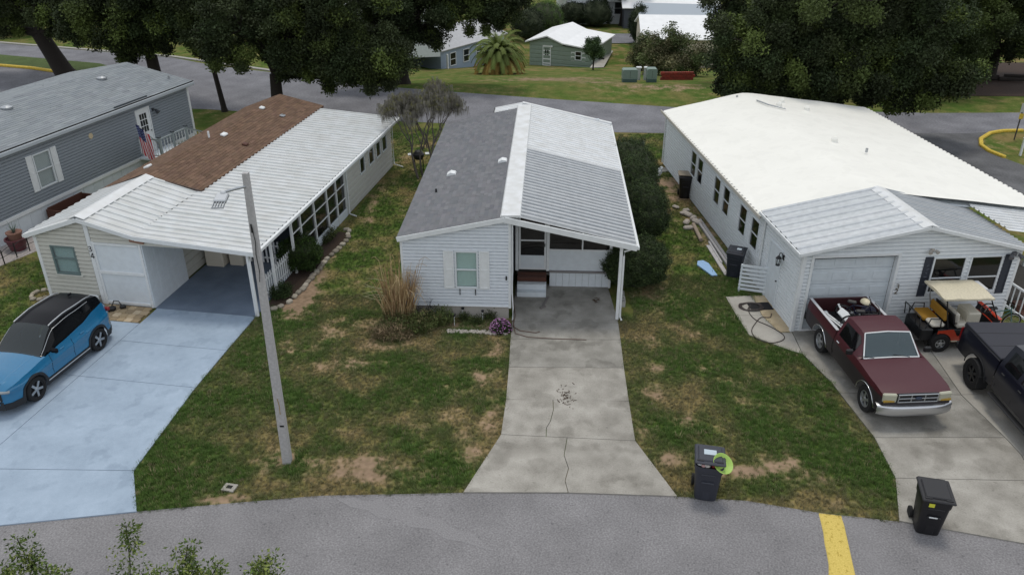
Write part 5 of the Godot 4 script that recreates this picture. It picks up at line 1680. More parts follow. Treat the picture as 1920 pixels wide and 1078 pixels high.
func suv() -> void:
	var t := thing("parked_car", "bright blue compact car with black roof parked on the blue drive", "car", Vector3(-13.59, 0.045, -19.75), -11.35)
	var pm := paint("car_blue", 12, 106, 150)
	var bm := mat("car_black", 16, 17, 22, 0.35)
	bm.metallic_specular = 0.25
	var clad := mat("cladding", 30, 31, 34, 0.6)
	var gl := mat("car_glass", 12, 14, 17, 0.06)
	gl.metallic_specular = 0.3
	var ax := [-1.33, 1.33]
	var wid := curve([[-2.14, .70], [-1.95, .82], [-1.5, .88], [1.2, .88], [1.75, .86], [2.05, .76], [2.2, .60]])
	var hw := func(z: float, y: float) -> float: return wid.call(z) * (0.955 + 0.045 * sin(clampf((y - 0.2) / 0.85, 0, 1) * PI)) - maxf(0, y - 0.85) * 0.14 + 0.022 * exp(-pow((y - 0.80 + 0.03 * z) / 0.045, 2.0)) - 0.02 * exp(-pow((y - 0.58) / 0.07, 2.0))
	var belt := curve([[-2.14, 1.12], [-1.9, 1.29], [-1.45, 1.27], [-0.9, 1.14], [0.0, 1.06], [0.8, 1.0], [1.6, 0.93], [2.05, 0.84], [2.2, 0.72]])
	var mid := func(z: float) -> float: return arch(z, 0.40, ax, 0.345, 0.47)
	var low := func(z: float) -> float: return arch(z, 0.20, ax, 0.345, 0.395)
	var b := B.new()
	skin(b, -2.14, 2.2, mid, belt, hw, 18)
	lid(b, 0.72, 2.2, belt, func(z): return hw.call(z, belt.call(z)), 0.06)
	endcap(b, 2.2, 0.45, 0.72, hw, 0.05)
	endcap(b, -2.14, 0.45, 1.12, hw, -0.05, true)
	part("body", b, pm, t)
	for sx in [-1, 1]:
		b = B.new()
		var hr: Array = []
		for i in 9:
			var z := lerpf(0.80, 2.0, i / 8.0)
			hr.append([Vector3(sx * (0.52 - 0.06 * i / 8.0) - 0.06, belt.call(z) + 0.028, z), Vector3(sx * (0.52 - 0.06 * i / 8.0), belt.call(z) + 0.055, z), Vector3(sx * (0.52 - 0.06 * i / 8.0) + 0.06, belt.call(z) + 0.028, z)])
		b.grid(hr, true)
		part("hood_ridge", b, pm, t)
	b = B.new()
	skin(b, -2.15, 2.21, low, mid, func(z, y): return hw.call(z, y) + 0.012, 4)
	endcap(b, 2.21, 0.2, 0.46, hw, 0.06)
	endcap(b, -2.15, 0.2, 0.5, hw, -0.06, true)
	b.box(Vector3(0, 0.42, 0), Vector3(1.16, 0.44, 3.9))
	part("cladding", b, clad, t)
	for s in [-1, 1]:
		simple(t, "sill_strip", M.steel, Vector3(s * 0.875, 0.33, 0.0), Vector3(0.03, 0.035, 1.75))
	# glasshouse
	var roof := curve([[-2.12, 1.12], [-1.93, 1.50], [-1.5, 1.58], [-0.6, 1.61], [0.0, 1.55], [0.84, 1.0]])
	var tw := curve([[-2.12, .66], [-1.9, .57], [-1.0, .60], [0.0, .58], [0.84, .70]])
	b = B.new()
	skin(b, -2.12, 0.84, func(z): return belt.call(z) - 0.02, roof, func(z, y):
		var f: float = clampf((y - belt.call(z)) / maxf(0.02, roof.call(z) - belt.call(z)), 0, 1)
		return lerpf(minf(hw.call(z, belt.call(z)), 0.80) - 0.02, tw.call(z), f), 6)
	part("side_window", b, gl, t)
	b = B.new()
	lid(b, -1.95, 0.02, roof, tw, 0.035, 14)
	part("roof", b, bm, t)
	b = B.new()
	lid(b, 0.02, 0.84, roof, tw, 0.04, 10)
	part("windscreen", b, glass("car_screen", 40, 47, 49, 0.84), t)
	b = B.new()
	lid(b, -2.12, -1.95, roof, tw, 0.03, 5)
	part("rear_window", b, gl, t)
	for s in [-1, 1]:
		b = B.new()
		var pts: Array = []
		for i in 13:
			var z := lerpf(-1.75, 0.05, i / 12.0)
			pts.append(Vector3(s * (tw.call(z) - 0.03), roof.call(z) + 0.045, z))
		b.tube(pts, 0.02, 7)
		part("roof_rail", b, M.steel, t)
		b = B.new()
		pts = []
		for i in 17:
			var z := lerpf(-1.5, 0.72, i / 16.0)
			pts.append(Vector3(s * (lerpf(tw.call(z), hw.call(z, belt.call(z)), 0.22) + 0.004), lerpf(roof.call(z), belt.call(z), 0.14), z))
		b.tube(pts, 0.010, 5)
		part("window_trim", b, M.steel, t)
		simple(t, "mirror", bm, Vector3(s * 0.97, 1.09, 0.50), Vector3(0.24, 0.16, 0.12), 0.05)
		for z in [-0.75, 0.12]:
			simple(t, "door_handle", pm, Vector3(s * 0.855, 0.93, z), Vector3(0.03, 0.035, 0.18), 0.012)
		for z in [-0.28, 0.62]:
			b = B.new()
			var gp: Array = []
			for i in 12: gp.append(Vector3(s * hw.call(z, .44 + .05 * i), .44 + .05 * i, z - .003 * i))
			b.tube(gp, 0.007, 5)
			part("door_gap", b, M.dark_gap, t)
		b = B.new()
		b.box(Vector3(s * 0.60, 0.74, 2.16), Vector3(0.38, 0.07, 0.1), 0.02, Basis(Vector3.UP, s * 0.45))
		part("headlight", b, mat("lamp_lens", 130, 136, 140, 0.15), t)
		for k in 3:
			simple(t, "grille_bar", M.white_trim, Vector3(s * 0.46, 0.67 - k * 0.07, 2.255), Vector3(0.2, 0.03, 0.04), 0.005)
		simple(t, "tail_light", mat("tail_red", 120, 20, 22, 0.2), Vector3(s * 0.7, 0.98, -2.1), Vector3(0.2, 0.1, 0.12), 0.02)
	simple(t, "grille", M.black_metal, Vector3(0, 0.62, 2.22), Vector3(1.2, 0.28, 0.07), 0.03)
	simple(t, "bumper_inset", pm, Vector3(0, 0.40, 2.22), Vector3(1.0, 0.10, 0.08), 0.03)
	simple(t, "roof_aerial", bm, Vector3(0, 1.66, -1.6), Vector3(0.04, 0.07, 0.16), 0.018)
	for s in [-1, 1]:
		for z in ax: wheel(t, Vector3(s * 0.775, 0.345, z), 0.345, 0.215, s, M.steel, 5, 0.72, null, M.black_metal)

func bicycle(label: String, xf: Transform3D, frame_m: Material, s := 1.0, group := "") -> Node3D:
	var t := thing("bicycle", label, "bicycle", Vector3.ZERO, 0.0, group)
	t.transform = xf
	var r := 0.33 * s
	for z in [-0.52 * s, 0.52 * s]:
		var b := B.new()
		var ring: Array = []
		for i in 29: ring.append(Vector3(0, r + sin(TAU * i / 28.0) * (r - 0.02), z + cos(TAU * i / 28.0) * (r - 0.02)))
		b.tube(ring, 0.022, 6, false)
		var w := part("wheel", b, M.rubber, t)
		b = B.new()
		ring = []
		for i in 29: ring.append(Vector3(0, r + sin(TAU * i / 28.0) * (r - 0.05), z + cos(TAU * i / 28.0) * (r - 0.05)))
		b.tube(ring, 0.012, 5, false)
		for i in 12:
			b.bar(Vector3(0, r, z), Vector3(0, r + sin(TAU * i / 12.0) * (r - .05), z + cos(TAU * i / 12.0) * (r - .05)), 0.004, 0.004)
		part("rim", b, M.steel, w)
	var f := B.new()
	var bb := Vector3(0, r, -0.08 * s); var seat := Vector3(0, 0.78 * s, -0.24 * s); var head := Vector3(0, 0.82 * s, 0.36 * s)
	for e in [[bb, seat], [seat * Vector3(1, .94, 1), head], [bb, head * Vector3(1, .9, 1)], [bb, Vector3(0, r, -0.52 * s)], [seat * Vector3(1, .9, 1), Vector3(0, r, -0.52 * s)], [head + Vector3(0, 0.1, -0.03), Vector3(0, r, 0.52 * s)]]:
		f.tube([e[0], e[1]], 0.017, 6)
	part("frame", f, frame_m, t)
	f = B.new()
	f.tube([Vector3(-0.3, 1.0 * s, 0.24 * s), Vector3(-0.12, 1.0 * s, 0.34 * s), Vector3(0.12, 1.0 * s, 0.34 * s), Vector3(0.3, 1.0 * s, 0.24 * s)], 0.014, 6)
	f.tube([head + Vector3(0, 0.08, -0.03), Vector3(0, 1.0 * s, 0.34 * s)], 0.014, 6)
	part("handlebar", f, M.black_metal, t)
	f = B.new()
	f.box(Vector3(0, 0.90 * s, -0.28 * s), Vector3(0.13, 0.06, 0.26), 0.025)
	f.tube([seat, Vector3(0, 0.88 * s, -0.27 * s)], 0.014, 6)
	part("saddle", f, M.black_metal, t)
	f = B.new()
	f.lathe([Vector2(0, -.01), Vector2(.09, -.01), Vector2(.09, .01), Vector2(0, .01)], 16, bb + Vector3(0.04, 0, 0), Basis(Vector3.BACK, -PI / 2))
	f.bar(bb + Vector3(.07, 0, 0), bb + Vector3(.07, -.12, .1), 0.015, 0.025)
	f.box(bb + Vector3(.12, -.12, .1), Vector3(.1, .025, .07))
	f.bar(bb + Vector3(-.07, 0, 0), bb + Vector3(-.07, .12, -.1), 0.015, 0.025)
	f.box(bb + Vector3(-.12, .12, -.1), Vector3(.1, .025, .07))
	part("crank", f, M.steel, t)
	return t

# shared pickup body
func pickup(t: Node3D, c: Dictionary) -> void:
	var ax := [c.ra, c.fa]
	var r: float = c.r
	var W: float = c.w
	var wid := curve([[c.z0, W - .03], [c.z0 + .3, W], [c.z1 - .7, W], [c.z1 - .25, W - .02], [c.z1, W - .07]])
	var y_b: float = c.belt
	var hw := func(z: float, y: float) -> float: return wid.call(z) - 0.06 * pow(clampf((y - 0.75 * y_b) / (0.3 * y_b), 0, 1), 2.0) - 0.05 * clampf((0.62 - y) / 0.3, 0, 1)
	var hood := curve([[c.cowl, y_b], [c.z1 - .35, y_b - .06], [c.z1, y_b - .13]])
	var top := func(z: float) -> float: return c.bed_y if z < c.cab0 else (y_b if z < c.cowl else hood.call(z))
	var split := func(z: float) -> float: return arch(z, c.get("two", c.sill + 0.36), ax, r, r + .14)
	var low := func(z: float) -> float: return arch(z, c.sill, ax, r, r + 0.10)
	var b := B.new()
	skin(b, c.z0, c.cab0 - 0.015, split, top, hw, 6)
	skin(b, c.cab0 + 0.015, c.z1, split, top, hw, 6)
	lid(b, c.cowl, c.z1, hood, func(z): return hw.call(z, hood.call(z)), 0.035, 10, 16)
	endcap(b, c.z1, c.sill + .42, hood.call(c.z1), hw, 0.04)
	part("body", b, c.paint, t)
	b = B.new()
	skin(b, c.z0, c.cab0 - 0.015, low, split, hw, 4)
	skin(b, c.cab0 + 0.015, c.z1, low, split, hw, 4)
	part("lower_body", b, c.lower, t)
	b = B.new()
	b.box(Vector3(0, c.sill + .2, (c.z0 + c.z1) * .5), Vector3(W * 2 - .62, 0.34, c.z1 - c.z0 - .35))
	b.box(Vector3(0, c.sill + .35, (c.cab0 + c.z1) * .5), Vector3(W * 2 - .62, 0.5, c.z1 - c.cab0 - .3))
	part("chassis", b, M.black_metal, t)
	# bed: inner walls, floor, tailgate, bulkhead
	var fl: float = c.bed_y - 0.5
	var bl: float = c.cab0 - c.z0
	simple(t, "bed_floor", mat("bed_black", 30, 30, 32, 0.8), Vector3(0, fl, c.z0 + bl * .5), Vector3(W * 2 - .2, 0.05, bl - .06))
	for s in [-1, 1]:
		b = B.new()
		b.box(Vector3(s * (W - .13), (fl + c.bed_y) * .5, c.z0 + bl * .5), Vector3(0.04, c.bed_y - fl, bl - .06))
		b.box(Vector3(s * (W - .09), c.bed_y - .012, c.z0 + bl * .5), Vector3(0.11, 0.03, bl - .03), 0.008)
		part("bed_wall", b, c.inner, t)
		simple(t, "bed_rail", c.rail, Vector3(s * (W - .085), c.bed_y + .012, c.z0 + bl * .5), Vector3(0.085, 0.022, bl - .05), 0.006)
	simple(t, "tailgate", c.inner, Vector3(0, (fl + c.bed_y) * .5 - .03, c.z0 + .02), Vector3(W * 2 - .18, c.bed_y - fl + .06, 0.06), 0.012)
	simple(t, "bulkhead", c.inner, Vector3(0, (fl + c.bed_y) * .5, c.cab0 - .04), Vector3(W * 2 - .2, c.bed_y - fl, 0.04))
	# cab
	var roof := curve([[c.cab0 + .02, c.roof - .03], [c.cab0 + .3, c.roof], [c.head - .2, c.roof - .01], [c.head, c.roof - .05], [c.cowl, y_b + .01]])
	var tw := curve([[c.cab0, W - .30], [c.head, W - .32], [c.cowl, W - .18]])
	var side := func(z: float, y: float) -> float:
		var f: float = clampf((y - y_b) / maxf(.02, roof.call(z) - y_b), 0, 1)
		return lerpf(hw.call(z, y_b), tw.call(z), f * (0.85 + 0.15 * f))
	b = B.new()
	skin(b, c.cab0 + .02, c.cowl, func(z): return y_b, roof, side, 6)
	lid(b, c.cab0 + .02, c.head, roof, tw, 0.03, 8)
	part("cab", b, c.paint, t)
	b = B.new()
	lid(b, c.head, c.cowl, roof, func(z): return tw.call(z) - .03, 0.03, 6)
	part("windscreen", b, c.screen, t)
	b = B.new()        # rear glass
	b.quad(Vector3(W - .30, y_b, c.cab0 + .02), Vector3(-W + .30, y_b, c.cab0 + .02), Vector3(-W + .34, c.roof - .06, c.cab0 + .02), Vector3(W - .34, c.roof - .06, c.cab0 + .02))
	part("rear_window", b, c.glass, t)
	for s in [-1, 1]:
		for q in c.doors:
			b = B.new()
			var rows: Array = []
			for i in 7:
				var z := lerpf(q[0], q[1], i / 6.0)
				var row: Array = []
				for j in 5:
					var y := lerpf(y_b + .05, minf(c.roof - .13, roof.call(z) - .07), j / 4.0)
					row.append(Vector3(s * (side.call(z, y) + .006), y, z))
				rows.append(row)
			b.grid(rows, s < 0)
			part("side_window", b, c.glass, t)
			simple(t, "door_handle", c.trim, Vector3(s * (W - .01), y_b - .13, q[0] + .12), Vector3(0.04, 0.04, 0.15), 0.012)
			b = B.new()
			b.bar(Vector3(s * (hw.call(q[0] - .08, .7) + .002), c.sill + .1, q[0] - .08), Vector3(s * (hw.call(q[0] - .08, y_b) + .002), y_b, q[0] - .08), 0.008, 0.01)
			part("door_gap", b, M.dark_gap, t)
		simple(t, "mirror", c.mirror, Vector3(s * (W + .12), y_b + .12, c.cowl - .22), Vector3(0.2, 0.17, 0.09), 0.03)
		for z in ax:
			wheel(t, Vector3(s * (W - c.tw * .5 + c.poke), r, z), r, c.tw, s, c.rim, c.spokes, c.rim_r, c.get("disc"))
			b = B.new()
			var pts: Array = []
			for i in 15:
				var a := lerpf(0.12, PI - 0.12, i / 14.0)
				var y: float = r + sin(a) * (r + .12)
				var z2: float = z + cos(a) * (r + .12)
				pts.append(Vector3(s * (hw.call(z2, y) + .004), y, z2))
			b.tube(pts, 0.016, 6)
			part("wheel_arch_trim", b, c.trim, t)
	c.hw = hw

func red_pickup() -> void:
	var t := thing("pickup_truck", "old maroon pickup truck with a loaded open bed outside the garage", "truck", Vector3(10.29, 0.045, -19.35), 3.6)
	var pm := paint("maroon", 68, 16, 29, 0.45, 0.0)
	var c := {"ra": -1.5, "fa": 1.5, "r": 0.37, "w": 0.98, "z0": -2.62, "z1": 2.26, "belt": 1.14, "cowl": 0.78, "bed_y": 1.22, "cab0": -0.62, "sill": 0.42, "roof": 1.72, "head": 0.32,
		"paint": pm, "lower": mat("maroon_dark", 40, 34, 38, 0.5), "inner": mat("maroon_inner", 74, 30, 36, 0.6, "strong", 2.0), "rail": mat("rail_alu", 186, 188, 192, 0.5), "screen": glass("truck_screen", 70, 86, 92, 0.72), "glass": M.dark_pane,
		"trim": M.chrome, "mirror": M.black_metal, "doors": [[-0.48, 0.46]], "rim": M.steel, "spokes": 5, "rim_r": 0.62, "tw": 0.22, "poke": -0.03, "two": 0.93}
	pickup(t, c)
	var b := B.new()          # white gasket round the windscreen
	var fr := [Vector3(-.63, 1.685, .315), Vector3(0, 1.72, .31), Vector3(.63, 1.685, .315), Vector3(.775, 1.165, .775), Vector3(0, 1.2, .80), Vector3(-.775, 1.165, .775), Vector3(-.63, 1.685, .315)]
	for i in 6: b.tube([fr[i], fr[i + 1]], 0.019, 6)
	part("windscreen_gasket", b, M.white_trim, t)
	for s in [-1, 1]:
		b = B.new()
		b.bar(Vector3(s * .5, 1.19, .80), Vector3(s * .5 - .45, 1.24, .74), 0.012, 0.012)
		part("wiper", b, M.black_metal, t)
		b = B.new()
		b.box(Vector3(s * .73, .92, 2.26), Vector3(.36, .25, .1), .03, Basis(Vector3.UP, s * .12))
		var hl := part("headlight", b, mat("head_lens", 168, 168, 150, 0.15), t)
		simple(hl, "turn_lamp", mat("amber", 160, 130, 50, 0.2), Vector3(s * .75, .84, 2.305), Vector3(.3, .07, .04), .012)
	simple(t, "grille", M.black_metal, Vector3(0, .92, 2.285), Vector3(1.08, .27, .06), .02)
	for y in [.80, .91, 1.02]: simple(t, "grille_bar", M.steel, Vector3(0, y + .01, 2.325), Vector3(1.04, .028, .03), .006)
	for x in [-.52, -.18, .18, .52]: simple(t, "grille_bar", M.steel, Vector3(x, .92, 2.322), Vector3(.03, .25, .028), .006)
	b = B.new()
	b.lathe([Vector2(0, 0), Vector2(.075, 0), Vector2(.07, .015), Vector2(0, .018)], 16, Vector3(0, .935, 2.338), Basis(Vector3.RIGHT, PI / 2) * Basis.from_scale(Vector3(1.25, 1, .6)))
	part("oval_badge", b, mat("badge_blue", 60, 70, 90, 0.3), t)
	simple(t, "valance", mat("maroon_dark", 40, 34, 38, 0.5), Vector3(0, .74, 2.23), Vector3(1.8, .14, .1), .02)
	b = B.new()
	var rows: Array = []
	for i in 17:
		var x := lerpf(-1.0, 1.0, i / 16.0)
		var z := 2.42 - 0.16 * pow(absf(x), 4.0)
		rows.append([Vector3(x, .40, z - .06), Vector3(x, .43, z - .01), Vector3(x, .54, z + .01), Vector3(x, .58, z - .01), Vector3(x, .66, z), Vector3(x, .70, z - .04), Vector3(x, .71, z - .14)])
	b.grid(rows, true)
	part("front_bumper", b, mat("bumper_chrome", 196, 198, 202, 0.3, "", 1.0, 0.9), t)
	b = B.new()
	b.bar(Vector3(-.95, .55, -2.72), Vector3(.95, .55, -2.72), .14, .2, Vector3.UP, .02)
	part("rear_bumper", b, M.black_metal, t)
	# load in the bed
	var X := t.transform
	bicycle("black bicycle lying in the pickup bed against the cab", X * Transform3D(Basis(Vector3.UP, 1.35) * Basis(Vector3.BACK, 0.28), Vector3(0.30, 0.75, -1.45)), M.black_metal, 0.82)
	bicycle("dark bicycle lying in the pickup bed near the tailgate", X * Transform3D(Basis(Vector3.UP, 1.0) * Basis(Vector3.BACK, 0.3), Vector3(0.36, 0.75, -1.98)), mat("navy_tube", 30, 34, 60, 0.4), 0.8)
	for q in [[Vector3(-.75, 1.0, -2.35), Vector3(-.25, .86, -.8), .05, "thin white board lying along the pickup bed side"], [Vector3(-.62, .98, -2.2), Vector3(-.12, .85, -.85), .07, "broader white board beside the thin one in the pickup bed"], [Vector3(-.5, .93, -2.3), Vector3(-.55, .82, -.9), .06, "white board flat against the inside of the pickup bed"], [Vector3(-.2, 1.22, -2.2), Vector3(-.15, .83, -1.3), .06, "short white board propped against the pickup tailgate"]]:
		b = B.new()
		b.bar(X * (q[0] as Vector3), X * (q[1] as Vector3), q[2], 0.02)
		single("white_board", q[3], "board", b, M.white_trim, Vector3.ZERO, 0.0, "white boards in the pickup bed")
	b = B.new()
	b.slab(v2([[-.09, -.55], [.09, -.55], [.2, .3], [.12, .5], [-.16, .42]]), 0.0, 0.03, X * Transform3D(Basis(Vector3.UP, 0.5) * Basis(Vector3.RIGHT, -PI / 2 + .5), Vector3(-.12, .98, -1.5)))
	single("tapered_board", "wide tapered white panel lying in the bed of the maroon pickup", "board", b, M.white_trim)
	var h := thing("helmet", "cream helmet on the load in the pickup bed", "helmet", X * Vector3(.55, 1.32, -2.05), 10)
	b = B.new()
	var rr: Array = []
	for i in 8:
		var row: Array = []
		for j in 16:
			var ph := PI / 2 * i / 7.0
			row.append(Vector3(cos(ph) * cos(TAU * j / 16) * .14, sin(ph) * .13, -cos(ph) * sin(TAU * j / 16) * .18))
		rr.append(row)
	b.grid(rr, false, true)
	part("shell", b, mat("cream_shell", 208, 200, 172, 0.4), h)
	simple(h, "strap", M.black_metal, Vector3(0, -0.02, 0.02), Vector3(.2, .05, .24), .02)
	b = B.new()
	b.box(X * Vector3(.62, 1.12, -1.9), Vector3(.38, .3, .4), .1, Basis(Vector3.UP, .4))
	single("duffel_bag", "dark navy bag on the load in the pickup bed", "bag", b, mat("navy_cloth", 24, 26, 44, 0.9))

func blue_pickup() -> void:
	var t := thing("pickup_truck", "dark navy pickup truck with a flat black bed cover", "truck", Vector3(13.86, 0.05, -17.35), -1.3)
	var c := {"ra": -1.5, "fa": 2.05, "r": 0.45, "w": 1.0, "z0": -2.6, "z1": 3.05, "belt": 1.34, "cowl": 1.35, "bed_y": 1.42, "cab0": -0.62, "sill": 0.62, "roof": 1.96, "head": 0.75,
		"paint": paint("navy", 15, 18, 32, 0.3, 0.35), "lower": paint("navy_low", 14, 16, 28, 0.35, 0.3), "inner": M.navy, "rail": M.black_metal, "screen": glass("navy_screen", 40, 50, 54, 0.8), "glass": M.dark_pane,
		"trim": mat("flare", 20, 21, 24, 0.6), "mirror": M.black_metal, "doors": [[-0.42, 0.22], [0.38, 1.0]], "rim": M.black_metal, "spokes": 6, "rim_r": 0.56, "tw": 0.3, "poke": 0.06}
	pickup(t, c)
	var b := B.new()
	b.box(Vector3(0, 1.47, -1.61), Vector3(1.9, 0.06, 1.95), 0.02)
	part("bed_cover", b, mat("vinyl", 42, 44, 54, 0.75, "soft", 2.0), t)
	for z in [-1.95, -1.28]: simple(t, "cover_seam", M.black_metal, Vector3(0, 1.502, z), Vector3(1.86, .008, .015), 0)
	for s in [-1, 1]:
		simple(t, "running_board", M.black_metal, Vector3(s * 1.02, .48, .5), Vector3(.16, .06, 2.1), .02)
		simple(t, "tail_light", mat("tail_red", 120, 20, 22, 0.2), Vector3(s * .93, 1.1, -2.62), Vector3(.12, .4, .06), .02)
		simple(t, "mud_flap", M.black_metal, Vector3(s * .96, .45, -1.05), Vector3(.3, .4, .03))
	for x in [-.5, -.17, .17, .5]: simple(t, "roof_rib", paint("navy_rib", 60, 66, 96, 0.2), Vector3(x, 1.985, .05), Vector3(.05, .025, 1.1), .01)
	simple(t, "rear_bumper", M.black_metal, Vector3(0, .66, -2.7), Vector3(1.9, .2, .2), .04)
	simple(t, "tow_hitch", M.steel, Vector3(-.55, .55, -2.82), Vector3(.1, .1, .12), .02)
	simple(t, "front_bumper", M.black_metal, Vector3(0, .68, 3.1), Vector3(1.9, .26, .2), .05)
	simple(t, "grille", M.black_metal, Vector3(0, .98, 3.08), Vector3(1.2, .3, .06), .03)

func golf_cart() -> void:
	var t := thing("golf_cart", "orange-red golf cart with a cream canopy beside the white siding", "golf cart", Vector3(13.72, 0.05, -21.40), 92)
	t.scale = Vector3.ONE * 1.04
	var red := paint("cart_red", 188, 58, 30, 0.35)
	var cream := mat("canopy_cream", 210, 202, 178, 0.7, "mid", 1.5)
	var must := mat("mustard", 160, 118, 34, 0.7)
	# near side is local -x
	var ax := [-0.82, 0.86]
	var b := B.new()
	var hwf := func(z: float, y: float) -> float: return 0.57
	skin(b, -0.95, 1.2, func(z): return arch(z, .30, ax, .25, .34), curve([[-.95, .68], [-.5, .72], [-.35, .50], [.5, .42], [.62, .44], [.75, .78], [1.2, .62]]), hwf, 4)
	lid(b, .68, 1.2, curve([[.68, .8], [1.0, .74], [1.2, .60]]), func(z): return .57, .05)
	endcap(b, 1.2, .3, .6, hwf, .08)
	part("body", b, red, t)
	b = B.new()
	b.box(Vector3(0, .34, .1), Vector3(1.0, .1, 2.1), .02)
	b.box(Vector3(0, .5, -.55), Vector3(1.0, .35, .7), .02)
	b.bar(Vector3(0, .42, .62), Vector3(0, .98, .80), 1.08, .05)
	part("frame", b, M.black_metal, t)
	b = B.new()
	b.bar(Vector3(-.54, 1.0, .80), Vector3(.54, 1.0, .80), .12, .06, Vector3.UP, .02)
	part("dashboard", b, red, t)
	simple(t, "trim_strip", cream, Vector3(-.575, .33, .1), Vector3(.02, .04, 1.2))
	simple(t, "seat", mat("seat_white", 206, 202, 190, 0.6), Vector3(0, .78, -.15), Vector3(1.02, .16, .48), .05)
	simple(t, "backrest", mat("seat_white", 206, 202, 190, 0.6), Vector3(0, 1.02, -.40), Vector3(1.0, .34, .12), .05, Basis(Vector3.RIGHT, -.15))
	simple(t, "back_panel", M.black_metal, Vector3(0, 1.0, -.52), Vector3(1.0, .4, .05), .02, Basis(Vector3.RIGHT, -.3))
	simple(t, "cooler", mat("cooler", 200, 196, 180, 0.5), Vector3(-.1, .98, .12), Vector3(.62, .34, .4), .04)
	# rear-facing seat
	simple(t, "rear_seat", mat("seat_white", 206, 202, 190, 0.6), Vector3(-.28, .80, -.92), Vector3(.42, .14, .40), .05)
	simple(t, "rear_seat", must, Vector3(.22, .80, -.95), Vector3(.62, .14, .46), .04)
	simple(t, "rear_backrest", must, Vector3(.1, 1.0, -.66), Vector3(.9, .3, .1), .04)
	simple(t, "rear_box", M.black_metal, Vector3(0, .50, -1.2), Vector3(1.0, .4, .36), .04)
	simple(t, "foot_deck", M.black_metal, Vector3(0, .34, -1.5), Vector3(.95, .05, .36), .01)
	for s in [-1, 1]:
		b = B.new()
		b.tube([Vector3(s * .5, .7, -.85), Vector3(s * .5, 1.02, -.9), Vector3(s * .5, 1.04, -1.2), Vector3(s * .5, .72, -1.3)], .018, 7)
		part("arm_rail", b, M.black_metal, t)
		b = B.new()
		b.tube([Vector3(s * .52, .6, -.1), Vector3(s * .54, .86, -.05), Vector3(s * .54, .86, .25), Vector3(s * .52, .62, .3)], .016, 7)
		part("arm_rail", b, M.black_metal, t)
		b = B.new()
		b.tube([Vector3(s * .5, .6, -.60), Vector3(s * .50, 1.3, -.80), Vector3(s * .48, 1.71, -.88)], .018, 7)
		b.tube([Vector3(s * .52, .95, .76), Vector3(s * .50, 1.70, .36)], .018, 7)
		part("canopy_post", b, M.black_metal if s < 0 else M.steel, t)
	b = B.new()
	b.tube([Vector3(-.46, .72, -1.45), Vector3(-.46, 1.1, -1.5), Vector3(.46, 1.1, -1.5), Vector3(.46, .72, -1.45)], .018, 7)
	b.tube([Vector3(-.2, .72, -1.45), Vector3(-.2, 1.1, -1.5)], .014, 6)
	b.tube([Vector3(.2, .72, -1.45), Vector3(.2, 1.1, -1.5)], .014, 6)
	part("grab_bar", b, M.black_metal, t)
	b = B.new()
	var rows: Array = []
	for i in 9:
		var z := lerpf(-1.0, .42, i / 8.0)
		var row: Array = []
		for j in 9:
			var x := lerpf(-.58, .58, j / 8.0)
			row.append(Vector3(x, 1.71 + .05 * (1 - x * x * 3) - .02 * cos(i * 1.4), z))
		rows.append(row)
	b.grid(rows, true)
	for e in [[Vector3(-.58, 1.69, -1.0), Vector3(.58, 1.69, -1.0)], [Vector3(-.58, 1.69, .42), Vector3(.58, 1.69, .42)], [Vector3(-.58, 1.69, -1.0), Vector3(-.58, 1.69, .42)], [Vector3(.58, 1.69, -1.0), Vector3(.58, 1.69, .42)]]:
		b.bar(e[0], e[1], .03, .05)
	part("canopy", b, cream, t)
	simple(t, "canopy_edge", mat("canopy_grey", 196, 198, 200, 0.6), Vector3(.3, 1.68, .52), Vector3(.55, .05, .16), .02)
	b = B.new()
	var ring: Array = []
	var bas := Basis(Vector3.RIGHT, -0.7)
	for i in 21: ring.append(Vector3(-.25, 1.22, .52) + bas * Vector3(cos(TAU * i / 20.0) * .18, 0, sin(TAU * i / 20.0) * .18))
	b.tube(ring, .017, 6, false)
	for k in 3: b.bar(Vector3(-.25, 1.22, .52), Vector3(-.25, 1.22, .52) + bas * Vector3(cos(k * 2.1) * .17, 0, sin(k * 2.1) * .17), .03, .012)
	b.tube([Vector3(-.25, 1.22, .52), Vector3(-.25, .92, .78)], .022, 7)
	part("steering_wheel", b, M.black_metal, t)
	for s in [-1, 1]:
		for z in ax: wheel(t, Vector3(s * .53, .28, z), .28, .24, s, M.steel, 5, .52)
	bicycle("bicycle leaning on the white siding beyond the golf cart", Transform3D(Basis(Vector3.UP, 1.62) * Basis(Vector3.BACK, 0.12), Vector3(15.25, 0.05, -22.05)), mat("teal_tube", 70, 110, 110, 0.4), 0.95)

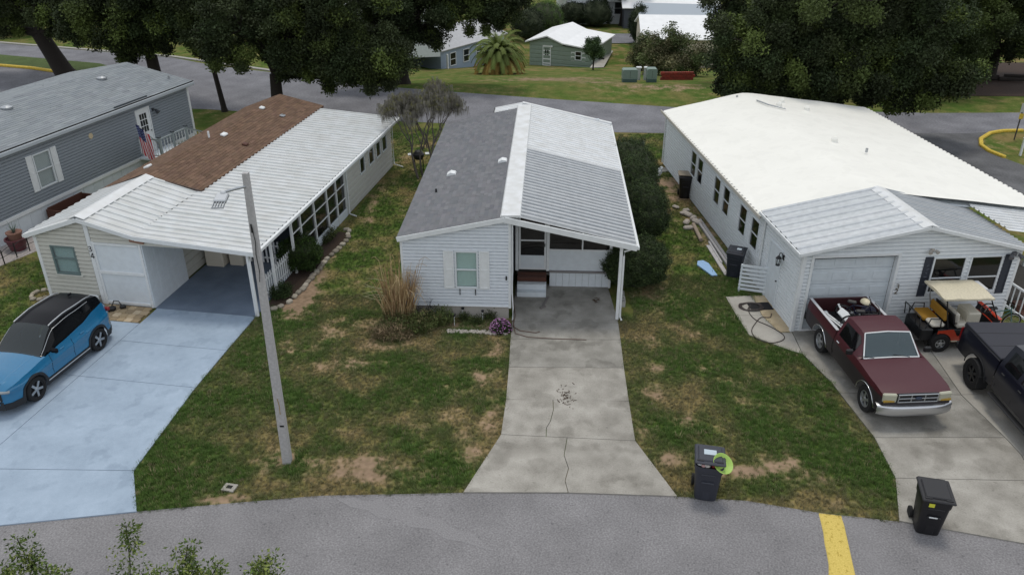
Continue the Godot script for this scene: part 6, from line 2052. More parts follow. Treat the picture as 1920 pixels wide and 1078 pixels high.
# ---------- things in the yards ----------
func trash_cart(label: String, at: Vector3, deg: float, body_m: Material, lid_open := 0.0, s := 1.0) -> Node3D:
	var t := thing("trash_cart", label, "trash can", at, deg, "")
	t.scale = Vector3.ONE * s
	# front is local +z
	var b := B.new()
	var ring := func(y: float, w: float, d: float, z: float) -> Array:
		var o: Array = []
		for k in 24:
			var a := TAU * k / 24.0
			var c := cos(a); var n := sin(a)
			o.append(Vector3(signf(c) * pow(absf(c), 0.35) * w, y, z - signf(n) * pow(absf(n), 0.35) * d))
		return o
	b.grid([ring.call(0.0, .0, .0, 0), ring.call(0.0, .22, .24, 0), ring.call(.03, .235, .255, 0), ring.call(.80, .285, .33, 0.0), ring.call(.80, .30, .345, 0), ring.call(.96, .31, .36, 0), ring.call(.965, .285, .33, 0), ring.call(.7, .27, .31, 0)], false, true)
	part("body", b, body_m, t)
	b = B.new()
	for r in [Rect2(-.13, .52, .26, .05), Rect2(-.16, .74, .32, .04)]:
		b.box(Vector3(r.get_center().x, r.get_center().y, .315), Vector3(r.size.x, r.size.y, .05), .012)
	b.box(Vector3(0, .2, .25), Vector3(.18, .3, .06), .02)
	part("moulding", b, body_m, t)
	var lid_xf := Transform3D(Basis(Vector3.RIGHT, -lid_open), Vector3(0, .965, -.36))
	b = B.new()
	b.box(Vector3(0, .03, .37), Vector3(.64, .05, .76), .02)
	b.box(Vector3(0, .06, .37), Vector3(.50, .05, .58), .02)
	var l := part("lid", b, body_m, t, lid_xf)
	for x in [-.2, .2]: simple(l, "grip", M.black_metal, Vector3(x, .062, .66), Vector3(.14, .02, .05), .008)
	b = B.new()
	b.tube([Vector3(-.26, .93, -.36), Vector3(-.26, .96, -.42), Vector3(.26, .96, -.42), Vector3(.26, .93, -.36)], .018, 7)
	part("handle", b, body_m, t)
	for x in [-.27, .27]:
		b = B.new()
		b.lathe([Vector2(0, -.03), Vector2(.125, -.03), Vector2(.13, 0), Vector2(.125, .03), Vector2(0, .03)], 18, Vector3(x, .13, -.27), Basis(Vector3.BACK, PI / 2))
		part("wheel", b, M.rubber, t)
	return t

func stones_along(t: Node3D, pts: Array, step: float, size: float, tones: Array, called := "stone") -> void:
	for i in pts.size() - 1:
		var p: Vector3 = pts[i]; var q: Vector3 = pts[i + 1]
		var n := maxi(1, int(p.distance_to(q) / step))
		for k in n:
			var b := B.new()
			b.col = tones[rng.randi() % tones.size()] * rng.randf_range(.85, 1.12)
			var c := p.lerp(q, (k + .5) / n) + Vector3(rng.randf_range(-.03, .03), size * .22, rng.randf_range(-.03, .03))
			var dir := atan2(-(q - p).z, (q - p).x) + rng.randf_range(-.25, .25)
			b.box(c, Vector3(step * rng.randf_range(.82, .98), size * rng.randf_range(.5, .75), size * rng.randf_range(.8, 1.1)), size * .18, Basis(Vector3.UP, dir) * Basis(rdir(), rng.randf_range(0, .12)))
			part(called, b, M.stone, t)

func yard_things() -> void:
	# concrete street light pole
	var pole := thing("street_light", "square concrete light pole with a boxy lamp in the front lawn", "street light", G(537, 866))
	var b := B.new()
	var rows: Array = []
	for i in 9:
		var f := i / 8.0
		var w := lerpf(.10, .06, f)
		var c := Vector3(.02 + .10 * f, f * 7.5, 0)
		rows.append([c + Vector3(-w, 0, w), c + Vector3(w, 0, w), c + Vector3(w, 0, -w), c + Vector3(-w, 0, -w)])
	for i in 8:
		for k in 4: b.quad(rows[i][k], rows[i][(k + 1) % 4], rows[i + 1][(k + 1) % 4], rows[i + 1][k])
	b.quad(rows[8][0], rows[8][1], rows[8][2], rows[8][3])
	part("pole", b, M.concrete_pole, pole)
	simple(pole, "cable_hole", M.dark_gap, Vector3(.055, 1.16, .094), Vector3(.10, .05, .02), .006)
	b = B.new()
	b.tube([Vector3(.05, 1.95, .094), Vector3(.07, 1.75, .095), Vector3(.06, 1.5, .096)], .008, 5)
	part("wire", b, mat("ochre", 150, 122, 60, 0.8), pole)
	b = B.new()
	b.tube([Vector3(.10, 6.35, .09), Vector3(.13, 6.0, .10), Vector3(.10, 5.7, .10), Vector3(.12, 5.3, .11), Vector3(.09, 5.05, .11)], .010, 5)
	b.box(Vector3(.09, 6.3, .09), Vector3(.03, .2, .03), .008)
	part("wire", b, M.black_metal, pole)
	b = B.new()
	b.tube([Vector3(.10, 7.22, .05), Vector3(-.10, 7.18, .08), Vector3(-.30, 7.12, .06), Vector3(-.36, 7.10, .08)], .028, 8)
	part("arm", b, M.steel, pole)
	b = B.new()
	b.box(Vector3(-.37, 7.08, .08), Vector3(.12, .1, .12), .02)
	b.box(Vector3(-.38, 7.03, .22), Vector3(.26, .09, .28), .02, Basis(Vector3.RIGHT, .25))
	var lh := part("lamp_head", b, mat("lamp_grey", 186, 190, 194, 0.4, "", 1.0, 0.4), pole)
	for i in 5:
		simple(lh, "fin", M.steel, Vector3(-.49 + i * .055, 6.97, .42), Vector3(.018, .04, .2), .004, Basis(Vector3.RIGHT, .35))
	simple(lh, "fin_bar", M.steel, Vector3(-.38, 6.935, .52), Vector3(.25, .03, .02), .004, Basis(Vector3.RIGHT, .35))
	# carts
	var charcoal := mat("cart_charcoal", 50, 53, 63, 0.5, "soft", 2.0)
	var blk := mat("cart_black", 24, 24, 28, 0.45, "soft", 2.0)
	var c1 := trash_cart("overfull charcoal trash cart with raised lid at the edge of the road", G(1322, 925), -12, charcoal, .13, 1.08)
	var lid1: Node3D = c1.get_node("lid")
	simple(lid1, "lid_label", mat("label_pale", 176, 190, 200, 0.6), Vector3(0, .088, .34), Vector3(.26, .006, .2), .001)
	for q in [[Vector3(-.2, 1.0, .24), .07, M.white_trim, "crumpled white bag under the raised lid of the charcoal cart"], [Vector3(-.05, 1.0, .27), .08, mat("trash_grey", 190, 186, 184, .7), "round grey lump of rubbish under the raised cart lid"], [Vector3(.08, .99, .26), .06, mat("trash_red", 120, 40, 44, .6), "dark red piece of rubbish under the raised cart lid"], [Vector3(-.13, .98, .29), .05, mat("trash_pink", 186, 150, 150, .7), "pinkish scrap of rubbish at the rim of the charcoal cart"]]:
		b = B.new()
		b.box(c1.transform * (q[0] as Vector3), Vector3.ONE * q[1] * 1.7, q[1] * .5, Basis(rdir(), rng.randf() * 3))
		single("trash", q[3], "rubbish", b, q[2], Vector3.ZERO, 0, "rubbish in the open cart")
	b = B.new()
	b.lathe([Vector2(.0, .01), Vector2(.15, .01), Vector2(.24, .07), Vector2(.25, .07), Vector2(.16, 0), Vector2(0, 0)], 20, c1.transform * Vector3(.24, 1.0, .2), Basis(Vector3.BACK, -.35) * Basis(Vector3.RIGHT, .5))
	single("plastic_lid", "lime green plastic lid sticking out of the overfull cart", "plastic lid", b, mat("lime", 156, 190, 92, 0.5))
	var c2 := trash_cart("closed black trash cart standing at the foot of the right driveway", G(1735, 988), -14, blk, 0.0, 1.05)
	simple(c2, "yellow_sticker", mat("sticker_yellow", 200, 200, 60, 0.6), Vector3(-.12, .885, .362), Vector3(.11, .09, .006), .001)
	simple(c2, "white_sticker", M.white_trim, Vector3(-.02, .56, .345), Vector3(.16, .03, .006), .001)
	var c3 := trash_cart("dark trash cart behind the white slatted gate", Vector3(8.0, 0, -26.0), -25, mat("cart_slate", 38, 42, 52, 0.5), 0.0, 1.0)
	simple(c3.get_node("lid"), "lid_label", mat("label_pale", 176, 190, 200, 0.6), Vector3(.08, .088, .34), Vector3(.16, .006, .16), .001)
	trash_cart("black trash cart with a pale board on top by the white wall", Vector3(7.72, 0, -33.9), -8, blk, 0.0, 1.0)
	b = B.new()
	b.box(Vector3(0, 0, 0), Vector3(.72, .05, .62), .01)
	single("plywood_board", "pale weathered board lying on the black cart by the white wall", "board", b, mat("plywood", 156, 146, 130, 0.9, "mid", 2.0), Vector3(7.72, 1.085, -33.9), -8)
	# slatted gate
	var g := thing("slatted_gate", "white slatted wooden gate standing on the walkway by the side door", "gate", G(1383, 548), -18)
	for i in 7: simple(g, "slat", M.white_paint, Vector3(.46, .16 + i * .145, 0), Vector3(.92, .095, .025), .006)
	for x in [.04, .88]: simple(g, "post", M.white_paint, Vector3(x, .54, -.03), Vector3(.06, 1.08, .035), .006)
	# mat and hose
	b = B.new()
	b.box(Vector3.ZERO, Vector3(.75, .02, .5), .005)
	single("door_mat", "black rubber mat at the white side door", "mat", b, mat("mat_black", 30, 29, 32, 0.95, "fine", 6.0), Vector3(8.3, .052, -23.6), 4.7)
	b = B.new()
	var hp: Array = []
	for i in 66:
		var a := i * .42
		hp.append(Vector3(7.98 + cos(a) * (.42 - i * .002), .055 + .016 * (i % 5) * .5, -23.55 + sin(a) * (.30 - i * .001)))
	for p in [[1408, 572], [1405, 585], [1418, 600], [1445, 612], [1470, 628], [1468, 638], [1445, 643], [1420, 635], [1410, 620], [1418, 605], [1428, 595], [1445, 595], [1447, 585]]:
		hp.append(G(p[0], p[1], .055))
	var sm: Array = []
	for i in hp.size() - 1:
		for k in 3:
			sm.append((hp[i] as Vector3).cubic_interpolate(hp[i + 1], hp[maxi(i - 1, 0)], hp[mini(i + 2, hp.size() - 1)], k / 3.0))
	b.tube(sm, .014, 6)
	single("garden_hose", "dark garden hose coiled and looped on the walkway", "hose", b, mat("hose", 52, 44, 42, 0.6))
	# blue board
	b = B.new()
	b.slab(v2([[-.18, -.62], [.02, -.66], [.26, .3], [.2, .58], [-.02, .6], [-.2, .35]]), 0, .05, Transform3D(Basis(Vector3.UP, .35) * Basis(Vector3.RIGHT, -PI / 2), Vector3(7.14, .03, -26.5)))
	single("bodyboard", "pale blue foam board lying in the grass", "board", b, mat("foam_blue", 146, 182, 220, 0.6))
	# planks and pipes along the wall
	var Wf := Transform3D(Basis(Vector3.UP, deg_to_rad(4.7)), Vector3(8.85, 0, -22.01))
	for q in [[-.35, 4.0, 9.2, .12, .06, "long grey plank lying nearest the white wall"], [-.5, 4.4, 9.0, .10, .10, "long pale board beside the grey plank at the white wall"], [-.78, 4.0, 6.6, .16, .05, "short white board lying in the grass by the white wall"], [-.66, 5.0, 6.9, .08, .08, "thin pale batten among the boards at the white wall"]]:
		b = B.new()
		b.bar(Wf * Vector3(q[0], q[4] * .5 + .01, -q[1]), Wf * Vector3(q[0] + .1, q[4] * .5 + .01, -q[2]), q[3], q[4], Vector3.UP, .008)
		single("plank", q[5], "plank", b, mat("plank_%d" % int(-q[0] * 100), 150 + int(-q[0] * 60), 148 + int(-q[0] * 60), 150 + int(-q[0] * 58), .85, "mid", 1.0))
	b = B.new()
	b.tube([Wf * Vector3(-.85, .09, -7.0), Wf * Vector3(-.7, .09, -8.6)], .08, 10)
	single("pipe", "short tan pipe lying by the boards at the white wall", "pipe", b, mat("pipe_tan", 150, 136, 122, 0.7))
	for q in [[-.5, 9.3], [-.62, 9.7], [-.55, 10.2], [-.75, 9.9], [-.45, 8.9], [-1.0, 8.3], [-.9, 10.6], [-1.1, 13.6], [-.9, 8.9]]:
		b = B.new()
		b.box(Vector3.ZERO, Vector3(rng.randf_range(.3, .5), rng.randf_range(.1, .18), rng.randf_range(.18, .3)), .06, Basis(rdir(), rng.randf_range(0, .3)))
		single("rubble_bag", "pale lump of rubble beside the white wall", "rubble", b, mat("rubble", 188, 180, 172, 0.95, "mid", 3.0), Wf * Vector3(q[0], .07, -q[1]), rng.randf() * 180, "rubble by the white wall")
	var rk := thing("white_sack", "crumpled white sack at the far corner of the white wall", "sack", Wf * Vector3(-.75, 0, -14.6), 20)
	simple(rk, "sack_body", M.white_paint, Vector3(0, .2, 0), Vector3(.5, .4, .3), .12, Basis(Vector3.BACK, .3))
	simple(rk, "sack_neck", M.white_paint, Vector3(.18, .4, 0), Vector3(.22, .16, .2), .06, Basis(Vector3.BACK, .6))
	# power pedestal behind
	var pd := thing("utility_pedestal", "pale grey utility pedestal on the grass behind the bushes", "pedestal", G(1203, 304))
	simple(pd, "post", mat("ped_grey", 170, 176, 178, 0.6), Vector3(0, .55, 0), Vector3(.16, 1.1, .14), .02)
	simple(pd, "meter", mat("ped_grey", 170, 176, 178, 0.6), Vector3(-.08, .9, .06), Vector3(.2, .22, .14), .03)
	simple(pd, "box", mat("ped_grey", 170, 176, 178, 0.6), Vector3(-.12, .3, .05), Vector3(.26, .3, .18), .02)
	# stone edging of the bed at number 34
	var pts: Array = []
	for p in [[508, 582], [520, 581], [534, 573], [548, 562], [570, 540], [590, 515], [610, 490], [632, 470], [651, 450], [656, 432], [640, 432]]: pts.append(G(p[0], p[1]))
	var se := thing("stone_edging", "curved border of pale stones round the bed by the picket fence", "stone border")
	stones_along(se, pts, .26, .2, [lin(150, 144, 132), lin(132, 126, 116), lin(166, 160, 148)])
	var mu := B.new()
	flat(mu, v2([[-8.15, -23.5], [-7.75, -23.6], [-7.45, -24.2], [-7.25, -25.2], [-7.1, -26.3], [-6.95, -27.4], [-6.7, -28.3], [-6.55, -29.8], [-7.0, -29.9], [-7.75, -27.5], [-8.25, -25.0]]), -.02, .03)
	structure("soil_bed", mu, mat("mulch", 74, 58, 46, 1.0, "strong", 1.5))
	# white pebble edging at the centre house
	var pe := thing("pebble_edging", "row of small white pebbles edging the bed under the window", "stone border")
	b = B.new()
	for i in 150:
		var f := rng.randf()
		var c := G(838, 622).lerp(G(950, 626), f) + Vector3(rng.randf_range(-.02, .02), .03, rng.randf_range(-.09, .09))
		b.col = lin(176, 170, 162) * rng.randf_range(.7, 1.1)
		b.box(c, Vector3(rng.randf_range(.05, .11), rng.randf_range(.04, .08), rng.randf_range(.05, .09)), .018, Basis(rdir(), rng.randf() * 3))
	var po := part("pebbles", b, M.stone, pe)
	po.set_meta("kind", "stuff")
	# tree ring by number 34
	var tr := thing("stone_ring", "small ring of pale stones at the beige house corner", "stone border")
	var rp: Array = []
	for i in 12: rp.append(G(80, 553) + Vector3(cos(i * .57) * .38, 0, sin(i * .57) * .38))
	stones_along(tr, rp, .2, .16, [lin(160, 152, 138), lin(140, 134, 122)])
	# pavers in front of the shed door
	var pv := struct_node("paver_patch")
	var H34 := Transform3D(Basis(Vector3.UP, deg_to_rad(-9.4)), Vector3(-15.63, 0, -24.11))
	for i in 7:
		for j in 4:
			b = B.new()
			b.col = [lin(178, 160, 132), lin(164, 146, 118), lin(190, 174, 148), lin(150, 134, 110)][rng.randi() % 4]
			b.box(H34 * Vector3(2.02 + .26 * i + (.06 if j % 2 else 0.0), .035, .14 + .25 * j), Vector3(.25, .06, .235), .012, H34.basis)
			part("paver", b, M.stone, pv)
	solid_polys.append(v2([[-14.0, -24.0], [-11.9, -23.6], [-12.2, -22.4], [-14.2, -22.8]]))
	var pu := thing("air_pump", "small black pump with its hose on the pavers", "pump", H34 * Vector3(2.5, .065, .45), 20)
	simple(pu, "body", M.black_metal, Vector3(0, .08, 0), Vector3(.3, .16, .18), .05)
	simple(pu, "motor", M.black_metal, Vector3(.35, .06, -.06), Vector3(.2, .12, .14), .04)
	b = B.new()
	b.tube([Vector3(.0, .1, -.05), Vector3(.12, .3, -.12), Vector3(.26, .26, -.1), Vector3(.32, .1, -.05)], .018, 6)
	part("hose", b, M.black_metal, pu)
	# white pump or stand beside the blue car
	var ws := thing("hose_reel", "white hose reel box at the beige house corner behind the blue car", "hose reel", H34 * Vector3(1.72, 0.0, .22), -9.4)
	simple(ws, "box", M.white_trim, Vector3(0, .22, 0), Vector3(.36, .44, .26), .05)
	simple(ws, "crank", M.black_metal, Vector3(.0, .3, .16), Vector3(.05, .14, .05), .01)
	# meter cover in the lawn
	var mc := thing("meter_cover", "square concrete water meter cover in the front lawn", "meter cover", G(430, 916), -12)
	simple(mc, "frame", M.concrete_new, Vector3(0, .02, 0), Vector3(.32, .06, .26), .01)
	simple(mc, "lid", M.dark_gap, Vector3(.0, .05, 0), Vector3(.14, .02, .10), .004)
	# concrete blocks by the carport post
	for q in [[3.76, 1.0, 0.0], [3.78, 1.42, 0.0]]:
		var cb := thing("concrete_block", "pale hollow concrete block beside the carport post", "block", Vector3(-.05, 0, -22.83) + Vector3(q[0], q[2], -q[1]), 85, "concrete blocks by the post")
		b = B.new()
		for x in [-.185, -.0, .185]: b.box(Vector3(x, .1, 0), Vector3(.035, .2, .14), .004)
		for z in [-.085, .085]: b.box(Vector3(0, .1, z), Vector3(.405, .2, .03), .004)
		part("shell", b, mat("block_pale", 172, 172, 168, .95, "mid", 3.0), cb)
	# debris and hose on the centre drive
	b = B.new()
	for i in 46:
		var c := G(1062 + rng.randfn(0, 9), 742 + rng.randfn(0, 12), .05)
		var d := rdir() * rng.randf_range(.04, .16)
		d.y = absf(d.y) * .3
		b.bar(c, c + d, .012, .008)
	single("twig_litter", "small heap of dead twigs on a crack of the concrete drive", "twigs", b, mat("twig", 74, 60, 48, 1.0))
	b = B.new()
	b.tube([G(962, 560, .06), G(966, 590, .06), G(962, 612, .06), G(975, 620, .06), G(1005, 624, .06), G(1012, 622, .06)], .014, 6)
	b.tube([G(962, 600, .06), G(966, 625, .06), G(990, 632, .06), G(1040, 635, .06), G(1100, 637, .06)], .012, 6)
	single("garden_hose", "thin brown hose trailing from the wall onto the concrete drive", "hose", b, mat("hose_brown", 96, 76, 66, 0.7))
	b = B.new()
	b.bar(G(1017, 575, .07), G(1028, 556, .07), .06, .05)
	b.bar(G(1013, 578, .07), G(1022, 574, .07), .08, .06)
	single("floor_jack", "small grey tool lying on the carport floor", "tool", b, mat("tool_grey", 110, 106, 104, .6))
	b = B.new()
	for i in 26:
		var c := G(1118 + rng.randfn(0, 4), 563 + rng.randfn(0, 2), .05)
		b.bar(c, c + Vector3(rng.randf_range(-.08, .08), .01, rng.randf_range(-.08, .08)), .014, .01)
	single("leaf_litter", "little heap of dead leaves on the carport floor", "leaves", b, mat("twig", 74, 60, 48, 1.0))
	# solar stake and bed plants
	for q in [[852, 598], [868, 585], [905, 590]]:
		var sl := thing("garden_stake", "thin dark stake in the bed under the window", "stake", G(q[0], q[1] + 12), 0, "stakes in the bed")
		b = B.new()
		b.tube([Vector3.ZERO, Vector3(0, .35, 0)], .012, 6)
		part("stem", b, M.white_trim, sl)
		b = B.new()
		b.lathe([Vector2(0, 0), Vector2(.04, 0), Vector2(.05, .06), Vector2(0, .08)], 8, Vector3(0, .34, 0))
		part("cap", b, M.black_metal, sl)
	for q in [[870, 592], [918, 590], [893, 598]]:
		bush("small green weed growing against the stone skirt", G(q[0], q[1] + 8), Vector3(.22, .16, .14), 90, [lin(66, 80, 46), lin(82, 92, 54)], "weeds under the window", "weed", "near", .7)
	# iron edging, agave pot and gravel strip in the left yard
	b = B.new()
	flat(b, v2([[-23.5, -25.4], [-18.9, -26.75], [-18.2, -28.2], [-17.0, -31.5], [-18.4, -33.0], [-19.5, -29.5], [-24.0, -28.0]]), -.02, .02)
	layered("gravel", 512, 158, 152, 150, [[61, .35, 2, 70, 68, 66], [62, .05, 3, 16, 16, 16]], 3.0, 1.0)
	structure("gravel_strip", b, M.gravel)
	var fn := thing("iron_fence", "low black iron garden fence along the gravel strip", "fence")
	var fp := [Vector3(-20.6, 0, -26.2), G(-20, 505), G(8, 497), G(31, 483), G(55, 471), Vector3(-17.9, 0, -29.4)]
	for i in fp.size():
		simple(fn, "post", M.black_metal, fp[i] + Vector3(0, .3, 0), Vector3(.035, .6, .035), .004)
		if i < fp.size() - 1:
			b = B.new()
			var a: Vector3 = fp[i]; var e: Vector3 = fp[i + 1]
			b.tube([a + Vector3(0, .5, 0), a.lerp(e, .25) + Vector3(0, .55, 0), a.lerp(e, .5) + Vector3(0, .57, 0), a.lerp(e, .75) + Vector3(0, .55, 0), e + Vector3(0, .5, 0)], .012, 6)
			b.tube([a + Vector3(0, .3, 0), e + Vector3(0, .3, 0)], .01, 6)
			part("rail", b, M.black_metal, fn)
	var ag := thing("potted_agave", "maroon pot with a spiky agave beside the iron fence", "potted plant", G(34, 468))
	b = B.new()
	b.lathe([Vector2(0, 0), Vector2(.26, 0), Vector2(.36, .42), Vector2(.40, .44), Vector2(.40, .5), Vector2(.34, .5), Vector2(.33, .42), Vector2(0, .42)], 20, Vector3.ZERO)
	part("pot", b, mat("pot_maroon", 92, 48, 56, .5), ag)
	b = B.new()
	b.lathe([Vector2(0, .42), Vector2(.2, .42), Vector2(.26, .68), Vector2(.29, .7), Vector2(.29, .75), Vector2(.24, .75), Vector2(0, .7)], 20, Vector3.ZERO)
	part("inner_pot", b, mat("pot_brick", 130, 96, 84, .6), ag)
	b = B.new()
	for i in 16:
		var a := i * 2.4
		var e := Vector3(cos(a), 0, sin(a)) * rng.randf_range(.15, .34) + Vector3(0, 1.0 + rng.randf() * .2, 0)
		var sd := Vector3(-sin(a), 0, cos(a)) * .025
		b.tri(Vector3(0, .7, 0) - sd, Vector3(0, .7, 0) + sd, e)
	part("leaves", b, mat("agave", 92, 110, 100, .6), ag)
	# dark grill between the homes
	var gr := thing("barbecue_grill", "dark barbecue grill with pale handles behind the homes", "grill", G(786, 318), 10)
	b = B.new()
	b.lathe([Vector2(0, .5), Vector2(.2, .55), Vector2(.28, .72), Vector2(.28, .8), Vector2(.16, .95), Vector2(0, .98)], 16, Vector3.ZERO)
	part("bowl", b, M.black_metal, gr)
	for x in [-.32, .32]: simple(gr, "side_shelf", M.white_trim, Vector3(x * 1.3, .8, 0), Vector3(.2, .03, .3))
	for q in [[-.2, .15], [.2, .15], [-.2, -.15], [.2, -.15]]: simple(gr, "leg", M.black_metal, Vector3(q[0], .28, q[1]), Vector3(.03, .56, .03))
	# street sign on the right-hand corner, and a white post
	var sg := thing("street_sign", "narrow street sign on a dark post at the grassy corner", "sign", G(1903, 262), -8)
	simple(sg, "post", mat("post_dark", 60, 56, 54, .7), Vector3(0, 1.1, 0), Vector3(.06, 2.2, .06))
	simple(sg, "sign_plate", mat("sign_face", 170, 172, 170, .5), Vector3(.02, 1.75, .04), Vector3(.3, .5, .015))
	simple(sg, "yellow_plate", M.kerb_yellow, Vector3(0, 1.3, .04), Vector3(.22, .3, .015))
	var wp := thing("white_post", "short white post on the grass by the side road", "post", G(1914, 292))
	simple(wp, "shaft", M.white_trim, Vector3(0, .45, 0), Vector3(.1, .9, .1), .01)
	simple(wp, "cap", M.white_trim, Vector3(0, .93, 0), Vector3(.14, .06, .14), .02)

# ---------- beyond the back road ----------
func plain_house(label: String, at: Vector3, deg: float, w: float, d: float, eave: float, ridge: float, wall: Material, roof: Material, wins: Array) -> Node3D:
	var t := thing("house", label, "house", at, deg)
	var b := B.new()
	b.slab(v2([[0, -.6], [w, -.6], [w, eave], [w * .5, ridge - .1], [0, eave]]), -d, 0.0)
	part("wall", b, wall, t)
	for s in [0, 1]:
		b = B.new()
		b.bar(Vector3(w * .5, ridge, -d * .5), Vector3(-.3 if s == 0 else w + .3, eave - .1, -d * .5), d + .6, .1, Vector3.UP)
		part("roof", b, roof, t)
	for r in wins:
		var f := window(t, face_front(-.03), r, M.glass_frame, M.dark_pane, null, .06, .5)
		simple(f, "sill", M.white_trim, Vector3(r.get_center().x, r.position.y - .04, .08), Vector3(r.size.x + .1, .06, .1))
	return t

func background() -> void:
	# small green house
	var p0 := GT(993, 122); var p1 := GT(1108, 126)
	var w := p0.distance_to(p1)
	var yaw := rad_to_deg(atan2(-(p1.z - p0.z), p1.x - p0.x))
	var t := thing("green_house", "small sage green house with a bright white roof across the road", "house", p0, yaw)
	var k := w / 115.0          # metres per photo pixel there
	var xm := 62.0 * k
	var eh := 42.0 * k
	var F := face_front()
	var win := Rect2(85 * k, 15 * k, 12.5 * k, 16 * k)
	boards(t, M.green_siding, v2([[0, 0], [xm, 0], [xm, eh], [34 * k, 51 * k], [0, eh]]), [], F, .42)
	boards(t, M.green_siding, v2([[xm, 0], [w, 0], [w, 34 * k], [xm, 38 * k]]), [win], face_front(-0.03), .42)
	var b := B.new()
	b.box(Vector3(w * .5, -.25, -.1), Vector3(w, .6, .2))
	part("foundation", b, mat("cream_base", 190, 186, 170, .9), t)
	door(t, F, Rect2(26 * k, 3 * k, 13 * k, 33 * k), M.white_trim, [Rect2(29 * k, 20 * k, 3 * k, 12 * k), Rect2(33 * k, 20 * k, 3 * k, 12 * k)])
	window(t, F, win, M.glass_frame, M.dark_pane, null, .08, .5)
	shutter(t, F, Rect2(78 * k, 14 * k, 6.5 * k, 18 * k), M.white_trim)
	shutter(t, F, Rect2(98 * k, 14 * k, 6.5 * k, 18 * k), M.white_trim)
	simple(t, "porch_lamp", M.white_trim, Vector3(42 * k, 36 * k, .1), Vector3(.2, .2, .2), .05)
	simple(t, "step", M.concrete, Vector3(28 * k, -.1, .5), Vector3(30 * k, .3, .9))
	var dp := 8.5
	for q in [[Vector2(34 * k, 53 * k), Vector2(-.4, eh - .05)], [Vector2(34 * k, 53 * k), Vector2(xm + .05, eh - .02)], [Vector2(xm + .05, eh - .02), Vector2(w + .25, 35 * k)]]:
		b = B.new()
		var a: Vector2 = q[0]; var e: Vector2 = q[1]
		b.slab(PackedVector2Array([a, e, e + Vector2(0, .12), a + Vector2(0, .12)]), -dp, .35)
		part("roof", b, mat("roof_bright", 232, 234, 236, .5, "soft", .2), t)
	b = B.new()
	b.slab(v2([[.1, -.5], [w - .1, -.5], [w - .1, 33 * k], [xm, 37 * k], [34 * k, 50 * k], [.1, eh - .1]]), -dp, -.1)
	part("wall", b, M.green_siding, t)
	var pa := B.new()
	var q0 := GT(1106, 128); var q1 := GT(1132, 127); var q2 := GT(1150, 96); var q3 := GT(1128, 96)
	pa.quad(q0 + Vector3(0, .06, 0), q1 + Vector3(0, .06, 0), q2 + Vector3(0, .06, 0), q3 + Vector3(0, .06, 0))
	structure("patio", pa, M.concrete_new)
	pa = B.new()
	var r := [GT(1118, 82), GT(1192, 82), GT(1192, 64), GT(1118, 64)]
	pa.quad(r[0] + Vector3(0, .08, 0), r[1] + Vector3(0, .08, 0), r[2] + Vector3(0, .08, 0), r[3] + Vector3(0, .08, 0))
	structure("lane_far", pa, M.asphalt_old)
	# patio chair
	var ch := thing("patio_chair", "dark patio chair on the slab beside the green house", "chair", GT(1125, 118), 20)
	simple(ch, "seat", M.black_metal, Vector3(0, .5, 0), Vector3(.7, .1, .7))
	simple(ch, "backrest", M.black_metal, Vector3(0, .9, -.3), Vector3(.7, .8, .08))
	for q in [[-.3, -.3], [.3, -.3], [-.3, .3], [.3, .3]]: simple(ch, "leg", M.black_metal, Vector3(q[0], .25, q[1]), Vector3(.06, .5, .06))
	# young tree on the slab edge
	var yt := thing("young_tree", "young round tree in front of the green house", "tree", GT(1112, 131))
	b = B.new()
	b.tube([Vector3.ZERO, Vector3(.05, 1.3, 0)], [.08, .06], 7)
	var cl: Array = []
	for i in 34:
		var c := Vector3(0, 2.0, 0) + rdir() * Vector3(.85, 1.0, .85) * sqrt(rng.randf())
		cl.append([c, .3])
		if i % 4 == 0: limb(b, Vector3(.05, 1.2, 0), c, .03, .01, .1)
	part("trunk", b, M.bark, yt)
	foliage(yt, "crown", cl, 22, "oak", .8, [lin(66, 86, 56), lin(78, 98, 62)], .2)
	# palm
	var pm := thing("palm", "shaggy feather palm with orange-brown lower fronds across the road", "palm", GT(935, 138))
	b = B.new()
	b.tube([Vector3(0, 0, 0), Vector3(0, 1.5, 0)], [.42, .36], 12)
	part("trunk", b, M.bark, pm)
	for fr in 84:
		b = B.new()
		var a := fr * 2.39996
		var f := fr / 84.0
		var el := lerpf(-.1, 1.35, f)
		var L := rng.randf_range(2.5, 3.3)
		var green := f > .38
		var tone := (lin(104, 118, 62) if green else lin(146, 120, 62)) * rng.randf_range(.75, 1.15)
		b.col = tone
		var prev := Vector3(0, 1.5, 0)
		var dir := Vector3(cos(a) * cos(el), sin(el), sin(a) * cos(el))
		for i in 9:
			var nx := prev + dir * (L / 9.0)
			dir = (dir + Vector3(0, -.16 - .03 * i, 0)).normalized()
			if nx.y < .15: nx.y = .15
			b.bar(prev, nx, .04, .03)
			var sd := dir.cross(Vector3.UP).normalized()
			for s in [-1, 1]:
				for m in 4:
					var o := prev.lerp(nx, m * .25)
					var tip: Vector3 = o + (sd * s * .42 + dir * .30 + Vector3(0, -.12, 0)) * (1.0 - .05 * i)
					if tip.y < .1: tip.y = .1
					b.tri(o, o + dir * .11, tip)
			prev = nx
		part("frond", b, M.leaf, pm)
	# blue-grey house behind the palm
	var bh := plain_house("pale blue house half hidden behind the shaggy palm", GT(945, 110), 147, 7.0, 11.0, 2.7, 3.9, mat("blue_wall", 150, 166, 186, .7, "soft", .4), mat("roof_grey", 178, 180, 184, .7, "mid", .3), [])
	var LL := face_left(-.03)
	for v in [2.0, 4.2, 6.4, 8.6]: window(bh, LL, Rect2(-v - 1.0, .9, 1.0, 1.3), M.glass_frame, M.dark_pane, null, .08, .5)
	simple(bh, "porch_post", M.white_trim, Vector3(-.5, 1.0, -10.6), Vector3(.16, 2.6, .16))
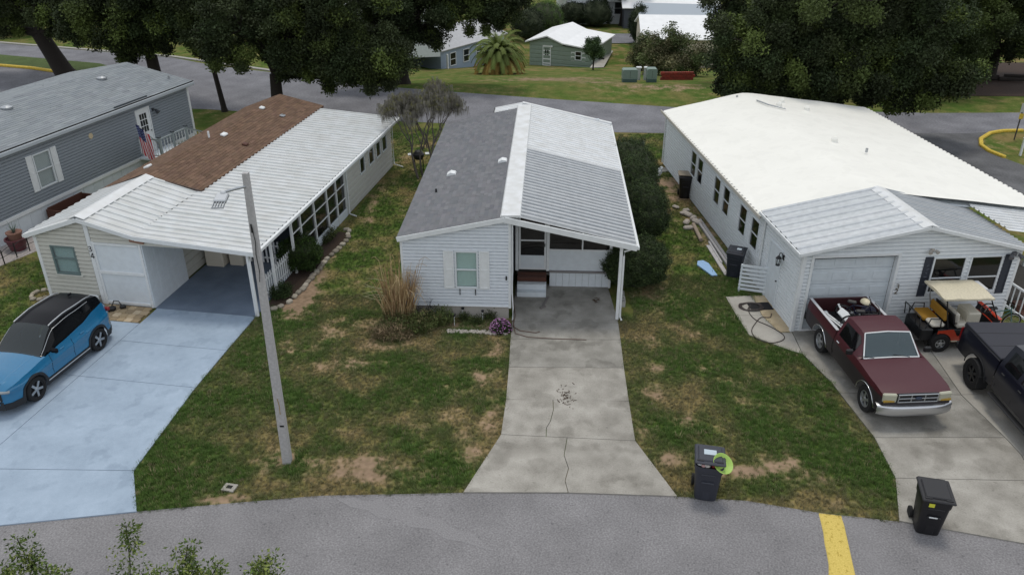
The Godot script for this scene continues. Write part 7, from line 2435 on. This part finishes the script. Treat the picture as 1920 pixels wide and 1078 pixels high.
	plain_house("white roofed house glimpsed through the oak boughs", GT(640, 100), 10, 9.0, 10.0, 2.8, 4.2, M.white_siding, mat("roof_grey", 168, 170, 174, .7), [Rect2(1.5, 1.0, 1.2, 1.3), Rect2(5.5, 1.0, 1.2, 1.3)])
	# white roofed house on the right behind shrubs
	var wh := plain_house("cream house with a bright white roof behind the shrubs", GT(1345, 127), 86, 10.0, 7.4, 2.8, 4.2, mat("cream_wall", 196, 188, 172, .75, "soft", .4), mat("roof_bright", 232, 234, 236, .5), [])
	simple(wh, "corner_post", M.white_trim, Vector3(-.3, 1.1, -7.3), Vector3(.14, 3.2, .14))
	plain_house("grey roofed house just behind the cream one", GT(1340, 96), 80, 9.0, 8.4, 2.8, 4.3, M.white_siding, mat("roof_slate", 150, 160, 170, .6), [])
	plain_house("long low building with a white roof and dark side far behind", GT(1345, 54), 88, 10.0, 12.0, 2.6, 4.4, mat("dark_wall", 66, 70, 78, .8), mat("roof_bright", 232, 234, 236, .5), [])
	var th := plain_house("tall pale house far behind the hedges", GT(1062, 46), 6, 9.0, 9.0, 5.2, 7.4, M.white_siding, mat("roof_grey", 168, 170, 174, .7), [Rect2(1.0, 1.2, 1.2, 1.6), Rect2(3.6, 1.2, 1.2, 1.6), Rect2(6.4, 1.2, 1.2, 1.6), Rect2(3.6, 3.4, 1.2, 1.4)])
	simple(th, "balcony_rail", M.white_trim, Vector3(6.5, 3.0, .3), Vector3(4.0, .3, .3))
	# hedges and shrubs
	for q in [[1118, 50, 2.0, 1.7, "dark clipped hedge ball in front of the tall pale house"], [1075, 48, 1.9, 1.5, "dark rounded shrub beside the hedge ball"], [1196, 82, 1.1, 2.2, "tall dark shrub at the corner of the cream house"], [1022, 62, 2.3, 1.9, "bright green bush behind the green house roof"], [990, 76, 1.8, 1.9, "tawny bush between the palm and the green house"]]:
		bush(q[4], GT(q[0], q[1]), Vector3(q[2], q[3], q[2]), 520, [lin(38, 48, 34), lin(46, 58, 38)] if q[1] != 62 else [lin(74, 98, 52), lin(88, 112, 60)], "", "bush", "oak", 1.0)
	for q in [[1225, 140, .8, 3.0, "tall leafy shrub with upright stems by the utility cabinets"], [1256, 141, 1.1, 3.6, "tallest leafy shrub rising above the red wall"], [1287, 143, 1.0, 2.8, "grey-green shrub at the end of the red wall"], [1206, 132, .7, 3.2, "reddish stemmed shrub beside the cream house"]]:
		oak(q[4], GT(q[0], q[1]), Vector3(.1, 0, 0), .4, .05, [[Vector3(-q[2] * .5, q[3] * .4, 0), Vector3(q[2], q[3] * .35, q[2]), 1.0], [Vector3(q[2] * .5, q[3] * .5, 0), Vector3(q[2] * .8, q[3] * .4, q[2]), 1.0], [Vector3(0, q[3] * .8, 0), Vector3(q[2] * .5, q[3] * .25, q[2] * .5), .5]], 18, 16, "shrub", [lin(72, 86, 52), lin(88, 98, 62), lin(108, 106, 78)])
	# utility cabinets
	for q in [[1180, 154, 1.05, .95, "pale green utility cabinet with a domed top on the verge"], [1221, 154, .7, 1.0, "tall grey-green utility cabinet on the verge"]]:
		var c := thing("utility_cabinet", q[4], "cabinet", GT(q[0], q[1]))
		var gm := mat("cabinet_green", 118, 138, 130, .6, "soft", 1.0)
		b = B.new()
		b.slab(v2([[-q[2] * .5, .3], [q[2] * .5, .3], [q[2] * .5, q[3] - .06], [q[2] * .42, q[3]], [-q[2] * .42, q[3]], [-q[2] * .5, q[3] - .06]]), -.4, .35)
		part("housing", b, gm, c)
		simple(c, "base", mat("cabinet_dark", 66, 88, 84, .7), Vector3(0, .15, 0), Vector3(q[2] * .96, .3, .76))
		simple(c, "door_seam", M.dark_gap, Vector3(0, .62, .352), Vector3(.015, .5, .01), 0)
	for q in [[1197, 150, "small capped grey pedestal between the cabinets"], [1210, 150, "slim grey pedestal between the cabinets"]]:
		var c := thing("utility_pedestal", q[2], "pedestal", GT(q[0], q[1]))
		simple(c, "post", mat("ped_grey", 170, 176, 178, 0.6), Vector3(0, .45, 0), Vector3(.26, .9, .26), .03)
		simple(c, "cap", M.white_trim, Vector3(0, .93, 0), Vector3(.4 if q[0] < 1200 else .28, .1, .34), .03)
	# red wall
	var rw := thing("red_wall", "low red block wall along the shrubs across the road", "wall", GT(1238, 150), 2)
	for i in 8:
		for j in 3:
			simple(rw, "block", mat("red_block_%d" % ((i + j) % 3), 128 + 8 * ((i + j) % 3), 58, 48, .9), Vector3(.16 + i * .31 + (.1 if j % 2 else 0.0), .1 + j * .2, 0), Vector3(.30, .19, .2), .012)
	# trees filling the top edge
	for q in [[985, 40, "dark tree behind the green house", 0.0], [925, 62, "dim tree behind the shaggy palm", 0.0], [1165, 48, "bare-limbed tree in front of the long low building", 1.0], [1230, 34, "thin grey tree behind the cream house roof", 1.0]]:
		var f := 1.0 if q[3] < .5 else .4
		oak(q[2], GT(q[0], q[1]), Vector3(.2, 0, 0), 3.2, .3, [[Vector3(-1.4, 5.4, 0), Vector3(2.6, 2.2, 2.4), 1.0], [Vector3(1.6, 6.0, 0), Vector3(2.6, 2.2, 2.4), 1.0], [Vector3(0, 8.0, 0), Vector3(3.4, 2.0, 3.0), 1.0]], int(46 * f), 26, "oak_tree", [lin(50, 58, 38), lin(58, 66, 44), lin(42, 50, 34)])
	for q in [[40, 62], [260, 66], [470, 74], [560, 60], [760, 78]]:
		bush("dense dark shrub beyond the back road on the left", GT(q[0], q[1]), Vector3(3.2, 2.4, 2.6), 700, [lin(42, 52, 32), lin(54, 64, 38)], "shrubs beyond the back road", "shrub", "oak", 1.2)
	# bare mulch under the right-hand trees
	b = B.new()
	flat(b, v2([[16, -53.5], [24, -52.2], [33, -51.8], [45, -52.5], [45, -62], [16, -62]]), -.3, .03)
	structure("leaf_litter_ground", b, mat("mulch_red", 74, 56, 46, 1.0, "strong", .7))
	for q in [[1862, 150], [1895, 152], [1905, 146], [1845, 146]]:
		b = B.new()
		var c := G(q[0], q[1])
		b.tube([c + Vector3(-.8, .15, 0), c + Vector3(.9, .18, .3)], [.14, .1], 8)
		single("fallen_branch", "fallen branch lying in the litter under the right-hand trees", "branch", b, M.bark, Vector3.ZERO, 0, "fallen branches")

# ---------- grass blades ----------
func grass() -> void:
	var b := B.new()
	for i in 7:
		var a := i * 2.4
		var o := Vector3(cos(a), 0, sin(a)) * .022
		var e := o * 2.1 + Vector3(0, .055 + .012 * (i % 3), 0)
		var s := Vector3(-sin(a), 0, cos(a)) * .006
		b.tri(o - s, o + s, e)
	var tuft := b.mesh()
	var foot: Array = [v2([[-3.5, -22.8], [0.0, -22.8], [4.0, -23.0], [4.2, -36.0], [-2.9, -36.0]]), v2([[-15.7, -24.1], [-8.2, -23.0], [-5.8, -38], [-13, -39.5]]), v2([[8.85, -22.0], [15.7, -22.6], [19.8, -22.5], [17, -39], [7.6, -38.2]]), v2([[-26, -26], [-19.8, -28.5], [-16.4, -40.8], [-23, -42.5]]), v2([[-8.15, -23.5], [-7.45, -24.2], [-7.1, -26.3], [-6.55, -29.8], [-8.0, -29.8]]), v2([[-23.5, -25.4], [-18.9, -26.75], [-18.2, -28.2], [-17.0, -31.5], [-18.4, -33.0], [-19.5, -29.5], [-24.0, -28.0]])]
	var all: Array = foot.duplicate()
	var joined: Array = []
	for p in solid_polys:          # slabs of one drive are joined, then blades may hang over the outer edge a little
		var cur: PackedVector2Array = Geometry2D.offset_polygon(p if not Geometry2D.is_polygon_clockwise(p) else rev(p), 0.02)[0]
		for k in range(joined.size() - 1, -1, -1):
			var r: Array = Geometry2D.merge_polygons(joined[k], cur)
			if r.size() == 1:
				cur = r[0]
				joined.remove_at(k)
		joined.append(cur)
	for p in joined:
		for q in Geometry2D.offset_polygon(p, -0.06): all.append(q)
	var boxes: Array = []
	for p in all:
		var r := Rect2(p[0], Vector2.ZERO)
		for q in p: r = r.expand(q)
		boxes.append(r)
	var xf: Array = []; var cs: Array = []
	var areas := [[-10.2, 0.2, -13.8, -24.5, 520.0], [3.0, 9.4, -13.3, -26.0, 520.0], [-8.5, -2.8, -24.0, -44.5, 150.0], [4.0, 8.6, -25.0, -43.5, 150.0], [-20.5, -14.2, -17.5, -27.5, 220.0]]
	for a in areas:
		var n := int((a[1] - a[0]) * (a[2] - a[3]) * a[4])
		for i in n:
			var p := Vector2(rng.randf_range(a[0], a[1]), rng.randf_range(a[3], a[2]))
			var d := dirt_at(p.x, p.y)
			if rng.randf() < d * 1.05: continue
			var bad := false
			for k in all.size():
				if boxes[k].has_point(p) and Geometry2D.is_point_in_polygon(p, all[k]):
					bad = true
					break
			if bad: continue
			var ii := clampi(int((p.x - GX) / GM * GS), 0, GS - 1) + clampi(int((GZ - p.y) / GM * GS), 0, GS - 1) * GS
			var l: float = lush[ii]
			var c := Color(0.200, 0.180, 0.100).lerp(Color(0.098, 0.165, 0.042), l)
			var g := rng.randf_range(.65, 1.35)
			if rng.randf() < .10: c = Color(.27, .23, .14)
			var s := rng.randf_range(.55, 1.15) * (.75 + .5 * l) * (1.7 if rng.randf() < .02 else 1.0)
			xf.append(Transform3D(Basis(Vector3.UP, rng.randf() * TAU).scaled(Vector3(s * 1.2, s, s * 1.2)), Vector3(p.x, land(p.x, p.y), p.y)))
			cs.append(Color(c.r * g, c.g * g, c.b * g))
	var o := copies("grass", tuft, M.leaf, self, xf, cs)
	o.set_meta("kind", "stuff")
	o.set_meta("label", "short patchy green lawn grass between the driveways")
	o.set_meta("category", "grass")
